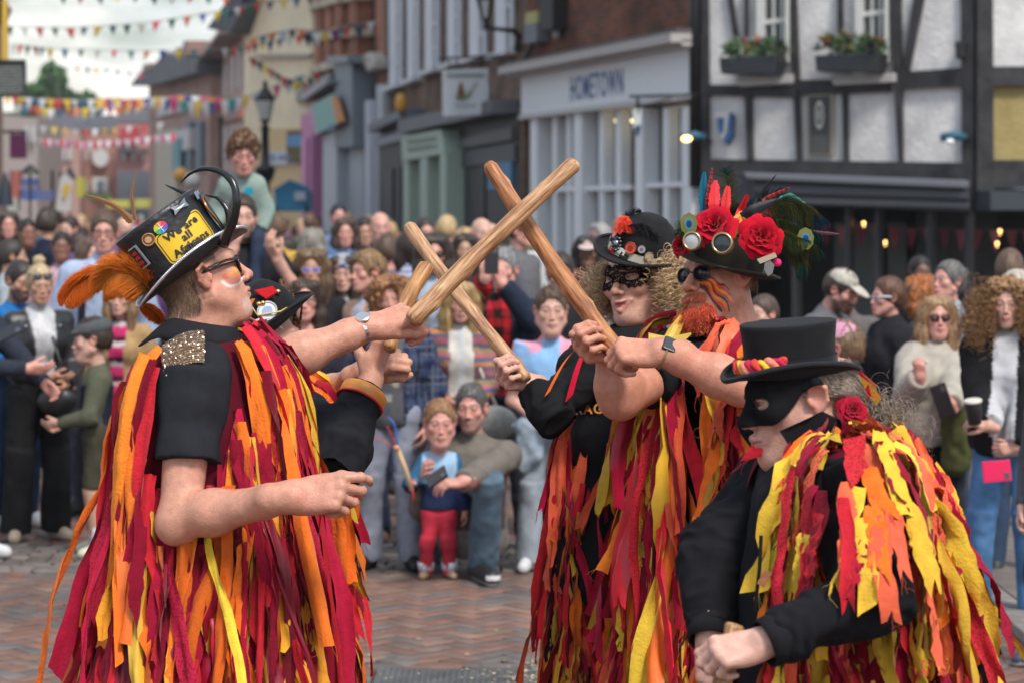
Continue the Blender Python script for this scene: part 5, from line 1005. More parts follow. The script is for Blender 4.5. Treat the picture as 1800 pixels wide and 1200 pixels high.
	tree(92,150,26,40,180,1,'tall pale green tree on the hill, left');tree(60,185,30,38,175,2,'broad green tree low on the hill at far left');tree(150,195,30,36,185,3,'dark rounded tree at the right of the hill');tree(112,190,30,34,182,4,'mid green tree between the tall one and the rounded one')
	m=MB();m.col=(.06,.10,.04);m.prism([W(*p,190)for p in((-200,205),(60,196),(150,212),(300,260),(300,470),(-200,470))],V(0,30,0));tag(m.build('hill',M_PLAIN,None),kind='structure')
far_buildings()
# ================================================================ bunting strings
def bunting(pts,Y,cols,n,label,w_=.17,h_=.27,seed=0):
	n=int(n*1.25);w_*=.78;h_*=.86;rs=np.random.RandomState(seed);P_=np.array([W(x,y,Y+(d if len(q_)>2 else 0))for q_ in pts for x,y,d in[(q_[0],q_[1],q_[2]if len(q_)>2 else 0)]]);e=bld('bunting',label,P_[0][:2],'bunting','bunting strings');t=np.linspace(0,1,len(P_));tt=np.linspace(0,1,n*3+1);Q=np.stack([np.interp(tt,t,P_[:,i])for i in range(3)],1);m=MB();m.col=(.25,.25,.25);m.tube(Q,.008,4);m.build('string',M_PLAIN,e);d=nrm(Q[-1]-Q[0])
	for i in range(n):
		c=Q[i*3+1];k=rs.uniform(.85,1.15);m=MB();m.col=cols[(i+seed)%len(cols)];tip=c+V(rs.randn()*.03,rs.randn()*.05,-h_*k);a,b=c-d*w_*k/2,c+d*w_*k/2;m.add([a,b,tip+V(0,.0,0),(a+b+tip)/3+V(0,-.02,0)],[(0,1,3),(1,2,3),(2,0,3)]);m.build('flag',M_PLAIN,e)
BC=[(.02,.12,.13),(.03,.05,.04),(.55,.55,.55),(.45,.03,.04),(.02,.14,.08),(.50,.04,.03),(.03,.05,.12),(.72,.50,.04),(.02,.12,.20),(.02,.05,.04),(.6,.58,.5),(.60,.02,.06),(.02,.16,.10),(.75,.18,.04),(.03,.08,.35),(.80,.60,.03)]
def _bunts():
	bunting([(-20,46),(120,50),(250,42),(390,20),(440,8),(560,-8)],46,BC,21,'bunting string crossing the sky just below the topmost one',.20,.24,0)
	bunting([(100,-8),(260,-6),(420,-4),(540,-30)],40,BC,12,'topmost bunting string at the upper edge',.16,.16,4)
	bunting([(20,78),(90,86),(250,90),(400,86),(470,74),(560,56),(640,36)],50,BC,27,'long bunting string from the left edge to the striped brick building',.18,.26,2)
	bunting([(130,118),(190,122),(260,132)],90,BC,6,'short faint bunting string above the hill trees',.22,.26,5)
	bunting([(10,168),(70,174),(140,176),(215,172)],60,[(.6,.62,.62),(.75,.45,.04),(.50,.04,.05),(.75,.5,.05),(.6,.6,.62),(.10,.16,.35)],12,'crowded bunting string below the hill trees at left',.26,.34,1)
	bunting([(30,184),(90,192),(170,190),(250,184)],66,[(.4,.05,.05),(.75,.2,.05),(.7,.5,.05),(.65,.65,.65),(.05,.15,.3)],13,'lower bunting string overlapping the crowded one at left',.28,.34,3)
	bunting([(180,178),(250,174),(330,168),(420,176)],62,[(.75,.22,.06),(.60,.04,.10),(.7,.3,.05),(.05,.08,.3),(.62,.62,.62),(.6,.1,.2)],16,'red and orange bunting string in front of the slate roofed houses',.28,.40,2)
	bunting([(275,170),(320,178),(380,180),(440,168),(540,130)],54,[(.62,.62,.62),(.70,.45,.05),(.6,.6,.6),(.05,.12,.3),(.5,.03,.15),(.6,.6,.6),(.02,.25,.25)],16,'large pale flags strung toward the cream building',.26,.40,1)
	bunting([(70,222),(140,228),(200,226),(300,214)],80,[(.65,.4,.05),(.5,.5,.5),(.5,.06,.06),(.6,.6,.6),(.7,.5,.1)],9,'sparse bunting string in front of the far brick buildings',.30,.34,3)
	bunting([(70,244),(140,250),(220,246),(310,236)],72,[(.6,.6,.6),(.55,.05,.12),(.62,.55,.55),(.45,.1,.25)],24,'red and white bunting string low across the street',.24,.30,0)
	bunting([(440,70),(480,58),(520,52),(560,56)],50,[(.03,.05,.12),(.7,.2,.05),(.03,.12,.2),(.75,.2,.05),(.4,.5,.55)],6,'short bunting string across the top of the cream wall',.26,.30,1)
	bunting([(440,100),(470,118),(500,138),(535,146),(562,122)],47,[(.5,.04,.05),(.03,.04,.08),(.72,.5,.05),(.55,.1,.1),(.02,.12,.08)],9,'sagging bunting string beside the street lamp',.20,.26,0)
	bunting([(535,60),(575,55),(630,44),(690,30)],48,[(.02,.04,.07),(.65,.65,.65),(.6,.4,.05),(.15,.03,.15),(.55,.05,.03)],7,'bunting string in front of the striped brick piers',.26,.32,0)
_bunts()
# ================================================================ ground
def ground():
	def g(name,pts,z,m):o=mesh_obj(name,[(x,y,z)for x,y in pts],[tuple(range(len(pts)))],m,None,smooth=False,cols=np.tile(V(.16,.11,.10),(len(pts),1)));return tag(o,kind='structure')
	M_G=rough_mat('old street paving',(.10,.070,.062),(.17,.125,.11),2.5,.5,8,.01);g('ground',[(-900,-60),(900,-60),(900,1800),(-900,1800)],-.03,M_G)
	rs=np.random.RandomState(1);B=.18;H_=.090
	def bricks(name,items,M_):
		v,f,c=[],[],[];k=0
		for t_ in items:
			cx,cy,hx,hy,col=t_[:5];ro=t_[5]if len(t_)>5 else 0;cr_,sr_=math.cos(ro),math.sin(ro)
			z=rs.randn()*.0010;tl=rs.randn(2)*.0012;e=.003
			for(zz,i)in((z-.03,0),(z-.004,0),(z,e)):
				for sx,sy in((-1,-1),(1,-1),(1,1),(-1,1)):v.append((cx+cr_*sx*(hx-i)-sr_*sy*(hy-i),cy+sr_*sx*(hx-i)+cr_*sy*(hy-i),zz+(tl[0]*sx+tl[1]*sy if zz>z-.02 else 0)))
			for r_ in(0,4):f+=[(k+r_+j,k+r_+(j+1)%4,k+r_+4+(j+1)%4,k+r_+4+j)for j in range(4)]
			f.append((k+8,k+9,k+10,k+11));c+=[col]*12;k+=12
		o=mesh_obj(name,v,np.array(f),M_,None,smooth=False,cols=np.array(c));return tag(o,kind='structure')
	M_PB=mat('paving brick',rough=.75,vcol=True,noise=.22,nscale=9,bump=.35,bscale=120,spec=.4,bdist=.003)
	def bc(x,y):
		n=.5+.5*vnoise(V(x,y,0),.9);t=rs.rand()
		col=V(.200,.108,.080)if t<.42 else(V(.170,.112,.092)if t<.70 else(V(.135,.115,.105)if t<.90 else V(.225,.14,.105)));return col*(.72+.4*n)*rs.uniform(.82,1.15)
	it=[];a=2*H_
	x0,x1,y0,y1=-5.5,6.5,3.6,12.2
	n1=106;c4=math.sqrt(.5)
	for i in range(-n1,n1):
		for j in range(-n1,n1):
			d=(i-j)%4
			if d not in(0,3):continue
			cx,cy,hx,hy=((i+1)*H_,(j+.5)*H_,H_,H_/2)if d==0 else((i+.5)*H_,(j+1)*H_,H_/2,H_)
			X,Yc=(cx-cy)*c4+.4,(cx+cy)*c4+8.2
			if x0<X<x1 and y0<Yc<y1 and not(-.64<X<.385 and 9.06<Yc<9.74):it.append((X,Yc,hx-.001,hy-.001,bc(X,Yc),PI/4))
	bricks('brick_paving',it,M_PB)
	M_ST=mat('stone sett',rough=.7,vcol=True,noise=.3,nscale=12,bump=.6,bscale=40,spec=.4,bdist=.008);it=[]
	for r_ in range(9):
		x=-6+rs.rand()*.1
		while x<7:w_=rs.uniform(.10,.17);it.append((x+w_/2,12.28+r_*.118+rs.randn()*.006,w_/2-.008,.051,V(.185,.155,.14)*rs.uniform(.6,1.25)));x+=w_
	bricks('stone_setts',it,M_ST);it=[]
	for r_ in range(26):
		x=-7+(r_%2)*.11
		while x<8:it.append((x,13.39+r_*.1085,.105,.052,bc(x,13+r_*.1)));x+=.217
	bricks('brick_paving_far',it,M_PB)
	it=[]
	for x in np.arange(-.60,.36,.235):it+=[(x+.05,9.70,.112,.05,bc(x,9)),(x+.05,9.09,.112,.05,bc(x,9))]
	for y in(9.22,9.43,9.60):it+=[(-.60,y,.05,.10,bc(0,y)),(.335,y,.05,.10,bc(0,y))]
	bricks('cover_border',it,M_PB)
	m=MB();m.col=(.12,.125,.125);m.box((-.535,9.15,-.02),(.275,9.64,-.006))
	for i in range(34):m.box((-.52+i*.0236,9.165,-.006),(-.508+i*.0236,9.625,0.0))
	o=m.build('drain_cover',mat('worn steel cover',rough=.55,vcol=True,noise=.4,nscale=7,metal=.3),None);tag(o,'ribbed grey metal access cover set in the brick paving','access cover')
	m=MB()
	rs2=np.random.RandomState(5)
	for i in range(420):
		x,y=.12+rs2.randn()*.13,9.5+rs2.randn()*.10;
		if rs2.rand()<.3:x,y=rs2.uniform(-1,.6),rs2.uniform(9.3,10.6)
		L_=rs2.uniform(.003,.016);a_=rs2.rand()*3.1;d=V(math.cos(a_),math.sin(a_),0)*L_;e_=V(-d[1],d[0],0)*.3;m.col=tuple(V(.55,.42,.25)*rs2.uniform(.7,1.2));p=V(x,y,.006 if not(-.53<x<.27 and 9.1<y<9.6)else .004);m.add([p-d,p+e_,p+d,p-e_+V(0,0,.002)],[(0,1,2,3)])
	tag(m.build('wood_chips',M_PLAIN,None),kind='stuff')
	m=MB();it=[]
	for i in range(9):it.append((2.22+i*.0,9.2+i*.62,.075,.30,V(.22,.20,.18)*rs.uniform(.85,1.1)))
	for i,(cx,cy,hx,hy,c)in enumerate(it):m.col=tuple(c);m.box((cx-hx,cy-hy,0),(cx+hx,cy+hy,.055))
	tag(m.build('kerb',M_ST,None,bevel=.01),kind='structure');m=MB()
	for i in range(10):
		for j in range(5):m.col=tuple(V(.17,.145,.13)*rs.uniform(.85,1.15));x=2.305+j*.62;y=8.9+i*.62+(j%2)*.2;m.box((x,y,0),(x+.61,y+.61,.05))
	tag(m.build('pavement',M_ST,None,bevel=.006),kind='structure')
	o=stick(W(470,952,12.9)*V(1,1,0)+V(0,0,.03),W(680,918,13.3)*V(1,1,0)+V(0,0,.03),.026,.030,'thick pale pole lying on the paving behind the dancers',(.62,.42,.22),.03,31,3,name='wooden_pole');o['category']='pole';del o['group']
ground()
# ================================================================ spectators one can tell apart
FAIR,TAN,PINK,DARK=(.62,.36,.28),(.50,.28,.19),(.62,.31,.25),(.16,.085,.055)
def at(cx,top,Y):return((cx-900)/F*Y,Y,HC-(top-YH)/F*Y)
NEAR='spectators standing round the dancers'
def sp(cx,ytop,Y,label,**k):
	x,y,H=at(cx,ytop,Y);hk=k.pop('hat',0);H=H-.02-hk;k.setdefault('group',NEAR);return person(x,y,H,label=label,**k)
def tiesleeves(*a):pass
def stripes(cols,w,ax=2,wob=.0):
	cols=np.array(cols,float)
	def f(l,c):t=(l[:,ax]+(wob*vnoise(l,6)if wob else 0))/w;return cols[(np.floor(t)).astype(int)%len(cols)]
	return f
def plaid(a,b,c3,w=.06):
	def f(l,c):
		u=np.sin((l[:,0]+l[:,1]*.6)*2*PI/w);v_=np.sin(l[:,2]*2*PI/w);m=((u>.2).astype(float)+(v_>.2))/2;c=V(*a)*(1-m[:,None])+V(*b)*m[:,None];k=(np.abs(u)<.18)|(np.abs(v_)<.18);c[k]=c[k]*.5+V(*c3)*.5;return c
	return f
def openfront(inner,w=.07,z0=.9,taper=0):
	def f(l,c):m=(l[:,1]>.0)&(np.abs(l[:,0])<w+taper*(l[:,2]-1.1))&(l[:,2]>z0);c=c.copy();c[m]=inner if not callable(inner)else inner(l[m],c[m]);return c
	return f
def phone(c,y,z,label,col=(.015,.015,.018),w=.037,h=.076,t=.004,back=None):
	m=MB();M=frame(nrm(V(*y)),nrm(V(*z)));m.col=col;m.box((-w,-h,-t),(w,h,t),M,V(*c));m.col=back or(.03,.03,.035);m.box((-w*.9,-h*.95,t),(w*.9,h*.95,t+.0008),M,V(*c));m.col=(.1,.1,.12);m.box((w*.2,h*.5,t+.0008),(w*.8,h*.85,t+.003),M,V(*c));o=m.build('phone',M_GLOSS,None,bevel=.003);return tag(o,label,'phone')
def cap(p,col,panel=None,brim=True,yaw_=0,z0=.045,fl=1.0):
	S=SDF(p['T'],p['o'],p['s']);S.ell((0,-.018,.045),(.084,.104,.090),k=.01);S.cut((0,0,z0),(0,0,-1),k=.006);v,f=S.nets(.006);c=np.tile(V(*col),(len(v),1));l=((v-p['o'])@p['T'])/p['s']
	if panel is not None:c[l[:,1]>.02]=panel
	o=mesh_obj('cap',v,f,M_CLOTH,p['root'],cols=c)
	if brim:
		S=SDF(p['T'],p['o'],p['s']);S.ell((0,.10,z0+.002),(.068,.085,.008),RX(-.25),k=.004);v,f=S.nets(.005);mesh_obj('cap_peak',v,f,M_CLOTH,p['root'],cols=np.tile(V(*col),(len(v),1)))
def knitcap(p,col,folded=None,patch=None):
	S=SDF(p['T'],p['o'],p['s']);S.ell((0,-.022,.05),(.090,.108,.098),k=.01);S.ell((0,-.022,.042),(.096,.114,.030),k=.012);S.cut((0,0,.022),(0,.25,-1),k=.008);v,f=S.nets(.006);l=((v-p['o'])@p['T'])/p['s'];c=np.tile(V(*col),(len(v),1))*(.85+.3*(np.sin(np.arctan2(l[:,0],l[:,1])*60)>0))[:,None]
	if patch:c[(np.abs(l[:,0])<.02)&(l[:,1]>0)&(np.abs(l[:,2]-.055)<.014)]=patch;c[(np.abs(l[:,0]-.014)<.006)&(l[:,1]>0)&(np.abs(l[:,2]-.055)<.014)]=(.4,.03,.04)
	mesh_obj('knitted_hat',v,f,M_CLOTH,p['root'],cols=c)
def strap(p,pts,w,col,name='strap'):
	q=np.array([p['bp'](a)for a in pts]);m=MB();m.col=col;m.tube(q,w,8,flat=.3);m.build(name,M_CLOTH,p['root'],smooth=True)
def spectators():
	p=sp(68,458,13.4,'blonde woman in black leather biker jacket with hair in a bun and arms folded',yaw=.45,hyaw=.05,hpitch=-.12,fem=1,top=(.016,.016,.018),topcol=openfront(lambda l,c:np.tile(V(.42,.42,.44),(len(l),1)),.045,1.02,.12),topmat=M_LEATHER,bot=(.012,.012,.013),wide=.05,shoe=(.38,.30,.22),hair='bun',hairc=(.58,.46,.28),hairc2=(.30,.20,.11),rh=(-.02,.24,1.05),lh=(-.10,.26,1.00),skin=TAN,loose=.026,hh=.0045,h=.010,lips=(.5,.12,.12),jacket=True,foldamp=.010)
	glasses(p,(.05,.05,.06),(.12,.10,.13),.024,.019,up=.066,y=.085,name='sunglasses')
	m=MB();m.col=(.45,.45,.47)
	for a in((.11,.105,1.36),(-.11,.105,1.36),(.09,.12,1.28),(-.07,.13,1.10),(.14,.10,1.18)):m.ball(p['bp'](a),.010,nu=8,nv=6)
	m.tube([p['bp']((-.03,.14,1.16)),p['bp']((-.10,.12,1.24))],.006,5);m.build('jacket_stud',M_METAL,p['root'],smooth=True)
	m=MB();m.col=(.015,.015,.016);c=p['bp']((-.05,.26,.90));m.ball(c,(.11,.05,.08),nu=16,nv=10);m.tube([c+V(.05,0,.06),c+V(.02,.0,.2),c+V(-.03,.02,.35)],.008,6);o=m.build('handbag',M_LEATHER,None,smooth=True);tag(o,'small black handbag held at the waist by the woman in the leather jacket','handbag')
	p=sp(170,566,12.8,'boy in grey flat cap and olive hoodie with khaki shorts',yaw=-1.35,hyaw=0,hpitch=-.05,child=1,hat=.03,top=(.10,.105,.07),topcol=lambda l,c:np.where(((np.abs(l[:,0])<.17)&(l[:,2]<1.34)&(l[:,2]>.86))[:,None],V(.018,.022,.035),c),bot=(.055,.050,.035),botlen=.46,shoe=(.55,.52,.42),hair='short',hairc=(.06,.035,.02),rh=(.12,.26,1.02),lh=(-.12,.30,1.05),skin=FAIR,hh=.0045,shoesole=(.5,.42,.25),loose=.024)
	S=SDF(p['T'],p['o'],p['s']);S.ell((0,-.02,.062),(.092,.118,.062),RX(-.18),k=.02);S.ell((0,.085,.046),(.060,.050,.014),RX(-.3),k=.02);S.cut((0,0,.028),(0,.10,-1),k=.01);v,f=S.nets(.005);mesh_obj('flat_cap',v,f,M_CLOTH,p['root'],cols=np.tile(V(.085,.090,.095),(len(v),1)))
	for s in(1,-1):a=p['legs'][s][2];m=MB();m.col=(.50,.50,.56);m.tube([a+V(0,0,-.02),a+V(0,0,.10)],[.042,.045],12);m.build('sock',M_CLOTH,p['root'],smooth=True)
	for s in(1,-1):a=p['legs'][s];S=SDF();S.p.append(('c',a[1],a[2],.048,.036,.02,1));v,f=S.nets(.008);mesh_obj('bare_leg',v,f,M_SKIN,p['root'],cols=np.tile(V(*TAN),(len(v),1)))
	sp(28,452,13.9,'dark-haired bearded man in blue patterned shirt at the left edge',yaw=.7,hpitch=-.25,top=(.02,.14,.38),topcol=lambda l,c:np.where((vnoise(l,16)>.45)[:,None],V(.5,.5,.5),c),bot=(.02,.035,.07),shoe=(.5,.5,.5),hair='short',hairc=(.04,.03,.025),stub=.85,skin=TAN,rh=(.05,.30,1.12),lh=(-.18,.22,1.0))
	q=sp(-48,446,12.6,'grey-haired pink-faced man cut off by the left edge holding a phone',yaw=1.2,hpitch=-.2,top=(.03,.035,.05),bot=(.02,.05,.10),shoe=(.6,.6,.6),hair='short',hairc=(.35,.34,.33),skin=PINK,rh=(.02,.38,1.12),lh=(-.12,.42,1.02))
	phone(W(14,584,12.45),(.9,.1,.45),(-.3,-.8,.5),'phone held flat by the man cut off at the left edge')
	sp(214,490,14.0,'long-haired woman in tan coat over pink striped top',yaw=-.15,fem=1,top=(.42,.27,.13),topcol=openfront(stripes([(.60,.04,.16),(.5,.45,.45),(.08,.01,.03),(.45,.03,.12)],.035),.05,.9,.06),bot=(.03,.03,.04),hair='long',hairc=(.33,.20,.10),skin=FAIR,hat=0,jacket=True)
	p=sp(183,364,14.6,'tall man in glasses and pale blue shirt with backpack straps',yaw=.12,hpitch=-.05,top=(.38,.46,.62),bot=(.06,.06,.08),hair='short',hairc=(.12,.075,.045),skin=PINK,loose=.03,hrough=.006,ht=.016);glasses(p,(.02,.02,.02),(.03,.025,.03),.027,.016,dark=False)
	strap(p,[(.10,-.06,1.45),(.11,.12,1.38),(.12,.15,1.15),(.13,.10,.98)],.022,(.02,.02,.025),'backpack_strap');strap(p,[(-.10,-.06,1.45),(-.11,.12,1.38),(-.12,.15,1.15)],.022,(.02,.02,.025),'backpack_strap')
	sp(86,360,19.5,'man in navy jumper turned away to the right, dark tousled hair',yaw=2.2,hyaw=-.5,top=(.018,.024,.045),bot=(.03,.03,.05),hair='short',hairc=(.05,.032,.022),skin=TAN,h=.014,hh=.008,ht=.02,hrough=.010)
	p=sp(426,333,13.9,'long-haired bearded father carrying a small boy on his shoulders',yaw=.35,hyaw=.15,top=(.02,.02,.025),bot=(.03,.03,.04),sleeve=.35,hair='short',ht=.018,hairc=(.05,.035,.025),stub=.7,skin=FAIR,rh=(.10,.22,1.46),lh=(-.13,.24,1.40),loose=.02)
	fb=p['o'];bx,by,bz=fb[0]+.0,fb[1]+.05,fb[2]
	x,y,Ht=at(425,262,14.08);Hb=.96
	hip=V(x,y+.10,fb[2]-.02+.02);bp0=dict();zb=Ht-Hb
	lg={s:[V(x-s*.07,y+.05,zb+.50),V(x-s*.12,y-.26,zb+.44),V(x-s*.11,y-.30,zb+.20),V(x-s*.11,y-.38,zb+.17)]for s in(1,-1)}
	k=person(x,y+.02,Hb,yaw=.1,z0=zb,label='small tousle-haired boy in sage green fleece riding on his father\'s shoulders',group=None,child=1,hpitch=-.30,hyaw=-.1,lean=.25,top=(.26,.34,.30),topcol=lambda l,c:np.where(((np.hypot(l[:,0]+.07,(l[:,2]-1.30))<.05)&(l[:,1]>0))[:,None],V(.02,.30,.42),c),bot=(.03,.04,.07),hair='short',curl=1,ht=.024,hrough=.012,hairc=(.22,.12,.06),hairc2=(.12,.06,.03),skin=PINK,hh=.0045,legs='',legpts=lg,rh=(.20,.16,.90),lh=(-.20,.18,.88),loose=.05,wide=.02)
	p=sp(537,484,12.0,'woman with swept-back dark hair and round glasses behind the pheasant feathers',yaw=.05,fem=1,top=(.03,.032,.045),topcol=openfront(PINK,.05,1.36),bot=(.02,.02,.03),hair='long',ht=.008,hairc=(.06,.035,.022),skin=PINK,hh=.0045);glasses(p,(.18,.14,.12),(.3,.2,.17),.021,.018,dark=False)
	p=sp(549,432,14.0,'brown-haired woman wearing mirrored violet glasses',yaw=.0,fem=1,top=(.02,.02,.025),bot=(.02,.02,.03),hair='long',ht=.020,hairc=(.20,.12,.06),hairc2=(.08,.045,.025),skin=TAN,hh=.0045);glasses(p,(.5,.5,.6),(.20,.14,.70),.026,.017)
	p=sp(603,438,14.2,'long-haired person in grey knitted hat with small coloured patch',yaw=.0,fem=1,hat=.015,top=(.02,.02,.022),topcol=openfront((.35,.36,.37),.04,1.25),bot=(.02,.02,.03),hair='long',hairc=(.08,.05,.035),skin=FAIR,hh=.0045);knitcap(p,(.34,.35,.38),patch=(.05,.08,.4))
	p=sp(650,438,13.6,'short-haired person with blond fringe in peach jacket looking left',yaw=-.9,top=(.58,.36,.25),topcol=openfront((.42,.45,.55),.045,.9),bot=(.05,.06,.10),hair='short',ht=.020,hrough=.008,hairc=(.42,.24,.10),hairc2=(.05,.03,.02),skin=PINK,hh=.0045,jacket=True)
	p=sp(690,484,12.3,'auburn curly-haired woman in navy plaid shirt over grey tee and grey joggers',yaw=-.1,hroll=.15,fem=1,top=(.10,.10,.11),topcol=lambda l,c:np.where(((np.abs(l[:,0])>.085)|(l[:,1]<0))[:,None],plaid((.018,.025,.06),(.05,.07,.13),(.22,.22,.24),.09)(l,c),np.where(((vnoise(l,22)>.15)&(l[:,2]>1.02)&(l[:,2]<1.28))[:,None],V(.30,.30,.26)+.1*vnoise(l,50)[:,None]*V(1,1,-1),c)),bot=(.24,.26,.32),wide=.03,shoe=(.012,.012,.014),hair='bob',ht=.032,hrough=.016,curl=1,hairc=(.36,.17,.07),hairc2=(.15,.06,.025),skin=PINK,hh=.0045,foldamp=.010,loose=.035,h=.009)
	sp(722,396,15.6,'person with long dark hair and blue striped shirt, seen from behind',yaw=2.9,fem=1,top=(.4,.42,.5),topcol=stripes([(.45,.47,.55),(.45,.47,.55),(.12,.16,.35)],.014),bot=(.03,.04,.07),hair='long',hairc=(.05,.03,.022),skin=FAIR,loose=.03)
	p=sp(762,404,14.4,'woman with long dark hair and sunglasses left of the crossed sticks',yaw=.15,fem=1,top=(.36,.42,.52),bot=(.03,.04,.07),hair='long',ht=.022,hairc=(.045,.028,.022),skin=PINK);glasses(p,(.03,.02,.02),(.03,.02,.02),.027,.02)
	p=sp(808,490,12.7,'blonde woman in multicoloured striped cardigan with white scarf',yaw=.1,hpitch=-.1,fem=1,top=(.3,.1,.1),topcol=lambda l,c:np.where(((np.abs(np.abs(l[:,0])-.045-.02*(1.35-l[:,2]))<.028)&(l[:,1]>0)&(l[:,2]>.9))[:,None],V(.55,.53,.48),np.where(((np.abs(l[:,0])<.03)&(l[:,1]>0))[:,None],V(.50,.52,.54),stripes([(.30,.08,.10),(.12,.10,.14),(.48,.20,.09),(.10,.12,.20),(.42,.14,.15),(.28,.20,.12),(.08,.08,.10)],.028,wob=.006)(l,c))),bot=(.03,.07,.16),hair='long',ht=.016,hairc=(.50,.34,.15),hairc2=(.28,.17,.07),skin=PINK,rh=(.10,.30,1.02),lh=(-.06,.32,1.0),hh=.0045,loose=.03,lips=(.45,.15,.13))
	m=MB();m.col=(.42,.40,.36);c=p['bp']((-.20,.22,.88));m.ball(c,(.12,.06,.09),nu=16,nv=10);m.tube([c+V(.02,0,.06),p['bp']((-.12,.15,1.2)),p['bp']((-.10,0,1.46))],.01,6);o=m.build('shoulder_bag',M_LEATHER,None,smooth=True);tag(o,'cream shoulder bag at the hip of the woman in the striped cardigan','bag')
	pw=W(866,470,12.62)
	p=sp(886,432,13.1,'grey-haired man in navy jacket and red check shirt photographing with a phone',yaw=-.25,top=(.022,.030,.052),topcol=openfront(plaid((.02,.015,.015),(.52,.02,.03),(.1,.01,.01),.10),.075,.9),bot=(.03,.03,.04),hair='short',hairc=(.30,.30,.30),skin=PINK,stub=.0,rh=dict(w=W(852,492,12.75),dir=(.35,-.1,1),up=(0,-1,.2)),lh=dict(w=W(884,500,12.75),dir=(-.35,-.1,1),up=(.3,-1,.2)),rcurl=.9,lcurl=.9,hh=.0045,jacket=True,loose=.03)
	phone(W(864,458,12.62),(0,0,1),(0,-1,.1),'phone held upright by the grey-haired man taking a picture',h=.072)
	p=sp(968,517,12.25,'boy in blue and pink tie-dye T-shirt with a jacket round his waist',yaw=.05,child=1,top=(.25,.45,.72),topcol=lambda l,c:(lambda m:c*(1-m)+V(.72,.32,.42)*m)(ss(.0,.35,vnoise(l+3,9)+.35*np.exp(-((l[:,0]-.02)**2+(l[:,2]-1.12)**2)/.01))[:,None]),sleeve=.45,bot=(.30,.34,.38),wide=.03,shoe=(.62,.62,.64),hair='short',ht=.014,hairc=(.14,.085,.05),skin=FAIR,hh=.0042,h=.009,rh=(.10,.14,.98),lh=(-.08,.14,.97),loose=.03,shoesole=(.6,.6,.6),foldamp=.009)
	S=SDF();bp=p['bp'];S.p+=[('e',bp((0,-.01,.93)),V(.20,.145,.055),p['B'],0,.03,1),('c',bp((.15,.05,.93)),bp((.17,.08,.70)),.055,.05,.03,1),('c',bp((.12,.09,.92)),bp((.10,.13,.74)),.045,.035,.03,1)];v,f=S.nets(.009);v=fold(v,vnormals(v,f),.010,13,4);mesh_obj('tied_jacket',v,f,M_CLOTH,p['root'],cols=np.tile(V(.30,.36,.42),(len(v),1)))
	sp(984,440,13.5,'dark-haired man in black jacket behind the boy in tie-dye',yaw=.1,hpitch=-.15,top=(.02,.02,.024),bot=(.02,.02,.03),hair='short',ht=.018,hairc=(.045,.03,.022),skin=PINK,rh=(.15,.25,1.1),lh=(-.12,.25,1.1))
	p=sp(1034,405,16.5,'person in pale pink cap before the white shop windows',yaw=-.1,hat=.02,top=(.35,.33,.33),bot=(.05,.05,.06),hair='bob',hairc=(.03,.02,.018),skin=DARK);cap(p,(.55,.42,.40))
	sp(1012,470,15.4,'red-haired person beside the pink-capped one',yaw=-.4,fem=1,top=(.05,.04,.05),bot=(.03,.03,.03),hair='bob',hairc=(.20,.07,.03),skin=PINK)
	sp(1094,372,21,'grey-haired man by the shop windows left of the goggles',yaw=.2,top=(.25,.25,.28),bot=(.04,.04,.05),hair='short',hairc=(.32,.30,.29),skin=PINK,h=.014,hh=.008)
	x,y,H=at(772,733,12.0);k=person(x,y,H-.01,lk=.76,yaw=.05,label='toddler in pale blue and navy jumper and red trousers holding a beribboned stick',group=None,child=1,hpitch=-.08,hyaw=-.05,top=(.33,.50,.68),topcol=lambda l,c:np.where((l[:,2]<1.05)[:,None],V(.018,.03,.08),np.where((np.abs(l[:,0])>.19)[:,None],V(.04,.12,.22),c)),bot=(.48,.035,.06),wide=.03,shoe=(.35,.25,.15),hair='short',ht=.013,hairc=(.36,.20,.09),hairc2=(.20,.10,.045),skin=PINK,hh=.0040,h=.008,rh=dict(w=W(722,850,11.85)),lh=(-.30,.10,.86),loose=.04)
	for s in(1,-1):a=k['legs'][s][2];m=MB();m.col=(.55,.53,.62);m.tube([a+V(0,0,.01),a+V(0,0,.05)],[.040,.042],12);m.build('sock',M_CLOTH,k['root'],smooth=True)
	m=MB();m.col=(.52,.36,.20);a,b=W(699,788,11.79),W(724,862,11.79);m.tube([a,(a+b)/2+V(.005,0,0),b],.0125,8);o=m.build('ribbon_stick',M_WOOD if 0 else M_PLAIN,None,smooth=True);tag(o,'toy stick with blue and red ribbons held by the toddler','toy')
	m=MB()
	for pts,c,w_ in(([(698,785),(699,765),(692,742),(682,732)],(.02,.16,.62),.018),([(697,785),(690,770),(684,755),(680,748)],(.62,.02,.06),.014),([(697,788),(680,778),(665,770),(655,764)],(.60,.02,.05),.012),([(724,858),(727,870),(724,884)],(.55,.02,.03),.022)):m.col=c;m.tube([W(*q,11.77)for q in pts],w_*.7,6,flat=.25)
	m.col=(.6,.3,.2);m.ball(W(697,786,11.77),.016);m.build('ribbon',M_SATIN,o,smooth=True)
	x,y,H=at(831,665,12.1);z0=H-1.78;Y=12.1
	lg={-1:[V(x-.02,Y+.16,.50),W(858,858,11.75),W(848,1000,11.95),W(862,1004,11.80)*V(1,1,0)+V(.0,-.05,.035)],1:[V(x-.12,Y+.15,.48),W(738,975,12.42),V(x-.20,Y+.75,.10),V(x-.25,Y+.9,.06)]}
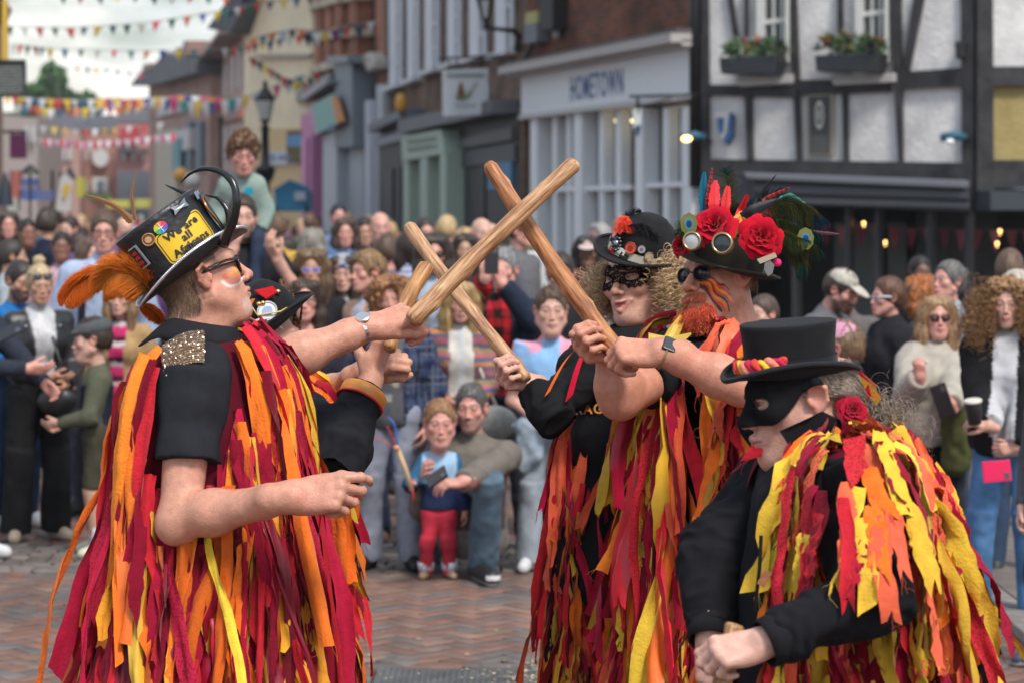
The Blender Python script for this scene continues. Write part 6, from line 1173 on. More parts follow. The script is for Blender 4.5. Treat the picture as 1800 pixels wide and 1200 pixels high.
	k=person(x,y+.05,1.70,yaw=-.05,z0=H-1.72,label='crouching man in brown striped jumper and jeans beside the toddler',group=None,hpitch=-.05,hyaw=.1,lean=.12,top=(.17,.15,.13),topcol=lambda l,c:np.where(((l[:,2]>1.26)&(l[:,2]<1.30)|(l[:,2]>1.20)&(l[:,2]<1.235))[:,None],V(.22,.10,.09),np.where(((l[:,2]<1.20)&(l[:,2]>1.0)&(np.abs(l[:,0])<.17))[:,None],V(.08,.055,.055),c)),bot=(.10,.15,.20),wide=.025,shoe=(.015,.015,.017),hair='short',hairc=(.13,.125,.12),hairc2=(.06,.055,.05),stub=.55,skin=PINK,hh=.0042,h=.009,legpts=lg,lh=dict(w=W(812,846,11.6),dir=(-.9,-.2,-.1),up=(.1,-.4,.9),pole=W(905,860,12.0)),rh=dict(w=W(742,842,12.02),pole=W(770,900,12.6)),loose=.026,foldamp=.010,lips=(.4,.18,.15))
	S=SDF();a=W(848,1002,11.9);S.p+=[('c',V(a[0]-.03,11.95,.05),V(a[0]+.05,11.70,.045),.048,.042,.02,1),('p',V(0,0,.004),V(0,0,-1),0,0,.004,-1)];v,f=S.nets(.008);c=np.tile(V(.015,.015,.017),(len(v),1));c[v[:,2]<.022]=(.6,.6,.6);c[(np.abs(v[:,2]-.05)<.010)&(v[:,0]>a[0]+.02)]=(.6,.6,.62);mesh_obj('trainer',v,f,M_PLAIN,k['root'],cols=c)
	phone(W(768,838,11.52),(.75,-.2,.55),(-.4,-.7,.6),'dark phone in the hand of the crouching man',w=.034,h=.055,t=.007)
	p=sp(1436,470,13.0,'bearded man in cream baseball cap and grey jacket looking down',yaw=1.05,hpitch=-.42,hyaw=.1,lean=.15,hat=-.03,top=(.13,.13,.14),bot=(.03,.03,.04),hair='short',hairc=(.07,.045,.03),stub=.85,skin=PINK,rh=(.05,.3,1.1),lh=(-.1,.3,1.1),hh=.0045,loose=.03,jacket=True);cap(p,(.50,.47,.40),z0=.05)
	p=sp(1487,474,13.9,'bald bearded man in grey top looking down with glasses',yaw=-.15,hpitch=-.35,top=(.14,.125,.125),bot=(.03,.03,.04),hair='bald',hairc=(.05,.03,.02),stub=.9,skin=(.55,.26,.17),hh=.0045,rh=(.1,.3,1.1),lh=(-.1,.3,1.1));glasses(p,(.05,.04,.04),(.3,.2,.15),.022,.016,dark=False)
	p=sp(1488,582,11.0,'child in pink cap and bright pink top behind the bending dancer',yaw=-1.9,hpitch=-.1,child=1,hat=.01,top=(.80,.06,.32),bot=(.1,.1,.15),hair='short',hairc=(.25,.15,.08),skin=PINK,hh=.0045,loose=.035);cap(p,(.62,.30,.42))
	sp(1345,515,12.5,'fair-skinned person half hidden behind the brim of the flowered hat',yaw=-.8,fem=1,top=(.03,.03,.03),bot=(.03,.03,.03),hair='short',hairc=(.10,.06,.04),skin=FAIR)
	p=sp(1566,482,12.7,'brown-haired woman in white-framed glasses and black coat facing left',yaw=-1.35,fem=1,top=(.022,.021,.026),bot=(.02,.02,.03),hair='up',hairc=(.14,.06,.03),skin=PINK,hh=.0045,loose=.04,jacket=True,foldamp=.010);glasses(p,(.62,.66,.72),(.3,.3,.32),.024,.014,dark=False)
	for s in(1,-1):m=MB();m.col=(.6,.64,.72);m.tube([on_head(p,(s*.055,.088,.002)),on_head(p,(s*.074,.045,.006)),on_head(p,(s*.080,-.01,.004))],.006,6);m.build('glasses_temple',M_GLOSS,p['root'],smooth=True)
	sp(1626,484,14.0,'ginger-haired woman mostly hidden behind the one in white glasses',yaw=-2.2,fem=1,top=(.05,.04,.05),bot=(.02,.02,.03),hair='bob',ht=.03,hrough=.012,curl=1,hairc=(.45,.14,.03),skin=PINK)
	p=sp(1668,452,12.9,'grey-haired woman in pale blue hoodie looking up to the left',yaw=-1.0,hpitch=.10,fem=1,top=(.32,.37,.42),bot=(.05,.06,.09),hair='up',hairc=(.17,.16,.155),hairc2=(.08,.075,.07),skin=PINK,hh=.0045,fat=.4)
	p=sp(1646,516,11.7,'woman in sunglasses and cream jumper pointing at herself',yaw=.25,hyaw=.2,fem=1,top=(.42,.385,.33),bot=(.022,.025,.035),wide=.0,shoe=(.2,.2,.2),hair='long',ht=.012,hairc=(.40,.24,.12),hairc2=(.20,.115,.06),skin=PINK,hh=.0040,h=.009,rh=dict(w=W(1618,662,11.30),dir=(-.1,-.2,1),up=(-.4,-.9,.2),pole=W(1560,760,11.8)),lh=dict(w=W(1672,712,11.35),dir=(-.35,-.2,.5),up=(.2,-.9,.4),pole=W(1730,760,11.8)),rcurl=1.0,lcurl=.8,loose=.045,foldamp=.012,fat=.5,lips=(.5,.16,.15));glasses(p,(.05,.02,.02),(.05,.02,.02),.028,.021)
	strap(p,[(-.10,-.04,1.46),(-.13,.10,1.38),(-.20,.12,1.15),(-.24,.05,.95)],.010,(.015,.015,.015),'bag_strap')
	phone(W(1657,704,11.22),(-.35,0,1),(-.2,-1,.1),'black phone in the hand of the woman in the cream jumper',w=.038,h=.080)
	S=SDF();b0=W(1695,740,11.65);S.p+=[('c',W(1690,700,11.55),W(1682,812,11.55),.085,.07,.03,1),('c',W(1695,700,11.6),W(1705,780,11.6),.07,.06,.03,1)];v,f=S.nets(.010);v=fold(v,vnormals(v,f),.016,12,8);o=mesh_obj('folded_jacket',v,f,M_CLOTH,None,cols=np.tile(V(.075,.080,.030),(len(v),1)));tag(o,'olive green jacket hung over the arm of the woman in cream','jacket')
	p=sp(1772,486,10.75,'young woman with big curly hair, black jacket and jeans holding a coffee cup',yaw=-.30,hyaw=0,fem=1,top=(.014,.014,.015),topcol=openfront(lambda l,c:np.tile(V(.50,.50,.52),(len(l),1)),.062,.85,.0),bot=(.085,.19,.36),wide=.012,shoe=(.60,.60,.58),shoesole=(.5,.48,.40),hair='curlylong',ht=.022,hrough=.016,curl=1,hairc=(.36,.20,.085),hairc2=(.17,.085,.035),skin=FAIR,hh=.0038,h=.009,rh=dict(w=W(1738,748,10.45),dir=(-.8,-.1,.25),up=(-.1,-.7,.7),pole=W(1740,860,10.9)),lh=dict(w=W(1778,820,10.45),dir=(-.9,-.1,-.1),up=(0,-1,.1)),rcurl=.8,lcurl=.9,loose=.045,foldamp=.012,jacket=True,lips=(.5,.15,.14))
	m=MB();m.col=(.03,.03,.032);q=W(1712,716,10.40)+V(0,0,-.05);M=frame(nrm(V(0,1,.15)),nrm(V(-.12,-.1,1)));m.lathe([(0,-.05),(.028,-.05),(.037,.045)],q+V(0,0,.03),M,n=20);m.col=(.66,.62,.54);m.lathe([(.0385,.045),(.0400,.049),(.0385,.056),(.034,.058),(.0,.055)],q+V(0,0,.03),M,n=20);o=m.build('coffee_cup',M_PLAIN,None,smooth=True);tag(o,'black paper coffee cup with cream lid held by the curly-haired woman','cup')
	phone(W(1752,827,10.36),(1,0,.08),(0,-1,.1),'bright pink phone held at the hip of the curly-haired woman',col=(.80,.03,.12),back=(.80,.03,.12),w=.045,h=.060,t=.006)
	N=1300;rs=np.random.RandomState(71);a=rs.uniform(-PI,PI,N);a=a[(np.abs(a)>.75)];N=len(a);zc=rs.uniform(-.05,.10,N);rt=np.stack([np.sin(a)*.085,np.cos(a)*.09-.03,zc],1)*p['s']@p['T'].T+p['o'];dr=np.stack([np.sin(a),np.cos(a),-.2+0*a],1)@p['T'].T
	v,f=strands(rt,dr,.26,n=10,curl=5,curlr=.014,turns=6,r=.0017,grav=1.2,jit=.4,seed=72,lenj=.5,taper=.7);mesh_obj('curls',v,f,M_HAIR,p['root'],cols=tube_cols(N,51,3,(.38,.20,.08),.3,73,(.20,.10,.04)))
	sp(1786,468,12.0,'person with pale blonde hair at the right edge behind the curly-haired woman',yaw=2.6,fem=1,top=(.3,.33,.38),bot=(.05,.08,.14),hair='bob',hairc=(.52,.48,.40),hairc2=(.35,.3,.24),skin=FAIR)
	sp(1775,436,13.6,'tall brown-haired person at the right edge, seen from behind',yaw=2.8,top=(.10,.10,.11),bot=(.04,.05,.07),hair='short',ht=.018,hairc=(.16,.09,.055),skin=PINK)
	sp(1718,560,13.2,'person in blue jeans between the cream jumper and the curly hair',yaw=-.6,top=(.30,.33,.38),bot=(.07,.15,.28),shoe=(.25,.23,.22),hair='short',hairc=(.2,.15,.1),skin=FAIR)
	p=sp(1862,600,9.6,'child cut off by the right edge, only a white-soled shoe showing',yaw=-.9,child=1,top=(.1,.1,.12),bot=(.05,.07,.12),shoe=(.04,.05,.09),shoesole=(.62,.62,.62),hair='short',skin=FAIR)
	x,y,H=at(612,452,15.2)
	rows=[(480,432,15.2,'black-haired person turned away behind the bare arm',dict(yaw=2.5,top=(.03,.03,.035),hair='short',ht=.02,hairc=(.03,.022,.02),skin=(.45,.2,.14))),(548,394,19,'grey bobbed person in turquoise waistcoat',dict(yaw=3.0,fem=1,top=(.22,.50,.50),topcol=openfront((.03,.03,.03),.06),hair='bob',hairc=(.30,.27,.23),skin=FAIR)),(607,378,20,'person in bright blue denim shirt with dark bobbed hair',dict(yaw=.1,top=(.18,.33,.60),hair='bob',hairc=(.07,.04,.03),skin=PINK)),(668,366,19,'bald pink-headed man near the white post',dict(yaw=.2,top=(.10,.09,.09),hair='bald',skin=(.62,.33,.26))),(640,378,20.5,'dark-haired man just left of the bald man',dict(yaw=.2,top=(.05,.05,.07),hair='short',ht=.02,hairc=(.03,.02,.02),skin=TAN)),(846,376,17.5,'pale bald man behind the raised stick',dict(yaw=.4,top=(.10,.11,.14),hair='bald',skin=FAIR)),(862,386,18.2,'second pale bald man just right of the first',dict(yaw=-.3,top=(.12,.12,.15),hair='bald',skin=FAIR)),(818,404,17,'dark-haired woman in front of the pale green shop',dict(yaw=.0,fem=1,top=(.05,.03,.03),hair='long',hairc=(.04,.025,.02),skin=TAN)),(682,408,16.4,'brown-haired person in maroon top, back turned',dict(yaw=2.8,top=(.12,.05,.06),hair='short',ht=.02,hairc=(.12,.07,.04),skin=PINK)),(140,404,20,'person in bright red jacket at left',dict(yaw=2.0,top=(.62,.03,.06),hair='short',hairc=(.05,.02,.02),skin=PINK)),(108,404,19,'dark-skinned person in pink beside the navy jumper',dict(yaw=.2,top=(.50,.30,.36),hair='short',hairc=(.02,.015,.012),skin=(.25,.12,.08))),(48,380,21,'dark-skinned man in black left of the navy jumper',dict(yaw=.4,top=(.02,.022,.026),hair='short',hairc=(.02,.015,.012),skin=(.28,.13,.09))),(14,366,22,'person in pink-red scarf near the left edge',dict(yaw=.3,top=(.30,.12,.10),hair='long',hairc=(.06,.04,.03),skin=PINK)),(156,414,17.2,'brown-haired child beside the glasses of the tall man',dict(yaw=.8,top=(.4,.4,.42),hair='bob',hairc=(.14,.08,.05),skin=FAIR)),(18,418,16.6,'dark-haired person in pale top in the left crowd',dict(yaw=1.8,top=(.35,.40,.42),hair='short',hairc=(.04,.03,.025),skin=TAN)),(595,352,24,'man in navy cap before the grey pilaster',dict(yaw=.2,top=(.12,.20,.36),hair='short',hairc=(.02,.02,.04),skin=PINK)),(1616,448,16.5,'dark-skinned person in the shade under the awning',dict(yaw=.2,top=(.02,.02,.02),hair='short',hairc=(.02,.015,.015),skin=DARK)),(915,376,19.5,'person in grey coat by the brick pier',dict(yaw=1.0,top=(.14,.14,.15),hair='short',hairc=(.10,.08,.07),skin=PINK)),(745,378,19.5,'person in black by the pale green pilaster',dict(yaw=.4,top=(.02,.02,.022),hair='short',hairc=(.05,.035,.03),skin=PINK))]
	for cx,top,Y,lab,kw in rows:
		kw.setdefault('bot',(.03,.035,.05));kw['group']='people in the rows behind';sp(cx,top,Y,lab,h=.016,hh=.0085,**kw)
spectators()
# ================================================================ the far crowd: eight figures copied with their parts, each with clothes of its own
def far_crowd():
	tops=[('navy',(.02,.03,.06)),('black',(.015,.015,.017)),('grey',(.16,.16,.17)),('pale blue',(.30,.42,.60)),('white',(.58,.58,.58)),('red',(.50,.03,.05)),('pink',(.60,.28,.34)),('olive',(.09,.10,.05)),('beige',(.42,.34,.24)),('teal',(.03,.20,.22)),('maroon',(.14,.03,.05)),('mustard',(.48,.30,.05)),('denim blue',(.07,.14,.26)),('brown',(.13,.08,.05)),('purple',(.14,.06,.20))]
	hairs=[('dark',(.03,.02,.016)),('brown',(.12,.07,.04)),('blond',(.45,.32,.16)),('grey',(.30,.29,.28)),('auburn',(.22,.09,.04))]
	TM=[(n,mat(n+' cloth',c,.9,noise=.15,nscale=6))for n,c in tops];HM=[(n,mat(n+' hair',c,.6,noise=.3,nscale=30))for n,c in hairs];BM=[mat('trouser '+str(i),c,.9,noise=.15,nscale=8)for i,c in enumerate(((.02,.02,.025),(.05,.08,.14),(.10,.10,.11),(.20,.17,.13)))]
	specs=[dict(H=1.74,yaw=0,fem=0,hair='short'),dict(H=1.66,yaw=0,fem=1,hair='long'),dict(H=1.78,yaw=0,hair='short',rh=(.1,.3,1.2),sleeve=1),dict(H=1.64,yaw=0,fem=1,hair='bob'),dict(H=1.70,yaw=0,hair='bald'),dict(H=1.68,yaw=0,fem=1,hair='up',lh=(-.1,.25,1.1)),dict(H=1.76,yaw=0,hair='short',ht=.02,rh=(.12,.2,1.5)),dict(H=1.35,yaw=0,child=1,hair='short')]
	protos=[]
	for i,s in enumerate(specs):
		s=dict(s);s['h']=.020;s['hh']=.010;p=person(0,40+i,label='',skin=[FAIR,PINK,TAN,PINK,FAIR,PINK,TAN,FAIR][i],**s);protos.append(p['root'])
	rs=np.random.RandomState(44);spots=[]
	Ylist=[16.5,18,19.5,21,23,25,28,31,35,40,46,54,64,76]
	for Y in Ylist:
		x0=-30;x1={True:690}[True]if Y>30 else(1110 if Y<24 else 900)
		if Y>=28:x1=760 if Y<35 else(690 if Y<46 else(570 if Y<60 else 470))
		step=.62/Y*F*(1.0 if Y<30 else .8);x=x0+rs.rand()*step
		while x<x1:
			spots.append((x,Y+rs.uniform(-.6,.6)*Y/20));x+=step*rs.uniform(.75,1.6)
	taken=[(86,19.5),(140,20),(607,20),(668,19),(640,20.5),(548,19),(595,24),(1094,21),(108,19),(48,21),(14,22),(846,17.5),(862,18.2),(915,19.5),(745,19.5),(818,17),(682,16.4),(1034,16.5),(156,17.2),(18,16.6)]
	spots=[s for s in spots if all(abs(s[0]-t[0])>.5/t[1]*F*.8 or s[1]<t[1]-1.5 and False for t in taken if s[1]<t[1]+.8)]
	spots=sorted(spots,key=lambda s:s[1])[:215];used=set();lm=[(40,'under the large hanging sign'),(110,'below the white flag'),(180,'below the round window'),(260,'below the crimson shop'),(330,'below the balloons'),(400,'left of the street lamp'),(465,'below the street lamp'),(520,'in front of the blue canopy'),(572,'by the pink pilaster'),(625,'by the grey pilaster'),(690,'by the black shopfront'),(760,'by the green shop'),(850,'by the blue poster'),(930,'by the brick pier'),(1020,'by the white shop'),(1110,'beside the white windows')]
	first=set()
	def link_col(o,m):
		for sl in o.material_slots:sl.link='OBJECT';sl.material=m
	for i,(px,Y)in enumerate(spots):
		for _ in range(60):
			t=rs.randint(len(TM));h=rs.randint(len(HM));pi=rs.randint(8)if Y>18 else rs.randint(7);nm=min(lm,key=lambda q:abs(q[0]-px))[1];row='nearer rows' if Y<22 else('middle rows' if Y<36 else 'far rows');hd='bald' if pi==4 else HM[h][0]+'-haired';kid='child' if pi==7 else 'person';lab=f'{hd} {kid} in {TM[t][0]} {nm}, {row}'
			if lab not in used:break
		used.add(lab);r0=protos[pi];kids=list(r0.children)
		if pi in first:r=r0.copy();COL.objects.link(r);cs=[]
		else:r=r0;first.add(pi);cs=kids
		if not cs:
			for c in kids:d=c.copy();COL.objects.link(d);d.parent=r;d.matrix_parent_inverse=c.matrix_parent_inverse.copy();cs.append(d)
		r['label']=lab;r['category']='person';r['group']='crowd filling the street'
		r.location=((px-900)/F*Y,Y,0);r.rotation_euler=(0,0,rs.choice([0,PI,PI,rs.uniform(-PI,PI)])+rs.uniform(-.5,.5));k=rs.uniform(.95,1.05);r.scale=(k,k,k);b=BM[rs.randint(4)]
		for c in cs:
			n=c.name.split('.')[0]
			if n in('top','jacket'):link_col(c,TM[t][1])
			elif n=='hair':link_col(c,HM[h][1])
			elif n=='trousers':link_col(c,b)
	for i,r in enumerate(protos):
		if i not in first:
			for c in list(r.children):bpy.data.objects.remove(c)
			bpy.data.objects.remove(r)
far_crowd()
# ================================================================ the soft air of the long street
def haze():
	m=bpy.data.materials.new('street haze');m.use_nodes=True;t=m.node_tree;t.nodes.clear();o=t.nodes.new('ShaderNodeOutputMaterial');v=t.nodes.new('ShaderNodeVolumePrincipled');v.inputs['Color'].default_value=(.86,.90,.96,1);v.inputs['Density'].default_value=.0004;v.inputs['Anisotropy'].default_value=.2;t.links.new(v.outputs[0],o.inputs['Volume'])
	b=MB();b.box((-60,-12,-1.2),(60,232,34));tag(b.build('haze',m,None),kind='stuff')
haze()
BLK=(.014,.014,.017)
def w3(px,py,Y):return W(px,py,Y)
def arm_skin(S,sh,el,wr,m=1.0,bare_from=0.0):
	a=sh+(el-sh)*bare_from
	S.p.append(('c',a,el,.052*m,.043*m,.03,1));d=nrm(wr-el)
	mid=el+(wr-el)*.30;S.p.append(('c',el,mid,.042*m,.046*m,.03,1));S.p.append(('c',mid,el+(wr-el)*.75,.045*m,.033*m,.03,1));S.p.append(('c',el+(wr-el)*.75,wr,.033*m,.0275*m,.02,1))
def hand_at(S,wr,y,z,side,curl,thumb,sc=1.0,spread=.05):
	Hh=SDF(frame(nrm(V(*y)),nrm(V(*z))),wr,sc);hand_prims(Hh,side,curl,thumb,spread);S.p+=Hh.p;return Hh
def skin_noise(v,base,red=None):
	b=np.array(base,float);a=vnoise(v,14)[:,None];r=vnoise(v,60)[:,None];c=b*(1+.09*a+.07*r);c[:,1:]*=(1-.10*np.clip(vnoise(v+5,9),0,1)[:,None]);return c
def simple_legs(root,hip,foot_z=0.0,fw=(1,0,0),col=BLK,wd=.11):
	fw=nrm(V(*fw));rt=np.cross(fw,V(0,0,1));Tr=SDF();m=[]
	for s in(-1,1):
		h=hip+rt*s*.09;k=V(h[0],h[1],.5)+rt*s*.03+fw*.04;a=V(h[0],h[1],.10)+rt*s*.05
		Tr.p+=[('c',h,k,.095,.068,.03,1),('k',k,V(*a[:2],.10),.07,.065,.02,1)];m.append(a)
	Tr.p.append(('c',hip-rt*.06,hip+rt*.06,.12,.12,.03,1));v,f=Tr.nets(.018);v=fold(v,vnormals(v,f),.008,10)
	mesh_obj('trousers',v,f,M_CLOTH,root,cols=np.tile(V(*col),(len(v),1)))
	for a in m:
		Sh=SDF();Sh.p+=[('c',V(*a[:2],.16),V(*a[:2],.05),.045,.042,.02,1),('c',V(*a[:2],.045),V(*(a[:2]+fw[:2]*.17),.04),.042,.038,.02,1),('p',V(0,0,.002),V(0,0,-1),0,0,.004,-1)]
		v,f=Sh.nets(.010);mesh_obj('boot',v,f,M_LEATHER,root,cols=np.tile(V(.012,.012,.012),(len(v),1)))
	return m
def coat_sdf(c_top,c_bot,r,fw,zs=None,neck=None):
	"""stack of flattened rings from the shoulders down; r = [(t, half width, half depth)]"""
	S=SDF();fw=nrm(V(fw[0],fw[1],0));rt=np.cross(fw,V(0,0,1));M=np.stack([rt,fw,V(0,0,1)],1)
	for i in range(len(r)-1):
		for q in np.linspace(0,1,3)[:-1]:
			t=r[i][0]*(1-q)+r[i+1][0]*q;a=r[i][1]*(1-q)+r[i+1][1]*q;b=r[i][2]*(1-q)+r[i+1][2]*q
			c=c_top*(1-t)+c_bot*t;S.p.append(('e',c,V(a,b,.13),M,0,.08,1))
	return S
def cloth_mesh(name,S,h,col,parent,matl=None,amp=.008,f_=14,seed=0,colf=None,clip=None):
	v,f=S.nets(h,clip);n=vnormals(v,f)
	if amp:v=fold(v,n,amp,f_,seed=seed)
	c=np.tile(V(*col),(len(v),1));c=colf(v,c)if colf else c;return mesh_obj(name,v,f,matl or M_CLOTH,parent,cols=c)
def wrinkle_sleeve(name,a,b,ra,rb,col,parent,matl=None,n=9,seed=0,amp=.008,mid=None,h=.006,rm=None,infl=0):
	S=SDF()
	if mid is not None:S.p+=[('c',a,mid,ra,rm or ra,.03,1),('k',mid,b,rm or ra,rb,.02,1)]
	else:S.p.append(('k',a,b,ra,rb,.02,1))
	v,f=S.nets(h);nn=vnormals(v,f);d=nrm(b-a)if mid is None else None
	ax=nrm(b-a);t=(v-a)@ax;rad=vnoise(v+seed,9)
	q1=v+.03*np.stack([vnoise(v+3*i,12)for i in range(3)],1);r1=1-2*np.abs(vnoise(q1+seed,13));r2=1-2*np.abs(vnoise(q1*V(1,1,1.6)+seed+5,27));w=r1*.9+r2*.5-.3
	v=v+nn*(amp*w)[:,None]
	return mesh_obj(name,v,f,matl or M_CLOTH,parent,cols=np.tile(V(*col),(len(v),1)))
def collar(name,S,c,ax,r0,r1,h_,col,parent,gap=.5,face=0,lean=.35,matl=None):
	"""a stand-and-fall shirt collar round a neck centre"""
	ax=nrm(ax);x=nrm(np.cross(V(math.sin(face),-math.cos(face),0),ax));y=np.cross(ax,x);v=[];n=40;rows=[(0,r0),(h_*.7,r0*.93),(h_,r0*.97),(h_*.95,r0*1.10),(h_*.4,r1),(h_*-.02,r1*1.12)]
	A=np.linspace(gap,2*PI-gap,n)
	for hh,rr in rows:
		for a in A:
			e=math.exp(-((min(a-gap,2*PI-gap-a))/.35)**2);q=rr*(1+.10*e*(rr>r0));v.append(c+ax*(hh-(.035*e if rr>r0*1.08 else .012*e))+(-y*math.cos(a)+x*math.sin(a))*q)
	f=[(i*n+j,i*n+j+1,(i+1)*n+j+1,(i+1)*n+j)for i in range(len(rows)-1)for j in range(n-1)]
	o=mesh_obj(name,v,f,matl or M_CLOTH,parent,cols=np.tile(V(*col),(len(v),1)));m=o.modifiers.new('t','SOLIDIFY');m.thickness=.003;return o
def fine_head(o,T,s,h=.0028,neck_to=None,neck_r=(.056,.066),**k):
	cut=k.pop('cut',None);S=SDF(T,o,s);kk={a:k.pop(a)for a in('fem','smile','opn','nose','jaw','fat')if a in k};head_prims(S,**kk)
	if neck_to is not None:S.p.append(('c',S.X((0,-.025,-.06)),neck_to,neck_r[0]*s,neck_r[1]*s,.03,1))
	if cut is not None:S.p.append(('p',cut[0],cut[1],0,0,.01,-1))
	v,f=S.nets(h);l=((v-o)@T)/s;return S,v,f,l
# ================================================================ 1. man on the left with the tilted top hat
def left_man():
	Y=5.75;root=empty('person',(w3(365,1006,Y)[0],Y,0),'man in horned black top hat with yellow label, orange plumes and crimson ribbon coat','person','dancers in ribbon coats')
	skin=(.60,.29,.20)
	hf=V(math.cos(math.radians(22)),math.sin(math.radians(22)),0);pit=math.radians(17)
	T=frame(hf,(0,0,1))@RX(pit)@RY(math.radians(-3));s=1.02;o=w3(353,488,Y)+T@V(0,.0,.008)
	nb=w3(338,612,Y);up=nrm(V(-.585,-.05,.81));ho=w3(337,468,Y)+up*(-.004);S,v,f,l=fine_head(o,T,s,cut=(ho+up*.02,up),neck_to=nb,neck_r=(.060,.072),fat=.9,nose=1.05)
	def face(l,c):
		x,y,z=l[:,0],l[:,1],l[:,2]
		def mx_(m,col,k=1):
			nonlocal c;m=(np.clip(m,0,1)*k)[:,None];c=c*(1-m)+V(*col)*m
		wob=.005*vnoise(l*V(1,1,.5),110)+.003*vnoise(l,260)
		ck=(x>.012)*(y>.018)
		d=np.hypot((y-.062)/.030,(z+.026+wob)/.020)
		mx_(ck*(z<-.010)*ss(1.28,1.12,d+wob*20)*ss(-.022,-.030,z),(.78,.74,.72),.85)
		mx_(ck*ss(1.02,.80,d+wob*30),(.66,.13,.06),.75);mx_(ck*ss(.85,.45,np.hypot((y-.064)/.028,(z+.019)/.015)+wob*40),(.74,.32,.10),.7);mx_(ck*ss(.6,.2,np.hypot((y-.070)/.022,(z+.010)/.012)+wob*40),(.70,.46,.14),.6)
		mx_(ck*ss(.35,.1,np.hypot((y-.075)/.03,(z+.004)/.02)),(.55,.03,.05),.7)
		mx_((y>.065)*ss(-.078,-.092,z)*ss(-.125,-.11,z),(.55,.44,.38),.55)
		hz=z+.55*y
		mx_((y<.0)*(z>-.055-.25*y*0)*ss(-.085,-.06,z)*(np.abs(x)<.2)*ss(.004,-.012,y-.006*0)*(.6+.4*vnoise(l,160)),(.13,.075,.045),.75)
		mx_((y<.03)*(z>.018)*ss(.016,.03,z),(.12,.07,.045),.85)
		return c
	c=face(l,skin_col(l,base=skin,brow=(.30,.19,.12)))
	parts=[(v,f,c)]
	SR,EL,WR=w3(338,668,5.60),w3(316,912,5.50),w3(515,872,5.36)
	A=SDF();arm_skin(A,SR,EL,WR,1.07,.3);A.p.append(('e',EL+V(-.012,0,-.02),V(.036,.04,.036),np.eye(3),0,.03,1))
	hand_at(A,WR,(1,-.05,.10),(-.02,-.90,.42),-1,((.35,.75,.45),(.75,1.1,.6),(1.0,1.25,.7),(1.1,1.3,.8)),(.30,.30),1.18,.05)
	v,f=A.nets(.0042);parts.append((v,f,skin_noise(v,skin)))
	SL,E2,W2=w3(425,628,6.02),w3(480,642,6.10),w3(650,574,6.18)
	A=SDF();arm_skin(A,SL,E2,W2,1.12,.1)
	hand_at(A,W2,(.93,.02,.30),(-.30,-.62,.72),1,((1.0,1.25,.7),(1.1,1.3,.7),(1.15,1.3,.8),(1.15,1.3,.8)),(.25,.55),1.16,.02)
	v,f=A.nets(.0042);parts.append((v,f,skin_noise(v,skin)))
	tc=w3(372,700,Y);bc=w3(360,1030,Y)
	Cb=SDF();Cb.p+=[('c',tc,bc,.13,.15,.05,1),('c',tc,SR,.07,.05,.04,1),('c',tc,SL,.07,.05,.04,1),('c',tc,nb,.09,.06,.04,1)];v,f=Cb.nets(.02);parts.append((v,f,V(*skin)))
	v,f,c=join(parts);mesh_obj('body',v,f,M_SKIN,root,cols=c)
	rs=np.random.RandomState(3);th=rs.uniform(.55*PI,1.42*PI,2600);zz=rs.uniform(-.075,.04,2600);dl=np.stack([np.sin(th),np.cos(th),0*th],1);r_=np.full(2600,.06)
	cc=np.stack([0*th,0*th-.01,zz],1)
	lo,hi=np.full(2600,.02),np.full(2600,.16)
	for _ in range(16):
		mid=(lo+hi)/2;ins=S.ev((cc+dl*mid[:,None])*s@T.T+o)<0;lo=np.where(ins,mid,lo);hi=np.where(ins,hi,mid)
	rt=cc+dl*hi[:,None];k=(np.abs(rt[:,0])<.2)&~((rt[:,1]>-.032)&(rt[:,2]<.02));rt=rt[k];dl=dl[k]
	v,f=strands((rt*s)@T.T+o,(dl*.25+V(0,-.2,-1))@T.T,.018,n=3,r=.0007,grav=.1,jit=.12,seed=3)
	mesh_obj('hair',v,f,M_HAIR,root,cols=tube_cols(len(rt),4,3,(.17,.10,.06),.3,2,(.32,.22,.14)))
	Sh=SDF();Sh.p+=[('c',SR+V(.01,.02,.01),SR+(EL-SR)*.2,.078,.080,.03,1),('k',SR+(EL-SR)*.2,SR+(EL-SR)*.60+V(.004,0,0),.080,.077,.02,1)]
	v,f=Sh.nets(.006);n=vnormals(v,f);v=fold(v,n,.011,8,seed=2);mesh_obj('sleeve',v,f,M_CLOTH,root,cols=np.tile(V(.022,.023,.028),(len(v),1)))
	Sh=SDF();Sh.p+=[('c',SL+V(-.06,0,0),SL,.085,.080,.03,1),('k',SL,w3(462,634,6.07),.080,.072,.02,1)];cloth_mesh('sleeve',Sh,.006,(.022,.023,.028),root,seed=4)
	collar('collar',None,nb+V(.008,0,.020),V(.18,.0,1),.082,.108,.045,(.020,.020,.024),root,gap=.65,face=math.radians(75))
	fw=V(.906,-.42,0);top=w3(376,676,Y);bot=w3(362,1330,Y)
	C=coat_sdf(top,bot,[(0,.185,.125),(.18,.205,.165),(.4,.215,.19),(.7,.25,.225),(1,.30,.27)],fw)
	C.p.append(('c',SR+V(.0,.03,-.01),SL+V(0,0,-.01),.062,.062,.06,1));C.p.append(('c',nb+V(0,0,-.05),nb+V(0,0,-.015),.085,.075,.03,1))
	C.p.append(('p',bot+V(0,0,.03),V(0,0,-1),0,0,.01,-1))
	v,f=C.nets(.014);n=vnormals(v,f);vest=mesh_obj('tattered_coat',fold(v,n,.004,8),f,M_CLOTH,root,cols=np.tile(V(.10,.006,.015),(len(v),1)))
	Cc=SDF();Cc.p=list(C.p)
	rs=np.random.RandomState(11)
	def keep(c,nr):return((np.linalg.norm((c-SR-V(0,-.02,0))*V(1,.8,.42),axis=1)>.105)&(c[:,2]>.55)&(c[:,2]<1.47)&~((c[:,2]>1.44)&(np.abs(c[:,0]-nb[0])<.10)))
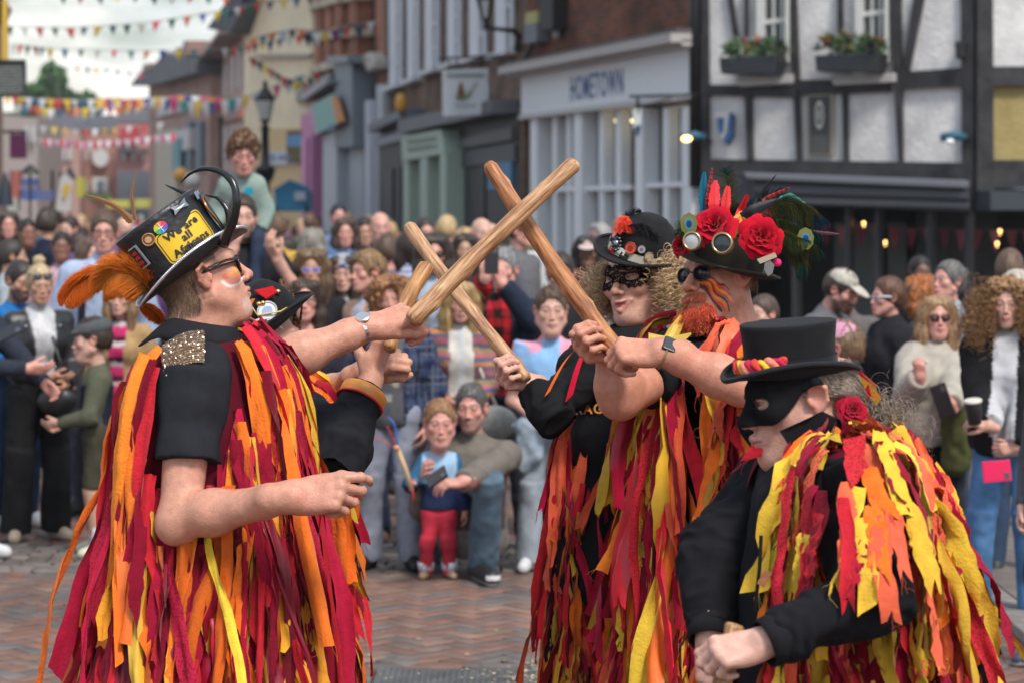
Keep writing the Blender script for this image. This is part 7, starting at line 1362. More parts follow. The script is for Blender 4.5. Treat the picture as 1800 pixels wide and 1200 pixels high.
	pts,nr=sample(v,f,1250,keep,rs);pal=[CRIM,DKRED,RED,ORG,YEL,GOLD]
	ln=rs.uniform(.28,.70,len(pts));wd=rs.uniform(.013,.052,len(pts));off=rs.uniform(.006,.050,len(pts))*np.clip((1.50-pts[:,2])*3,.35,1)
	G=ribbons(C,pts,nr,ln,wd,off,1,sway=.16,twist=1.0,flare=.06);near=(-(pts[:,1]-Y)*2+off*10)*3
	put_ribbons(G,pal,[.38,.19,.18,.16,.05,.04],vest,1,.12,90,near)
	def keep2(c,nr):return(c[:,2]>1.36)&(nr[:,2]>.25)&(np.linalg.norm(c[:,:2]-nb[:2],axis=1)>.085)&(np.linalg.norm((c-SR)[:,:2]*V(1,1),axis=1)>.035)
	pts,nr=sample(v,f,130,keep2,rs);keepx=~((pts[:,0]>SR[0]-.05)&(pts[:,0]<SR[0]+.075)&(pts[:,1]<Y-.04));pts,nr=pts[keepx],nr[keepx]
	ln=rs.uniform(.35,.72,len(pts));wd=rs.uniform(.028,.046,len(pts));off=rs.uniform(.012,.05,len(pts))
	G=ribbons(C,pts,nr,ln,wd,off,5,sway=.10,twist=.6,flare=.04);put_ribbons(G,pal,[.42,.14,.14,.26,.03,.01],vest,6,.1,8,-(pts[:,1]-Y))
	ep=[];c0=w3(316,590,5.70);c1=w3(322,655,5.505);n1,n2=22,16;SS=SDF();SS.p=list(C.p)+[('c',SR+V(.01,.02,.01),SR+(EL-SR)*.3,.086,.086,.03,1)]
	for i in range(n1):
		for j in range(n2):
			q=c0+(c1-c0)*i/(n1-1)+V(.088,.02,-.01)*(j/(n2-1)-.5)*(1+.15*math.sin(PI*i/n1));q=q+V(0,0,.06);ep.append(q)
	ep=np.array(ep)
	for _ in range(60):
		e=SS.ev(ep);ep=ep-V(0,-.45,.89)*np.clip(e-.012,-.006,.006)[:,None]
	v=[];f=[];cs=[];rs=np.random.RandomState(4)
	mesh_obj('epaulette',ep,np.array([(i*n2+j,i*n2+j+1,(i+1)*n2+j+1,(i+1)*n2+j)for i in range(n1-1)for j in range(n2-1)]),M_CLOTH,root,cols=np.tile(V(.25,.16,.09),(len(ep),1)))
	g=ep.reshape(n1,n2,3);k=0
	for a in np.linspace(0,n1-1.01,46):
		for b in np.linspace(0,n2-1.01,34):
			i,j=int(a),int(b);fa,fb=a-i,b-j;q=(g[i,j]*(1-fa)*(1-fb)+g[i+1,j]*fa*(1-fb)+g[i,j+1]*(1-fa)*fb+g[i+1,j+1]*fa*fb);nn=nrm(V(0,-.5,.85)+rs.randn(3)*.28);x=nrm(np.cross(nn,V(1,.1,0)));y=np.cross(nn,x);q=q+nn*.0025
			v+=[q+.0017*(x*math.cos(t)+y*math.sin(t))for t in np.arange(6)*PI/3];f.append(tuple(range(k,k+6)));k+=6;cs+=[V(.80,.62,.48)*rs.uniform(.7,1.1)]*6
	mesh_obj('sequins',v,f,M_METAL,root,smooth=False,cols=np.array(cs))
	wt=MB();wd_=nrm(W2-E2);zz_=nrm(V(-.30,-.62,.72));Tm=frame(wd_,zz_);wt.col=(.75,.75,.76);cw=W2-wd_*.012
	for q in(-.5,0,.5):
		for a in np.linspace(0,2*PI,27)[:-1]:
			p_=cw+wd_*q*.016+Tm@(V(math.cos(a)*.0365,0,math.sin(a)*.0325));Mx=Tm@RY(-a+PI/2);wt.box((-.0038,-.0036,-.0016),(.0038,.0036,.0016),Mx,p_)
	wt.lathe([(0,.007),(.016,.007),(.019,.005),(.0195,-.004),(.016,-.006)],cw+Tm@V(0,0,.034),Tm,26)
	wt.build('wrist_watch',M_METAL,root,smooth=False)
	pz=dict(root=root,T=T,o=o,s=s);glasses(pz,(.012,.012,.014),(.01,.01,.013),.026,.021,y=.094)
	for sd in(1,-1):m=MB();m.col=(.02,.02,.022);m.tube([on_head(pz,(sd*.060,.082,.012)),on_head(pz,(sd*.080,.05,.016)),on_head(pz,(sd*.083,0,.012)),on_head(pz,(sd*.080,-.02,.004))],[.0065,.0062,.0045,.003],8,flat=.5);m.build('glasses_temple',M_GLOSS,root,smooth=True)
	up=nrm(V(-.585,-.05,.81));Th=frame(nrm(hf-up*(hf@up)),up);ho=w3(337,468,Y)+up*(-.004)
	H=Hat(Th,ho,.086,.110,.150,1.05,.050,.030,.004);hat=H.build(root,(.016,.016,.018),M_LEATHER,edge=(.55,.55,.58),edgemat=M_METAL,edger=.0032)
	H.band(.004,.032,(.010,.010,.011),out_=.004)
	m=MB();m.col=(.75,.75,.78)
	for a in np.linspace(0,2*PI,210):m.ball(H.brim(a,1.02,.001),.0035,nu=6,nv=4)
	m.build('brim_trim',M_METAL,hat,smooth=True)
	side=PI/2;fs=H.sidef(side-.05,.070,.003,0)
	def patch(fn,w_,h_,r_,out_=0,n=10):
		pts=[]
		for cx_,cy_,a0 in((w_-r_,h_-r_,0),(-w_+r_,h_-r_,PI/2),(-w_+r_,-h_+r_,PI),(w_-r_,-h_+r_,1.5*PI)):
			for a in np.linspace(a0,a0+PI/2,6):pts.append((cx_+r_*math.cos(a),cy_+r_*math.sin(a)))
		return pts
	def label(fn0,w_,h_,r_,col,rim,name):
		m=MB();P_=patch(None,w_,h_,r_);N=len(P_)
		for k,(sc_,c_)in enumerate(((1.0,col),)):
			m.col=c_;g=[]
			for ring in np.linspace(1,.0,6):g+=[fn0(a*ring,b*ring)for a,b in P_]
			m.add(g,[(i*N+j,i*N+(j+1)%N,(i+1)*N+(j+1)%N,(i+1)*N+j)for i in range(5)for j in range(N)])
		m.build(name,M_PLAIN,hat,smooth=True)
		if rim:m=MB();m.col=rim;m.tube([fn0(a*.93,b*.91)for a,b in P_+P_[:1]],.0012,5,cap=False);m.build('label_border',M_PLAIN,hat,smooth=True)
	fl=H.sidef(side-.05,.068,.003);label(fl,.062,.040,.014,(.80,.50,.02),(.02,.02,.02),'yellow_label')
	fl2=H.sidef(side-.05,.068,.0048)
	for tx,dy in(('We are',.021),('all',.000),('Africans',-.022)):text_on('lettering',tx,.0255,lambda u,v,dy=dy:fl2(u,v+dy),(.02,.018,.015),hat,bold=.0008,space=1.08)
	H.badge(side+.66,.112,.014,(.25,.10,.04),rim=(.45,.25,.10),inner=(.65,.40,.22)).name='badge'
	fb=H.sidef(side+.30,.118,.006);m=MB();cs=[(.75,.05,.12),(.75,.25,.05),(.6,.6,.05),(.05,.45,.15),(.03,.25,.6),(.15,.08,.5)]
	for i in range(6):
		m.col=cs[i];p_=[fb(0,0)]+[fb(.0145*math.cos(t),.0145*math.sin(t))for t in np.linspace(i*PI/3,(i+1)*PI/3,5)];m.add(p_,[(0,j,j+1)for j in range(1,5)])
	m.col=(.9,.9,.9);m.tube([fb(.0008,-.012),fb(0,.012)],.0009,5);m.tube([fb(-.006,0),fb(.006,0)],.0009,5);m.build('peace_badge',M_GLOSS,hat)
	fb=H.sidef(side-.28,.133,.006);m=MB();m.col=(.42,.42,.42);m.prism([fb(*q)for q in((-.020,.010),(0,.004),(.020,.011),(.017,0),(.020,-.010),(0,-.005),(-.020,-.011),(-.016,0))],H.T@V(.003,0,0));m.build('pewter_badge',M_METAL,hat)
	fb=H.sidef(side-.98,.132,.006);m=MB();m.col=(.5,.5,.52)
	for q in((-.014,-.010,-.001,.011),(.001,-.010,.014,.010)):m.prism([fb(q[0],q[1]),fb(q[2],q[1]+.002),fb(q[2],q[3]),fb(q[0],q[3]-.002)],H.T@V(.003,0,0))
	m.build('silver_badge',M_METAL,hat)
	fb=H.sidef(side+1.12,.092,.006);m=MB();m.col=(.6,.6,.62);m.prism([fb(*q)for q in((-.015,-.028),(.015,-.028),(.015,.028),(-.015,.028))],H.T@V(.003,0,0));m.col=(.02,.02,.02)
	fb2=H.sidef(side+1.12,.092,.0105);m.add([fb2(*q)for q in((-.012,-.025),(.012,-.025),(.012,.025),(-.012,.025))],[(0,1,2,3)]);m.col=(.5,.03,.03);fb3=H.sidef(side+1.12,.092,.0115)
	for yy in(-.014,.0,.013):m.add([fb3(*q)for q in((-.008,yy-.004),(.008,yy-.005),(.007,yy+.005),(-.007,yy+.003))],[(0,1,2,3)])
	m.build('framed_badge',M_GLOSS,hat)
	m=MB();m.col=(.08,.08,.085)
	for q in range(9):
		a=side+1.2-q*.22;cc_=H.side(a,.012+.006*(q%2),.010);n_=nrm(H.T@V(math.sin(a),math.cos(a),0));t_=np.cross(n_,H.T@V(0,0,1));r_=.011
		m.tube([cc_+r_*(t_*math.cos(x)*1.3+(H.T@V(0,0,1))*math.sin(x))for x in np.linspace(0,2*PI,13)],.002,5,cap=False)
	m.build('chain',M_METAL,hat,smooth=True)
	fb=H.sidef(side-1.28,.075,.008);m=MB();m.col=(.02,.018,.018)
	ol=[(-.028,-.060),(-.018,-.02),(-.034,.015),(-.020,.052),(.004,.060),(.026,.04),(.036,.0),(.030,-.045),(.006,-.068)]
	m.prism([fb(*q)for q in ol],H.T@V(.006,.004,0));m.build('leather_flap',M_LEATHER,hat)
	m=MB();m.col=(.55,.25,.10);m.tube([fb(-.026,.046)+H.T@V(.004,0,.0),fb(-.033,.018)+H.T@V(.005,0,0),fb(-.022,-.008)+H.T@V(.005,0,0),fb(-.026,-.04)+H.T@V(.005,0,0)],[.004,.0035,.003,.002],8);m.build('copper_claw',M_METAL,hat,smooth=True)
	def sm(pts,k=4):
		pts=np.array(pts,float);t=np.linspace(0,1,len(pts));tt=np.linspace(0,1,30);q=np.stack([np.interp(tt,t,pts[:,i])for i in range(3)],1)
		for _ in range(k):q[1:-1]=(q[:-2]+2*q[1:-1]+q[2:])/4
		return q
	def horn(pts,r0,Yh):
		m=MB();q=sm([w3(x,y,Yh+d)for x,y,d in pts]);m.col=(.012,.012,.012);rr=r0*np.linspace(1,.05,30)**.75*(1+.05*np.sin(np.arange(30)*1.5));m.tube(q,rr,10);m.build('horn',M_GLOSS,hat,smooth=True)
	horn([(392,430,0),(406,400,-.03),(418,360,-.05),(413,320,-.04),(388,300,-.02),(358,295,0),(334,304,.02),(318,321,.03)],.0135,5.66)
	horn([(396,424,0),(405,395,0),(400,368,.0),(384,348,.01),(360,343,.02)],.0115,5.78)
	horn([(345,350,.04),(320,338,.05),(303,331,.06),(290,325,.06)],.007,5.80)
	for pts,r_ in(([(232,392,0),(218,376,0),(198,360,0),(172,349,0),(147,343,0)],.010),([(238,388,0),(233,365,0),(231,340,0),(235,318,0),(238,298,0)],.0055),([(226,388,.03),(205,366,.03),(185,356,.03),(165,350,.03)],.006)):
		blade('feather',[w3(x,y,5.80+d)for x,y,d in pts][::1],r_,(.28,.13,.05),hat,bars=0,prof=lambda t:(1-t)**.7*.9+.05)
	oc=(1.0,.36,.05);o2=(1.0,.50,.10)
	kw=dict(matl=M_PLUME,stemcol=(.22,.05,.01),K=9)
	plume('plume',[w3(262,512,5.72),w3(246,494,5.70),w3(228,482,5.70),w3(206,480,5.70),w3(188,490,5.71),w3(178,508,5.72)],.066,4600,oc,hat,o2,droop=.55,r=.0009,seed=1,spread=1.0,curl=.9,ang=.25,flat=.22,prof=lambda a:.55+.45*math.sin(PI*min(a+.1,1)),**kw)
	plume('plume',[w3(200,482,5.82),w3(172,482,5.82),w3(146,492,5.82),w3(125,510,5.82),w3(113,534,5.82)],.056,2800,(1.0,.30,.04),hat,oc,droop=.9,r=.0008,seed=2,spread=1.0,curl=.5,ang=.4,flat=.25,**kw)
	plume('plume',[w3(244,536,5.86),w3(258,540,5.86),w3(274,550,5.86),w3(286,566,5.86)],.030,1200,(1.0,.28,.04),hat,oc,droop=.7,r=.0008,seed=3,flat=.4,**kw)
	simple_legs(root,V(bot[0],Y,.90),fw=(1,-.3,0))
	return root
stick_a=stick(w3(722,566,6.13),w3(1012,286,6.30),.0245,.0215,'long peeled stick held out by the man in the horned top hat',(.66,.43,.24),.006,3,5)
left_man()
def core_body(tc,bc,shs,nb):
	Cb=SDF();Cb.p+=[('c',tc,bc,.10,.12,.05,1),('c',tc,nb,.08,.05,.04,1)]+[('c',tc,q,.06,.045,.04,1)for q in shs];return Cb.nets(.02)
# ================================================================ 2. dancer half hidden behind him, hat covered in badges
def second_dancer():
	Y=6.6;cx=500;root=empty('person',(w3(cx,1006,Y)[0],Y,0),'dancer in badge-covered black hat with pheasant feathers, behind the man in the horned hat','person','dancers in ribbon coats');skin=(.58,.29,.20)
	hf=nrm(V(.93,.30,0));T=frame(hf,(0,0,1))@RX(math.radians(8))@RY(math.radians(-14));s=.98;o=w3(470,606,Y);nb=w3(474,700,Y)
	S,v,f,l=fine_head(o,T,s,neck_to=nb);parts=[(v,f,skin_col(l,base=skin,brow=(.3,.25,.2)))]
	SR,E1,W1=w3(530,742,6.42),w3(600,772,6.32),w3(652,668,6.42)
	A=SDF();arm_skin(A,SR,E1,W1,.95,.3);hand_at(A,W1,(.28,.18,.94),(.75,-.45,-.25),-1,((1.1,1.35,.8),)*4,(.5,.9),1.12,.02);v,f=A.nets(.0045);parts.append((v,f,skin_noise(v,skin)))
	SL,E2,W2=w3(520,700,6.76),w3(560,700,6.80),w3(640,652,6.62)
	A=SDF();arm_skin(A,SL,E2,W2,.9,.3);hand_at(A,W2,(.62,-.30,.30),(.2,-.8,.5),1,((1.1,1.35,.8),)*4,(.5,.8),1.05,.02);v,f=A.nets(.0045);parts.append((v,f,skin_noise(v,skin)))
	tc,bc=w3(500,770,6.62),w3(510,1000,6.62);v,f=core_body(tc,bc,(SR,SL),nb);parts.append((v,f,V(*skin)));v,f,c=join(parts);mesh_obj('body',v,f,M_SKIN,root,cols=c)
	wrinkle_sleeve('sleeve',SR+V(-.03,0,.02),W1-nrm(W1-E1)*.03,.082,.052,(.017,.018,.022),root,mid=E1+V(0,0,-.02),rm=.078,amp=.008,seed=1)
	wrinkle_sleeve('sleeve',SL+V(-.03,0,0),w3(575,690,6.79),.075,.052,(.017,.018,.022),root,amp=.006,seed=2)
	for c0,d_,r_ in((W1-nrm(W1-E1)*.050,nrm(W1-E1),.061),(w3(565,694,6.79),nrm(V(.35,0,.06)),.062)):
		m=MB();M=frame(nrm(np.cross(d_,V(0,1,0))),d_)
		m.col=(.62,.24,.04);m.lathe([(r_+.001,-.022),(r_+.003,-.012),(r_+.003,.008),(r_+.001,.012)],c0,M,28);m.col=(.55,.02,.02)
		m.tube([c0+M@V(math.cos(a)*(r_+.003),math.sin(a)*(r_+.003),-.024)for a in np.linspace(0,2*PI,25)],.004,6,cap=False);m.build('cuff_band',M_SATIN,root,smooth=True)
	fw=V(.95,-.3,0);C=coat_sdf(w3(478,745,6.64),w3(480,1330,6.64),[(0,.15,.11),(.3,.16,.13),(.6,.17,.15),(1,.20,.18)],fw);C.p.append(('c',SR+V(-.02,.03,0),SL,.06,.06,.05,1));C.p.append(('c',nb+V(0,0,-.06),nb+V(0,0,-.02),.08,.07,.03,1));C.p.append(('p',w3(520,1290,Y),V(0,0,-1),0,0,.01,-1))
	v,f=C.nets(.016);n=vnormals(v,f);vest=mesh_obj('tattered_coat',v,f,M_CLOTH,root,cols=np.tile(V(.12,.006,.015),(len(v),1)));rs=np.random.RandomState(21)
	pts,nr=sample(v,f,700,lambda c,nr:(nr[:,0]>-.3)&(c[:,2]>.5)&(np.linalg.norm((c-SR)*V(1,1,.8),axis=1)>.09),rs)
	ln=rs.uniform(.22,.52,len(pts));wd=rs.uniform(.022,.042,len(pts));off=rs.uniform(.006,.045,len(pts));G=ribbons(C,pts,nr,ln,wd,off,22,sway=.18,twist=.9,flare=.05,wind=(.0,0,0));put_ribbons(G,[CRIM,RED,ORG,YEL,DKRED,COR],[.30,.16,.26,.16,.06,.06],vest,23,.12,60,nr[:,0])
	up=nrm(V(-.56,-.20,.80));Th=frame(nrm(hf-up*(hf@up)),up);ho=w3(472,574,Y);H=Hat(Th,ho,.084,.102,.115,.88,.048,.030,.0,rnd_=.55,top=.012);hat=H.build(root,(.012,.012,.014),M_FELT,edger=.004)
	sd=PI/2
	for a,z,r_,c_,i_ in((sd-.10,.052,.024,(.75,.78,.80),(.35,.45,.65)),(sd+.28,.030,.020,(.70,.72,.74),(.25,.27,.30)),(sd+.72,.024,.017,(.65,.62,.66),(.05,.05,.07)),(sd+1.0,.045,.021,(.62,.42,.06),(.20,.10,.02))):H.badge(a,z,r_,c_,rim=tuple(np.array(c_)*.7),inner=i_,out_=.008)
	fn=H.sidef(sd+1.0,.045,.012);text_on('lettering','DIE',.016,fn,(.03,.02,.01),hat,bold=.0006);fn=H.sidef(sd+.75,.075,.006);text_on('lettering','upers',.018,fn,(.75,.75,.73),hat,bold=.0003)
	m=MB();m.col=(.75,.50,.18);rs=np.random.RandomState(9)
	for i in range(8):m.ball(H.side(sd-rs.uniform(-.5,.8),rs.uniform(.07,.11),.008),.0075,nu=10,nv=6)
	m.build('bell',M_METAL,hat,smooth=True)
	m=MB()
	for i in range(6):
		m.col=[(.75,.55,.12),(.7,.65,.6),(.6,.1,.02)][i%3];a0=sd+rs.uniform(-.6,.8);m.tube([H.side(a0+.25*k+.1*rs.randn(),.02+.02*k+.01*rs.randn(),.010+.01*(k%2))for k in range(5)],.0022,5)
	m.build('hat_cord',M_SATIN,hat,smooth=True)
	m=MB();m.col=(.75,.02,.03);q=H.side(sd-.35,.10,.015);m.prism([q+w for w in(V(-.02,0,.0),V(.03,0,.012),(V(.042,0,-.004)),V(.012,0,-.022))],V(0,-.01,.004));m.col=(.75,.2,.02);m.prism([q+w for w in(V(-.03,0,-.02),V(-.018,0,-.018),V(-.045,0,-.07),V(-.06,0,-.075))],V(0,-.006,.0));m.build('fabric_scrap',M_RIB,hat)
	for i,(x0,y0,x1,y1)in enumerate(((508,585,494,480),(513,590,499,490),(517,590,512,500),(522,590,519,520),(525,588,526,492),(505,585,500,530),(519,588,508,510))):
		p0,p1=w3(x0,y0,6.68),w3(x1,y1,6.66+.01*i);blade('feather',[p0,(p0+p1)/2+V(.008*(-1)**i,0,0),p1],.0055,(.30,.13,.06),hat,bars=11,col2=(.05,.025,.015),prof=lambda t:.9-.7*t)
	for(x0,y0,x1,y1)in((488,545,472,515),(490,600,474,568)):blade('feather',[w3(x0,y0,6.6),w3((x0+x1)/2,(y0+y1)/2,6.6),w3(x1,y1,6.6)],.010,(.35,.2,.12),hat,bars=6,col2=(.08,.05,.03))
	m=MB();m.col=(.012,.012,.014);m.ball(w3(508,582,6.70),(.035,.04,.026));m.build('hat_trim',M_FELT,hat,smooth=True)
	for q,r_ in(((503,562),.007),((503,590),.008),((519,578),.008)):rose(w3(*q,6.64),(.2,-1,.2),r_,(.75,.02,.08),hat)
	m=MB();m.col=(.10,.30,.04);m.tube([w3(504,566,6.64),w3(509,576,6.63),w3(513,592,6.64)],[.002,.005,.002],6,flat=.4);m.build('leaf',M_PLAIN,hat,smooth=True)
	th=rs.rand(700)*2*PI;v,f=strands((np.stack([np.abs(np.sin(th))*.078,np.cos(th)*.05-.02,rs.uniform(-.04,.02,700)],1)*s)@T.T+o,np.tile(V(0,0,-1),(700,1)),.035,n=4,r=.0008,seed=9);mesh_obj('hair',v,f,M_HAIR,root,cols=tube_cols(700,5,3,(.30,.27,.25),.3,2))
	simple_legs(root,V(w3(515,0,Y)[0],Y,.9),fw=(1,0,0));return root
# ================================================================ 3. woman with lace mask and blonde curls
def lace_woman():
	Y=6.85;root=empty('person',(w3(1075,1006,Y)[0],Y,0),'smiling woman with blonde curls, black lace mask and bowler hat holding a slim stick','person','dancers in ribbon coats');skin=(.66,.36,.27)
	yaw=math.radians(-38);hf=V(math.sin(yaw),-math.cos(yaw),0);T=frame(hf,(0,0,1))@RX(math.radians(-1))@RY(math.radians(7));s=1.02;o=w3(1119,487,Y);nb=w3(1120,612,Y)
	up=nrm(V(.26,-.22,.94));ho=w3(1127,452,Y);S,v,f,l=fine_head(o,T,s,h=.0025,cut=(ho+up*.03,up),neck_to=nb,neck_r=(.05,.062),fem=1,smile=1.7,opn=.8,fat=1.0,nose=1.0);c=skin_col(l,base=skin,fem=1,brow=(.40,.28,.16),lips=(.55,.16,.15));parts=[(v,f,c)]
	m=MB();m.col=(.72,.68,.60)
	for i in range(-5,6):m.ball(S.X((i*.0040,.0890-.00038*i*i,-.0712+.00018*i*i)),(.0021,.0028,.0040),nu=8,nv=6)
	m.build('teeth',M_EYE,root,smooth=True)
	SR,E1,W1=w3(1020,648,6.75),w3(966,722,6.62),w3(926,672,6.70)
	cdir=nrm(w3(715,395,6.95)-w3(925,665,6.66));A=SDF();arm_skin(A,SR,E1,W1,.72,.3)
	hx=-cdir;hy=nrm(V(-.55,-.15,.30));hy=nrm(hy-hx*(hy@hx)*.75);hz=np.cross(hx,hy);hz=hz if hz[1]>0 else hz
	hand_at(A,W1,hy,hz,-1,((1.0,1.3,.8),(1.1,1.35,.8),(1.15,1.35,.9),(1.2,1.4,.9)),(.25,.35),1.02,.03);v,f=A.nets(.0035);parts.append((v,f,skin_noise(v,(.70,.40,.31))))
	SL=w3(1185,640,6.95);tc,bc=w3(1105,720,Y+.05),w3(1080,1000,Y);v,f=core_body(tc,bc,(SR,SL),nb);parts.append((v,f,V(*skin)))
	E2,W2=w3(1215,800,6.98),w3(1200,960,6.9);A=SDF();arm_skin(A,SL,E2,W2,.85,.3);hand_at(A,W2,(0,-.2,-1),(1,0,0),1,(.4,)*4,(.4,.3));v,f=A.nets(.006);parts.append((v,f,V(*skin)))
	v,f,c=join(parts);mesh_obj('body',v,f,M_SKIN,root,cols=c)
	for sd in(-1,1):e=MB();e.col=(.52,.50,.48);e.ball(S.X((sd*.0315,.0725,0)),.0125*s,nu=14,nv=10);e.col=(.08,.12,.15);e.ball(S.X((sd*.0315+.0012,.0815,0)),(.0052,.0052,.0052),nu=12,nv=8);e.build('eye',M_EYE,root,smooth=True)
	Tp=SDF();Tp.p+=[('c',tc+V(0,0,.02),bc+V(0,0,.0),.165,.175,.05,1),('c',SR,SL,.065,.065,.05,1),('c',nb+V(0,0,-.10),nb+V(0,0,-.03),.09,.068,.04,1)]
	for sd in(-1,1):Tp.p.append(('e',w3(1080+sd*30,770,Y-.10),V(.075,.06,.080),np.eye(3),0,.06,1))
	Tp.p.append(('p',w3(1080,1060,Y),V(0,0,-1),0,0,.01,-1));cloth_mesh('shirt',Tp,.010,BLK,root,amp=.006,seed=3)
	def chest(u,v_,R_=.16):
		a=u/.30;p=w3(1062,722,6.64)+V(math.sin(a)*.30,0,-(1-math.cos(a))*.22*1+v_);lo,hi=-.3,.3
		q=V(p[0],0,p[2]);lo,hi=6.0,6.9
		for _ in range(18):
			mid=(lo+hi)/2;ins=Tp.ev(V(q[0],mid,q[2])[None])[0]<.009;(lo,hi)=(lo,mid)if ins else(mid,hi)
		return V(q[0],hi,q[2])
	text_on('lettering','RAGGED',.036,chest,(.75,.28,.05),root,bold=.0008,space=1.15)
	wrinkle_sleeve('sleeve',SR+V(.04,.03,.01),W1+nrm(E1-W1)*.03,.064,.042,(.014,.014,.016),root,mid=E1,rm=.054,amp=.007,seed=6)
	wrinkle_sleeve('sleeve',SL,W2+V(0,0,.03),.078,.048,(.016,.016,.018),root,mid=E2,rm=.070,amp=.007,seed=7)
	collar('collar',None,nb+V(-.0,-.01,.02),V(-.1,-.05,1),.068,.095,.05,(.018,.018,.02),root,gap=.75,face=math.radians(-30))
	fw=V(-.35,-.94,0);C=coat_sdf(w3(1115,690,Y),w3(1100,1330,Y),[(0,.16,.12),(.2,.165,.14),(.4,.165,.145),(.7,.175,.15),(1,.19,.16)],fw);C.p.append(('c',SR+V(.03,.02,.02),SL+V(0,0,.02),.062,.062,.06,1));C.p.append(('c',nb+V(0,.02,-.09),nb+V(0,.02,-.045),.085,.07,.03,1));C.p.append(('p',w3(1080,1360,Y),V(0,0,-1),0,0,.01,-1))
	v,f=C.nets(.016);rs=np.random.RandomState(31);n=vnormals(v,f);az=np.arctan2(v[:,0]-w3(1080,0,Y)[0],-(v[:,1]-Y));px=900+v[:,0]*F/v[:,1]
	cf=v[f].mean(1);pxf=900+cf[:,0]*F/cf[:,1];open_=(cf[:,1]<Y)&(pxf>1042)&(pxf<1096);vest=mesh_obj('tattered_coat',v+n*.012,f[~open_],M_CLOTH,root,cols=np.tile(V(.10,.006,.015),(len(v),1)))
	def keep(c,nr):p=900+c[:,0]*F/c[:,1];return~((c[:,1]<Y)&(p>1044)&(p<1092))&(np.linalg.norm((c-SR)*V(1,1,.7),axis=1)>.07)&(c[:,2]>.45)&(np.linalg.norm((c-nb)[:,:2],axis=1)>.085)
	pts,nr=sample(v,f,760,keep,rs);ln=rs.uniform(.20,.50,len(pts));wd=rs.uniform(.012,.038,len(pts));off=rs.uniform(.014,.045,len(pts));G=ribbons(C,pts,nr,ln,wd,off,32,sway=.19,twist=1.3,flare=.02,wind=(.0,0,0))
	put_ribbons(G,[CRIM,RED,ORG,YEL,COR,DKRED],[.20,.16,.24,.20,.14,.06],vest,33,.18,70,-(pts[:,1]-Y)*2-np.abs(pts[:,0]))
	for(a,b,cc_,w_)in(((1030,604),(962,692),(.88,.16,.02),.022),((1040,600),(1000,700),(.62,.01,.04),.03)):
		P0,P1=w3(*a,6.66),w3(*b,6.55);G1=np.stack([[P0+(P1-P0)*t+V(0,-.03*math.sin(PI*t),.03*math.sin(PI*t))+V(.7,0,.7)*w_*q for q in(-.5,-.25,0,.25,.5)]for t in np.linspace(0,1,16)])[None];mesh_obj('ribbon',G1[0].reshape(-1,3),rib_faces(16),M_RIB,vest,cols=np.tile(V(*cc_),(80,1)))
	up=nrm(V(.26,-.22,.94));Th=frame(nrm(hf-up*(hf@up)),up);ho=w3(1127,452,Y);H=Hat(Th,ho,.088,.108,.115,.90,.048,.022,.004,rnd_=.75,top=.014);hat=H.build(root,(.012,.012,.013),M_FELT,edger=.0045)
	H.band(.004,.026,(.55,.50,.40),out_=.004)
	fr=0.0
	for a,z,r_,c_,i_ in((.52,.062,.0145,(.80,.22,.15),None),(-.30,.040,.0155,(.80,.12,.06),(.35,.03,.02)),(-.62,.045,.010,(.55,.55,.58),(.2,.2,.25)),(-.88,.030,.012,(.55,.42,.28),None),(.80,.030,.010,(.5,.5,.5),(.1,.1,.12))):H.badge(a,z,r_,c_,rim=tuple(np.array(c_)*.5),inner=i_,out_=.008,oval=1.25 if a==.52 else 1)
	m=MB();fn=H.sidef(.18,.036,.010);m.col=(.18,.18,.2)
	for k in range(10):a=k*PI/5;m.ball(fn(.015*math.cos(a),.018*math.sin(a)),.0045,nu=8,nv=6)
	m.col=(.35,.38,.42);m.ball(fn(0,0),(.009,.008,.012));m.build('brooch',M_METAL,hat,smooth=True)
	m=MB()
	for u,v_,c_ in((.50,.020,(.75,.72,.50)),(.34,.013,(.65,.02,.03)),(-.05,.022,(.70,.70,.60)),(-.18,.012,(.02,.02,.02))):fn=H.sidef(u,v_,.007);m.col=c_;m.prism([fn(*q)for q in((-.014,-.006),(.013,-.009),(.016,.006),(-.010,.010))],H.T@V(0,.003,0))
	m.build('button',M_GLOSS,hat)
	c0=H.side(.10,.072,.01)
	plume('feather_tuft',[c0,c0+V(.0,0,.02),c0+V(.012,0,.045)],.034,420,(.90,.05,.03),hat,(1,.12,.05),droop=.7,r=.0011,seed=5,spread=1.3,ang=.9,flat=1.0,K=5)
	c1=H.side(-.5,.085,.0)
	plume('feather_tuft',[c1+V(-.05,0,.02),c1+V(0,0,.02),c1+V(.05,0,-.01)],.030,380,(.012,.012,.014),hat,droop=.7,r=.0010,seed=6,spread=1.2,ang=.8,flat=1.0,K=5)
	c2=H.side(.75,.09,.0);plume('feather_tuft',[c2+V(-.01,0,0),c2+V(.02,0,.02),c2+V(.05,0,.03)],.022,200,(.012,.012,.014),hat,droop=.5,r=.0010,seed=7,spread=1.2,ang=.8,flat=1.0,K=5)
	def lace(l):
		x,z,ax=l[:,0],l[:,2],np.abs(l[:,0]);dome=np.hypot(x,l[:,1]+.01);a=np.arctan2(x,l[:,1]+.01)
		u=np.abs(a)*.085;top=.030+.006*np.sin(u*260)*.35+.010*ss(.05,.0,np.abs(u-.045))+.004*(u<.01)+.016*ss(.06,.1,u);bot=-.012-.018*ss(.004,.030,u)+.022*ss(.045,.10,u)+.0022*np.sin(u*420)
		ok=(z<top)&(z>bot)&(u<.112)
		eye=np.hypot((u-.036)/.0175,(z+.000)/.0095)>1
		g1=vnoise(np.stack([u*1,z,0*z],1),170);hole=(np.abs(g1)<.13);cell=np.sin(u*700)*np.sin(z*700+np.sin(u*200));solid=(np.abs(cell)<.62)
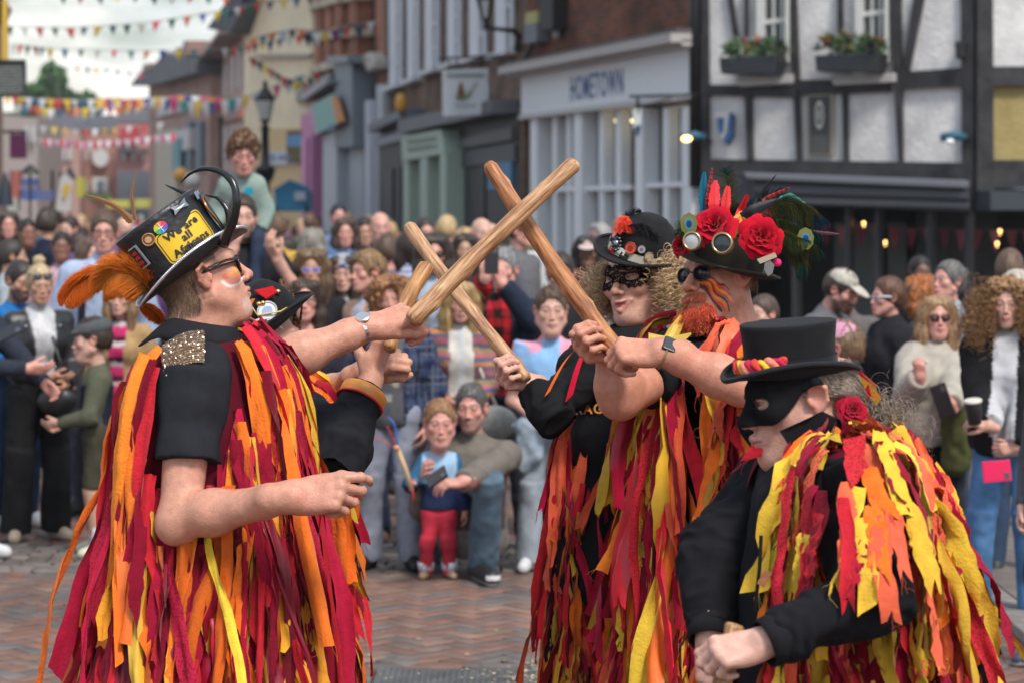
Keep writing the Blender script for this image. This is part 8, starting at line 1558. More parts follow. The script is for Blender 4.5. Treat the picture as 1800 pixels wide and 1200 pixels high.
		rim=(np.hypot((u-.036)/.0205,z/.0125)<1)|(z>top-.0028)|(z<bot+.0028)
		return ok&eye&(rim|(solid&~hole))
	v,f,l_=face_sheet(S,T,o,s,(-1.45,1.45),(-.045,.062),lace,.0028,300,110);mk=mesh_obj('lace_mask',v,f,M_CLOTH,root,cols=np.tile(V(.008,.008,.009),(len(v),1)));mo=mk.modifiers.new('t','SOLIDIFY');mo.thickness=.0012;mo.offset=1
	rs=np.random.RandomState(12);N=1250;a=np.where(rs.rand(N)<.5,rs.uniform(.33*PI,.62*PI,N),-rs.uniform(.33*PI,.62*PI,N));back=rs.rand(N)<.35;a[back]=PI+rs.uniform(-1.2,1.2,back.sum())
	z=rs.uniform(-.01,.055,N);rt=np.stack([np.sin(a)*.080,np.cos(a)*.088-.025,z],1)@T.T*s+o;dr=np.stack([np.sin(a),np.cos(a)*.6,-.25+0*a],1)@T.T
	Hs=SDF(T,o,s);Hs.ell((0,-.018,.02),(.083,.098,.10));Hs.ell((0,.03,-.05),(.066,.062,.08));Hs.p.append(('c',SR+V(.05,.03,0),SL,.07,.07,.05,1))
	for gg,(n_,am,tr)in enumerate(((1250,.0085,6),)):
		v,f=strands(rt,dr,.155,n=12,curl=7,curlr=am,turns=tr,r=.0013,grav=1.1,jit=.4,seed=13,S=Hs,off=.008,taper=.6,lenj=.5)
	mesh_obj('hair',v,f,M_HAIR,root,cols=tube_cols(1250,85,3,(.86,.60,.34),.22,14,(.55,.35,.18)))
	v,f=strands(rt[:300],dr[:300],.16,n=12,curl=5,curlr=.014,turns=4,r=.0006,grav=1.1,jit=.6,seed=15,S=Hs,off=.01,lenj=.5);mesh_obj('hair',v,f,M_HAIR,root,cols=tube_cols(300,61,3,(.9,.68,.44),.2,14))
	simple_legs(root,V(w3(1075,0,Y)[0],Y,.9),fw=(-.5,-.8,0));return root
# ================================================================ 4. man with red beard, goggles and peacock feathers
def beard_man():
	Y=6.45;root=empty('person',(w3(1270,1006,Y)[0],Y,0),'man with dyed red beard and flame face paint under roses, goggles and peacock feathers','person','dancers in ribbon coats');skin=(.60,.27,.18)
	yaw=math.radians(-50);hf=V(math.sin(yaw),-math.cos(yaw),0);T=frame(hf,(0,0,1))@RX(math.radians(5))@RY(math.radians(7));s=1.04;o=w3(1262,485,Y);nb=w3(1300,632,Y+.03)
	up=nrm(V(.34,-.16,.93));ho=w3(1276,462,Y);S,v,f,l=fine_head(o,T,s,h=.0025,cut=(ho+up*.03,up),neck_to=nb,neck_r=(.062,.075),nose=1.08,fat=.5,jaw=1.02)
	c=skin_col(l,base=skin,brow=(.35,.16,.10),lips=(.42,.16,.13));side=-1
	x,y,z=-l[:,0],l[:,1],l[:,2]
	def mx_(m,col,k=1):
		nonlocal c;m=(np.clip(m,0,1)*k)[:,None];c=c*(1-m)+V(*col)*m
	r_=np.stack([(.085-y),(z+.0)],1)
	bck=.092-y;rad=np.where(x>.012,1,0)*(z>-.10)*(z<-.005)
	wv=.004*np.sin(bck*150)
	for sl,w_,col,off in((-.50,.0034,(.015,.012,.012),-.018),(-.62,.0055,(.72,.06,.04),-.022),(-.76,.0045,(.85,.38,.04),-.026),(-.88,.0045,(.70,.05,.03),-.030),(-1.02,.0036,(.015,.012,.012),-.033),(-1.14,.0055,(.80,.25,.04),-.038),(-1.32,.0045,(.70,.06,.03),-.043),(-1.55,.0040,(.015,.012,.012),-.047)):
		ln=off+sl*(bck-.012)+wv;d=np.abs(z-ln)/math.sqrt(1+sl*sl);end=.078-.012*abs(math.sin(sl*9));mx_(rad*(bck>.004)*(x>.018)*ss(w_,w_*.6,d*(1+.9*ss(end-.03,end,bck)))*ss(end,end-.004,bck),col,.93)
	mx_((np.abs(l[:,0])<.05)*(z<-.078)*(y>.02)*ss(-.078,-.09,z),(.60,.10,.05),.75);mx_((np.abs(l[:,0])<.034)*(y>.07)*ss(-.050,-.056,z)*ss(-.068,-.062,z),(.62,.10,.04),.85)
	parts=[(v,f,c)]
	D0,D1=w3(1112,648,6.10),w3(860,290,6.42);sd=nrm(D1-D0)
	SR,E1=w3(1185,640,6.42),w3(1090,700,6.22);W1=w3(1074,616,6.20)
	A=SDF();arm_skin(A,SR,E1,W1,1.2,.25);hx=-sd;hy=nrm(V(-.85,-.25,.42));hy=nrm(hy-hx*(hy@hx)*.8);hz=np.cross(hx,hy);hand_at(A,W1+V(.0,0,0),hy,hz,-1,((1.05,1.35,.8),(1.1,1.35,.8),(1.15,1.4,.8),(1.2,1.4,.9)),(.1,.25),1.14,.03);v,f=A.nets(.0038);parts.append((v,f,skin_noise(v,skin)))
	SL,E2,W2=w3(1370,660,6.20),w3(1305,678,5.98),w3(1162,618,5.98)
	A=SDF();arm_skin(A,SL,E2,W2,1.10,.2);hand_at(A,W2,(-.95,.12,.02),(-.15,-.62,.77),1,((.95,1.2,.8),(1.0,1.25,.8),(1.05,1.3,.8),(1.1,1.3,.8)),(.5,.9),1.14,.03);v,f=A.nets(.0038);parts.append((v,f,skin_noise(v,skin)))
	tc,bc=w3(1290,740,Y+.08),w3(1275,1000,Y);v,f=core_body(tc,bc,(SR,SL),nb);parts.append((v,f,V(*skin)));v,f,c=join(parts);mesh_obj('body',v,f,M_SKIN,root,cols=c)
	Tp=SDF();Tp.p+=[('c',tc,bc,.17,.185,.05,1),('c',SR,SL,.07,.07,.05,1),('c',nb+V(0,0,-.10),nb+V(0,0,-.03),.10,.082,.04,1),('k',SR,SR+(E1-SR)*.55,.078,.074,.03,1),('k',SL,SL+(E2-SL)*.8,.078,.070,.03,1)];shirt=Tp;cloth_mesh('shirt',Tp,.010,BLK,root,amp=.006,seed=5)
	collar('collar',None,nb+V(-.01,-.01,.012),V(-.22,-.12,1),.080,.112,.055,(.016,.016,.018),root,gap=.6,face=math.radians(-45))
	def chest(u,v_):
		p=w3(1240,786,6)+V(u,0,v_+.12*u);q0,q1=5.7,6.5
		for _ in range(18):
			mid=(q0+q1)/2;ins=Tp.ev(V(p[0],mid,p[2])[None])[0]<.009;(q0,q1)=(q0,mid)if ins else(mid,q1)
		return V(p[0],q1,p[2])
	text_on('lettering','PO',.040,chest,(.75,.30,.05),root,bold=.0008,space=1.1)
	wt=MB();wd_=nrm(W2-E2);Tm=frame(wd_,nrm(V(-.15,-.62,.77)));cw=W2-wd_*.012;wt.col=(.30,.18,.08);wt.mi=0
	wt.tube([cw+Tm@V(math.cos(a)*.0345,0,math.sin(a)*.031)for a in np.linspace(0,2*PI,25)],.0035,8,cap=False,flat=3.2);ob=wt.build('watch_strap',M_LEATHER,root,smooth=True)
	wt=MB();wt.col=(.10,.10,.11);wt.box((-.021,-.018,-.004),(.021,.018,.006),Tm,cw+Tm@V(0,0,.034));ob2=wt.build('smart_watch',M_METAL,root,bevel=.004);wt=MB();wt.col=(.05,.055,.06);wt.box((-.018,-.015,0),(.018,.015,.0012),Tm,cw+Tm@V(0,0,.0402));wt.build('watch_screen',M_GLOSS,root,bevel=.0005)
	fw=V(-.62,-.78,0);C=coat_sdf(w3(1285,705,Y+.03),w3(1255,1330,Y),[(0,.19,.135),(.2,.20,.165),(.45,.215,.18),(.7,.235,.20),(1,.25,.22)],fw);C.p.append(('c',SR+V(.02,.03,.01),SL,.066,.066,.06,1));C.p.append(('c',nb+V(0,.02,-.10),nb+V(0,.02,-.05),.10,.085,.03,1));C.p.append(('p',w3(1235,1360,Y),V(0,0,-1),0,0,.01,-1))
	v,f=C.nets(.016);n=vnormals(v,f);rs=np.random.RandomState(41);cf=v[f].mean(1);pxf=900+cf[:,0]*F/cf[:,1];zf=cf[:,2]
	def gap(c):p=900+c[:,0]*F/c[:,1];return(c[:,1]<Y)&(p>1208)&(p<1262)&(c[:,2]>.98)
	vest=mesh_obj('tattered_coat',v+n*.012,f[~gap(cf)],M_CLOTH,root,cols=np.tile(V(.12,.008,.015),(len(v),1)))
	def keep(c,nr):return~gap(c)&(np.linalg.norm((c-SR)*V(1,1,.7),axis=1)>.085)&(np.linalg.norm((c-SL)*V(1,1,.5),axis=1)>.07)&(c[:,2]>.42)&(np.linalg.norm((c-nb)[:,:2],axis=1)>.10)
	pts,nr=sample(v,f,1000,keep,rs);ln=rs.uniform(.18,.50,len(pts));wd=rs.uniform(.014,.052,len(pts));off=rs.uniform(.014,.060,len(pts));G=ribbons(C,pts,nr,ln,wd,off,42,sway=.19,twist=1.3,flare=.03,wind=(-.02,0,0))
	put_ribbons(G,[CRIM,RED,ORG,YEL,COR,DKRED],[.18,.17,.16,.27,.19,.03],vest,43,.15,85,-(pts[:,1]-Y)*2-np.abs(pts[:,0]-.45))
	def keep2(c,nr):p=900+c[:,0]*F/c[:,1];return(c[:,1]<Y+.02)&(p>1095)&(p<1215)&(c[:,2]>1.15)&(np.linalg.norm((c-SR)*V(1,1,.9),axis=1)>.07)
	pts,nr=sample(v,f,70,keep2,rs);ln=rs.uniform(.4,.75,len(pts));wd=rs.uniform(.030,.052,len(pts));off=rs.uniform(.03,.065,len(pts));G=ribbons(C,pts,nr,ln,wd,off,44,sway=.18,twist=1.4,flare=.03,wind=(-.02,0,0));put_ribbons(G,[RED,CRIM,YEL,COR,ORG],[.22,.2,.28,.2,.1],vest,45,.2,14)
	G1=np.stack([[w3(1140+75*t,598+12*math.sin(PI*t*1.1)-8,6.28+.03*t)+V(0,0,.034)*q*math.sin(PI*min(t*.8+.15,1))for q in(-.5,-.25,0,.25,.5)]for t in np.linspace(0,1,16)]);mesh_obj('ribbon',G1.reshape(-1,3),rib_faces(16),M_RIB,vest,cols=np.tile(V(.80,.62,.12),(80,1)))
	rs=np.random.RandomState(17);N=3200;bx=rs.uniform(-.050,.050,N);bz=rs.uniform(-.118,-.078,N);k=(np.abs(bx)>.028)|(bz<-.088);bx,bz=bx[k],bz[k];k=(np.abs(bx)<.044)|(bz<-.085);bx,bz=bx[k],bz[k];th=np.arcsin(np.clip(bx/.075,-1,1));n_=len(bx)
	def surf(a,zc):
		dl=np.stack([np.sin(a),np.cos(a),0*a],1);cc=np.stack([0*a,0*a+.02,zc],1);lo,hi=np.full(len(a),.005),np.full(len(a),.12)
		for _ in range(16):
			mid=(lo+hi)/2;ins=S.ev((cc+dl*mid[:,None])*s@T.T+o)<0;lo=np.where(ins,mid,lo);hi=np.where(ins,hi,mid)
		return cc+dl*hi[:,None],dl
	rt,dl=surf(th*1.1,bz);v,f=strands((rt*s)@T.T+o,(dl*.55+V(0,.05,-1.0))@T.T,.056,n=6,r=.0013,grav=.2,jit=.30,seed=18,curl=2,curlr=.0018,turns=2,lenj=.5);c=tube_cols(n_,13,3,(.95,.10,.04),.2,19,(.85,.20,.08));mesh_obj('beard',v,f,M_HAIR,root,cols=c)
	N=1500;a=rs.uniform(-.50,.50,N);zc=rs.uniform(-.063,-.051,N);rt,dl=surf(a,zc);sg=np.sign(a)[:,None]*V(1,0,0);v,f=strands((rt*s)@T.T+o,(dl*.6+sg*.5+V(0,0,-.7))@T.T,.020,n=5,r=.0009,grav=.4,jit=.25,seed=20,lenj=.4);mesh_obj('moustache',v,f,M_HAIR,root,cols=tube_cols(N,6,3,(.80,.14,.06),.25,21,(.60,.25,.14)))
	N=900;a=rs.choice([-1,1],N)*rs.uniform(1.35,2.4,N);zc=rs.uniform(-.03,.045,N);dl=np.stack([np.sin(a),np.cos(a),0*a],1);rt=np.stack([np.sin(a)*.078,np.cos(a)*.09-.02,zc],1);v,f=strands((rt*s)@T.T+o,(dl*.1+V(0,-.2,-1))@T.T,.022,n=4,r=.0008,jit=.15,seed=22);mesh_obj('hair',v,f,M_HAIR,root,cols=tube_cols(N,5,3,(.30,.13,.06),.3,23))
	pz=dict(root=root,T=T,o=o,s=s);glasses(pz,(.015,.015,.018),(.012,.013,.02),.0235,.0185,y=.099,up=0)
	up=nrm(V(.34,-.16,.93));Th=frame(nrm(hf-up*(hf@up)),up);ho=w3(1276,462,Y);H=Hat(Th,ho,.092,.112,.09,.95,.052,.018,.006,rnd_=.4);hat=H.build(root,(.022,.020,.014),M_FELT,edge=(.05,.045,.03),edger=.0035)
	for(px,py,rr,lens)in((1217,424,.0205,(.42,.44,.45)),(1270,428,.0235,(.03,.035,.04))):
		cc=w3(px,py,6.20 if px<1240 else 6.17);ax=nrm(V(-.30,-.95,.10));M=frame(nrm(np.cross(ax,V(1,0,0))),ax);m=MB();m.col=(.45,.36,.20);m.lathe([(rr,-.035),(rr*1.05,-.01),(rr*1.18,-.008),(rr*1.22,.004),(rr*1.12,.008),(rr*.95,.008),(rr*.93,.002)],cc,M,32);g=m.build('goggle_cup',M_METAL,hat,smooth=True);m=MB();m.col=lens;m.lathe([(0,.007),(rr*.6,.006),(rr*.95,.003)],cc,M,28);m.build('goggle_lens',M_EYE,g,smooth=True)
	rose(w3(1254,396,6.27),(-.35,-.80,.50),.046,(.52,.004,.022),hat,1);rose(w3(1339,418,6.24),(.12,-.98,.15),.044,(.50,.004,.02),hat,2);rose(w3(1196,430,6.36),(-.8,-.5,.2),.028,(.45,.004,.02),hat,3)
	m=MB()
	for(px,py,dx,dz,c_)in((1262,330,-.01,.10,(.80,.02,.03)),(1272,338,.02,.085,(.75,.02,.03)),(1250,340,-.02,.10,(.55,.02,.03)),(1300,352,.03,.05,(.70,.02,.03)),(1292,392,.01,.07,(.65,.20,.03)),(1303,395,.03,.05,(.70,.25,.04)),(1352,398,.02,.06,(.75,.03,.03))):
		pass
	fe=[((1258,400),(1255,360),(1258,318),.016,(.85,.02,.03),0),((1266,400),(1275,365),(1280,328),.014,(.80,.03,.03),0),((1246,402),(1244,350),(1252,295),.007,(.35,.04,.04),14),((1238,400),(1236,340),(1238,303),.011,(.01,.18,.30),0),((1294,392),(1302,372),(1314,343),.010,(.75,.02,.03),0),((1288,420),(1294,392),(1306,372),.012,(.80,.28,.03),0),((1300,410),(1306,384),(1318,366),.010,(.65,.20,.03),0),((1330,430),(1346,400),(1354,370),.012,(.80,.04,.04),0),((1320,410),(1345,350),(1388,330),.006,(.40,.03,.03),10),((1310,405),(1330,350),(1364,308),.004,(.02,.02,.025),0),((1280,400),(1320,370),(1372,350),.012,(.02,.02,.025),0),((1300,412),(1330,380),(1362,362),.012,(.22,.02,.03),12),((1375,420),(1420,408),(1475,412),.006,(.10,.03,.05),0),((1370,350),(1390,346),(1425,368),.010,(.02,.22,.20),0)]
	for i,(a,b,c_,w_,col,br)in enumerate(fe):blade('feather',[w3(*a,6.33+.01*(i%4)),w3(*b,6.32+.01*(i%5)),w3(*c_,6.34)],w_,col,hat,bars=br,col2=tuple(np.array(col)*.25))
	def pea(sp,bl,n,seed,gr=(.04,.13,.04),c2=(.20,.14,.05),droop=.3,ang=.9,r=.0007,tip=(.02,.10,.08)):return plume('peacock_feather',sp,bl,n,gr,hat,c2,droop=droop,r=r,seed=seed,spread=.9,ang=ang,flat=.3,stem=.0014,matl=M_PLUME,prof=lambda a:.45+.55*math.sin(PI*a)if a<.9 else .5,tipcol=lambda a,sdd,b:np.array(tip)if a>.8 else b)
	pea([w3(1340,380,6.34),w3(1380,352,6.34),w3(1415,362,6.34),w3(1450,388,6.34)],.060,620,31,tip=(.03,.09,.16),droop=1.1)
	pea([w3(1340,392,6.30),w3(1372,388,6.30),w3(1400,398,6.3),w3(1440,412,6.3)],.062,620,32,droop=1.6,c2=(.12,.09,.03))
	pea([w3(1345,400,6.36),w3(1385,405,6.36),w3(1415,418,6.36),w3(1440,440,6.36)],.070,560,33,droop=1.6,gr=(.03,.04,.015))
	pea([w3(1290,370,6.40),w3(1285,345,6.4),w3(1278,318,6.4),w3(1276,296,6.4)],.035,260,34)
	pea([w3(1235,410,6.36),w3(1220,392,6.34),w3(1204,396,6.33),w3(1194,412,6.33)],.040,300,35,gr=(.03,.22,.04),tip=(.03,.12,.03),droop=.5)
	pea([w3(1300,372,6.38),w3(1345,345,6.38),w3(1375,338,6.38)],.034,260,36,gr=(.02,.10,.12),c2=(.05,.03,.02))
	pea([w3(1350,410,6.30),w3(1385,425,6.30),w3(1405,450,6.3),w3(1412,485,6.3)],.050,520,37,droop=1.0)
	pea([w3(1345,405,6.28),w3(1375,410,6.28),w3(1398,420,6.27),w3(1416,424,6.27)],.045,420,38,gr=(.04,.16,.05),droop=.8)
	for(px,py,r_)in((1416,420,.022),(1211,394,.022)):
		m=MB();q=w3(px,py,6.27);k=nrm(V(.1,-1,.05));x_=nrm(np.cross(k,V(0,0,1)));y_=np.cross(x_,k)
		for j,(rr,c_)in enumerate(((1,(.12,.16,.03)),(.75,(.22,.12,.03)),(.55,(.02,.22,.25)),(.33,(.01,.02,.12)))):m.col=c_;p_=[q+k*.0012*j+(x_*math.cos(a)+y_*1.3*math.sin(a))*r_*rr*(1+.05*math.sin(9*a))for a in np.linspace(0,2*PI,29)[:-1]];m.add([q+k*(.0012*j+.001)]+p_,[(0,1+i,1+(i+1)%28)for i in range(28)])
		m.build('feather_eye',M_FEATHER,hat,smooth=True)
	m=MB();m.col=(.45,.36,.26);m.prism([w3(*q,6.22)for q in((1330,456),(1362,444),(1366,452),(1336,464))],V(0,-.003,0));m.build('paper_tag',M_PLAIN,hat)
	m=MB();m.col=(.38,.36,.36);m.prism([w3(*q,6.23)for q in((1344,462),(1354,458),(1361,466),(1358,480),(1350,486),(1343,474))],V(0,-.003,0));m.build('silver_wing_badge',M_METAL,hat)
	m=MB();m.col=(.85,.05,.20);m.ball(w3(1366,462,6.28),(.012,.01,.011));m.build('felt_ball',M_CLOTH,hat,smooth=True)
	simple_legs(root,V(w3(1245,0,Y)[0],Y,.9),fw=(-.8,-.6,0));return root
stick_d=stick(w3(1114,652,6.095),w3(860,290,6.42),.0235,.0215,'reddish knotty stick gripped in both fists by the red-bearded man',(.60,.31,.13),.012,7,7,red=.55)
stick_c=stick(w3(926,666,6.62),w3(716,396,6.95),.0180,.0195,'pale slim stick held up by the woman in the lace mask',(.72,.50,.31),.006,11,4,red=.25)
stick_b=stick(w3(684,614,6.36),w3(752,464,6.52),.0195,.0215,'short stick clasped in two hands, crossing behind the wrist with the silver watch',(.58,.33,.13),.010,5,3)
second_dancer();lace_woman();beard_man()
# ================================================================ 5. woman bending forward in black mask and top hat
def right_woman():
	Y=5.05;root=empty('person',(w3(1600,1006,Y)[0],Y,0),'woman bending forward in black top hat and black cloth mask, hands low on a stick','person','dancers in ribbon coats');skin=(.62,.33,.25)
	yaw=math.radians(-79);hf=V(math.sin(yaw),-math.cos(yaw),0);T=frame(hf,(0,0,1))@RX(math.radians(-10));s=1.12;o=w3(1402,692,Y);nb=w3(1470,850,Y+.02)
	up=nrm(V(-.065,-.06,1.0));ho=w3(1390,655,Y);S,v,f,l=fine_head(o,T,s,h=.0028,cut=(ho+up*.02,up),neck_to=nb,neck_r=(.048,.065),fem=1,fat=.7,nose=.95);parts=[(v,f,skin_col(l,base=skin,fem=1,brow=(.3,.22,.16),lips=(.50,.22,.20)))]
	SL,E2,W2=w3(1505,860,4.82),w3(1532,1050,4.68),w3(1350,1128,4.62)
	A=SDF();arm_skin(A,SL,E2,W2,.82,.4);hand_at(A,W2+V(-.01,0,0),(-.93,-.12,-.20),(-.05,-.72,.68),1,((.8,1.1,.7),(.9,1.15,.7),(1.0,1.2,.7),(1.1,1.2,.7)),(.45,.7),1.0,.03);v,f=A.nets(.0038);parts.append((v,f,skin_noise(v,(.64,.37,.29))))
	SR,E1,W1=w3(1345,850,5.20),w3(1254,990,5.10),w3(1250,1120,4.99)
	A=SDF();arm_skin(A,SR,E1,W1,.80,.4);hand_at(A,W1,(.05,-.15,-.98),(-.35,-.9,.2),-1,((.6,1.0,.7),(.7,1.1,.7),(.8,1.1,.7),(.9,1.1,.7)),(.45,.6),1.02,.03);v,f=A.nets(.0038);parts.append((v,f,skin_noise(v,(.64,.37,.29))))
	tc,bc=w3(1470,900,Y),w3(1590,1180,Y+.05);v,f=core_body(tc,bc,(SR,SL),nb);parts.append((v,f,V(*skin)));v,f,c=join(parts);mesh_obj('body',v,f,M_SKIN,root,cols=c)
	for sd in(-1,1):ey=MB();ey.col=(.62,.6,.58);ey.ball(S.X((sd*.0315,.0725,0)),.0125*s,nu=14,nv=10);ey.col=(.07,.09,.10);ey.ball(S.X((sd*.0315,.0822,-.001)),.0055,nu=12,nv=8);ey.build('eye',M_EYE,root,smooth=True)
	Tp=SDF();Tp.p+=[('c',tc,bc,.165,.19,.05,1),('c',SR+V(.02,0,.0),SL,.07,.07,.05,1),('c',nb+V(.02,0,-.05),nb+V(0,0,-.02),.09,.07,.04,1),('c',w3(1420,930,Y-.05),w3(1400,1180,Y),.12,.15,.06,1)];cloth_mesh('shirt',Tp,.010,BLK,root,amp=.006,seed=15)
	wrinkle_sleeve('sleeve',SL+V(0,.03,-.01),W2+nrm(E2-W2)*.02,.080,.048,(.013,.013,.016),root,mid=E2+V(-.01,0,0),rm=.070,amp=.009,seed=11,h=.0055)
	wrinkle_sleeve('sleeve',SR,W1+nrm(E1-W1)*.02,.078,.050,(.013,.013,.016),root,mid=E1,rm=.068,amp=.009,seed=12,h=.0055)
	for w_,e_ in((W2,E2),(W1,E1)):
		d_=nrm(w_-e_);M=frame(nrm(np.cross(d_,V(0,1,0))),d_);m=MB();m.col=(.015,.015,.018);m.lathe([(.049,-.055),(.051,-.05),(.050,-.01),(.048,.012),(.044,.012),(.044,-.03)],w_-d_*.004,M,32);m.build('cuff',M_CLOTH,root,smooth=True)
	cs=[((1362,760),(1445,712),4.93),((1440,742),(1446,712),4.96)]
	m=MB();m.col=(.015,.015,.018);near=[w3(*q,d)for q,d in(((1370,757),4.93),((1405,742),4.92),((1446,722),4.94),((1478,738),5.0),((1490,775),5.0),((1440,820),4.96),((1425,838),4.95),((1398,800),4.93))];m.prism(near,V(.0,.005,0));m.build('collar',M_CLOTH,root,bevel=.002)
	m=MB();m.col=(.013,.013,.016);far=[w3(*q,d)for q,d in(((1294,730),5.16),((1310,734),5.16),((1345,790),5.14),((1400,850),5.06),((1380,862),5.10),((1330,800),5.16),((1300,760),5.17))];m.prism(far,V(.0,.006,0));m.build('collar',M_CLOTH,root,bevel=.002)
	fw=V(-.97,-.25,0);C=coat_sdf(w3(1462,868,Y+.02),w3(1500,1330,Y+.04),[(0,.17,.13),(.15,.175,.165),(.4,.18,.185),(.7,.19,.20),(1,.21,.22)],fw);C.p.append(('c',SR+V(.03,0,.0),SL+V(0,.03,0),.066,.066,.05,1));C.p.append(('c',w3(1500,830,Y),w3(1545,1000,Y+.05),.09,.115,.06,1));C.p.append(('c',w3(1540,960,Y),w3(1565,1200,Y+.05),.11,.12,.06,1));C.p.append(('c',nb+V(.02,0,-.05),nb+V(.02,0,-.0),.09,.08,.03,1));C.p.append(('p',w3(1500,1340,Y),V(0,0,-1),0,0,.01,-1))
	v,f=C.nets(.014);n=vnormals(v,f);rs=np.random.RandomState(51);cf=v[f].mean(1)
	def px_(c):return 900+c[:,0]*F/c[:,1]
	def py_(c):return YH+(HC-c[:,2])*F/c[:,1]
	def gap(c):p,q=px_(c),py_(c);xo=1345+(q-800)*.0;return(c[:,1]<Y+.05)&(p>1296)&(p<1372)&(q>700)
	vest=mesh_obj('tattered_coat',v+n*.010,f[~gap(cf)],M_CLOTH,root,cols=np.tile(V(.13,.008,.018),(len(v),1)))
	def keep(c,nr):return~gap(c)&(np.linalg.norm((c-SL-V(0,0,-.03))*V(1,.8,.6),axis=1)>.080)&(c[:,2]>.55)&~((px_(c)<1415)&(py_(c)<885))&(np.linalg.norm((c-nb)[:,:2],axis=1)>.07)
	pts,nr=sample(v,f,1000,keep,rs);ln=rs.uniform(.14,.36,len(pts));wd=rs.uniform(.018,.048,len(pts));off=rs.uniform(.012,.050,len(pts));G=ribbons(C,pts,nr,ln,wd,off,52,sway=.24,twist=1.3,flare=.08,wind=(.03,0,0));pal=[CRIM,RED,COR,YEL,ORG,DKRED]
	put_ribbons(G,pal,[.26,.14,.20,.27,.09,.04],vest,53,.06,80,-(pts[:,1]-Y)*2)
	CS=SDF();CS.p=list(C.p)+[('c',SL,E2,.098,.088,.03,1)]
	def keep2(c,nr):return(c[:,2]>1.16)&~((px_(c)<1425)&(py_(c)<880))&~((px_(c)>1310)&(px_(c)<1375)&(c[:,1]<Y+.1))&(np.linalg.norm((c-nb)[:,:2],axis=1)>.06)
	v2,f2=CS.nets(.014);pts,nr=sample(v2,f2,150,keep2,rs);ln=rs.uniform(.12,.32,len(pts));wd=rs.uniform(.028,.044,len(pts));off=rs.uniform(.017,.04,len(pts));G=ribbons(CS,pts,nr,ln,wd,off,54,sway=.20,twist=.35,flare=.03,bulge=.25);put_ribbons(G,pal,[.22,.14,.24,.30,.08,.02],vest,55,.04,19,-(pts[:,1]-Y))
	m=MB();m.col=(.35,.14,.06);m.prism([w3(*q,4.78)for q in((1345,1000),(1358,1006),(1342,1032),(1330,1024))],V(0,-.004,0));m.build('leather_tab',M_LEATHER,root);m=MB();m.col=(.01,.01,.01);m.tube([w3(1338,940,4.80),w3(1335,1000,4.79),w3(1328,1060,4.78),w3(1326,1110,4.78)],.004,6);m.build('cord',M_CLOTH,root,smooth=True)
	up=nrm(V(-.065,-.06,1.0));Th=frame(nrm(hf-up*(hf@up)),up);ho=w3(1390,655,Y);H=Hat(Th,ho,.082,.099,.105,1.04,.044,.030,.004);hat=H.build(root,(.012,.012,.014),M_FELT,edge=(.02,.02,.024),edger=.006)
	H.band(.004,.036,(.012,.012,.014),out_=.003)
	m=MB();rs=np.random.RandomState(8);pal2=[(.75,.06,.05),(.80,.52,.04),(.85,.25,.18),(.62,.02,.08)]
	for k in range(4):
		m.col=pal2[k];A_=np.linspace(-1.9,1.25,70);m.tube([H.side(a,.020+.012*math.sin(a*9+k*1.57)-.010*(a-0)*.6,.010+.006*math.cos(a*9+k*1.57))for a in-A_],.0075+.002*np.sin(np.arange(70)*.5+k),8,flat=.6)
	m.build('rag_band',M_RIB,hat,smooth=True)
	for(pts_,col,w_)in(([(1475,642),(1505,652),(1522,672),(1528,700)],(.62,.015,.05),.012),([(1480,648),(1510,668),(1530,684),(1545,705)],(.85,.40,.04),.016),([(1478,640),(1500,650),(1520,664),(1538,680)],(.85,.22,.16),.010)):
		q=[w3(*p,5.04)for p in pts_];G1=np.stack([[p+V(.3,-.3,.5)*w_*u for u in(-1,-.5,0,.5,1)]for p in q]);mesh_obj('ribbon',G1.reshape(-1,3),rib_faces(4),M_RIB,hat,cols=np.tile(V(*col),(20,1)))
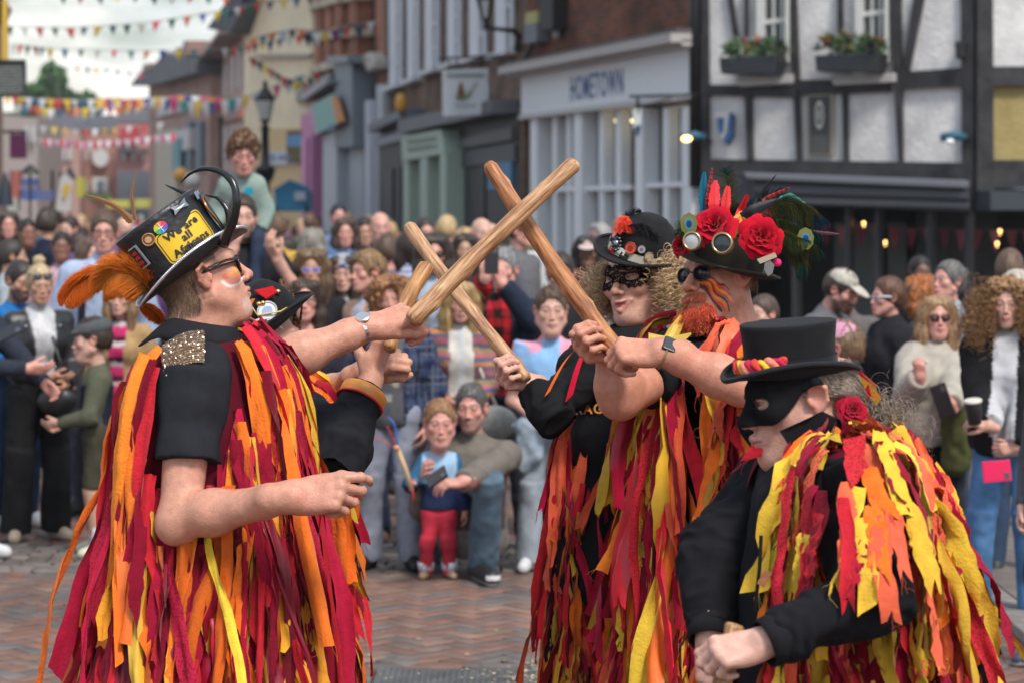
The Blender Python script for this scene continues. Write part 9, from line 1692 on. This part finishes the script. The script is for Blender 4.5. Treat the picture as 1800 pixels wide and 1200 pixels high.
	def cm(l):
		x,z=l[:,0],l[:,2];a=np.abs(np.arctan2(x,l[:,1]+.01));bot=-.041+.062*ss(.55,1.55,a);ey_=np.hypot((a*.085-.034)/.0165,(z-.001)/.0115)>1;return(z>bot)&(z<.07)&ey_
	v,f,l_=face_sheet(S,T,o,s,(-1.70,1.70),(-.052,.062),cm,.0060,220,90);k_=np.clip(l_[:,1]-.07,0,.05)[:,None];mk=mesh_obj('cloth_mask',v,f,M_CLOTH,root,cols=np.tile(V(.010,.010,.012),(len(v),1)));mo=mk.modifiers.new('t','SOLIDIFY');mo.thickness=.0018;mo.offset=1
	rs=np.random.RandomState(61);N=1500;a=rs.choice([-1,1],N)*rs.uniform(1.15,2.6,N);zc=rs.uniform(-.005,.055,N);rt=np.stack([np.sin(a)*.079,np.cos(a)*.088-.022,zc],1);tgt=V(0,-.125,-.045);mid=rt*V(1.12,1,1)+(tgt-rt)*.45+V(0,-.012,.006);K=12;t=np.linspace(0,1,K)[None,:,None];Cv=(1-t)**2*rt[:,None]+2*t*(1-t)*mid[:,None]+t*t*(tgt+rs.randn(N,1,3)*.010);Cv=Cv*s@T.T+o;v,f=tubes(Cv,.0011,3,.8);mesh_obj('hair',v,f,M_HAIR,root,cols=tube_cols(N,K,3,(.24,.19,.15),.3,62,(.40,.33,.27)))
	N=500;p0=S.X(tgt)+rs.randn(N,3)*.012;v,f=strands(p0,np.tile(V(.55,.15,-.5),(N,1)),.17,n=10,curl=4,curlr=.012,turns=2,r=.0008,grav=.5,jit=.35,seed=63,lenj=.6);mesh_obj('hair',v,f,M_HAIR,root,cols=tube_cols(N,41,3,(.26,.20,.15),.3,64,(.45,.36,.28)))
	rose(w3(1500,722,4.99),(.3,-.9,.3),.026,(.40,.008,.03),root,4,'hair_rose')
	simple_legs(root,V(w3(1560,0,Y)[0],Y,.86),fw=(-1,-.2,0));return root
right_woman()
stick_e=stick(w3(1292,1095,4.66),w3(1225,1330,4.62),.019,.019,'knotted tan stick gripped low by the bending woman, running out of frame',(.52,.33,.16),.008,21,6)
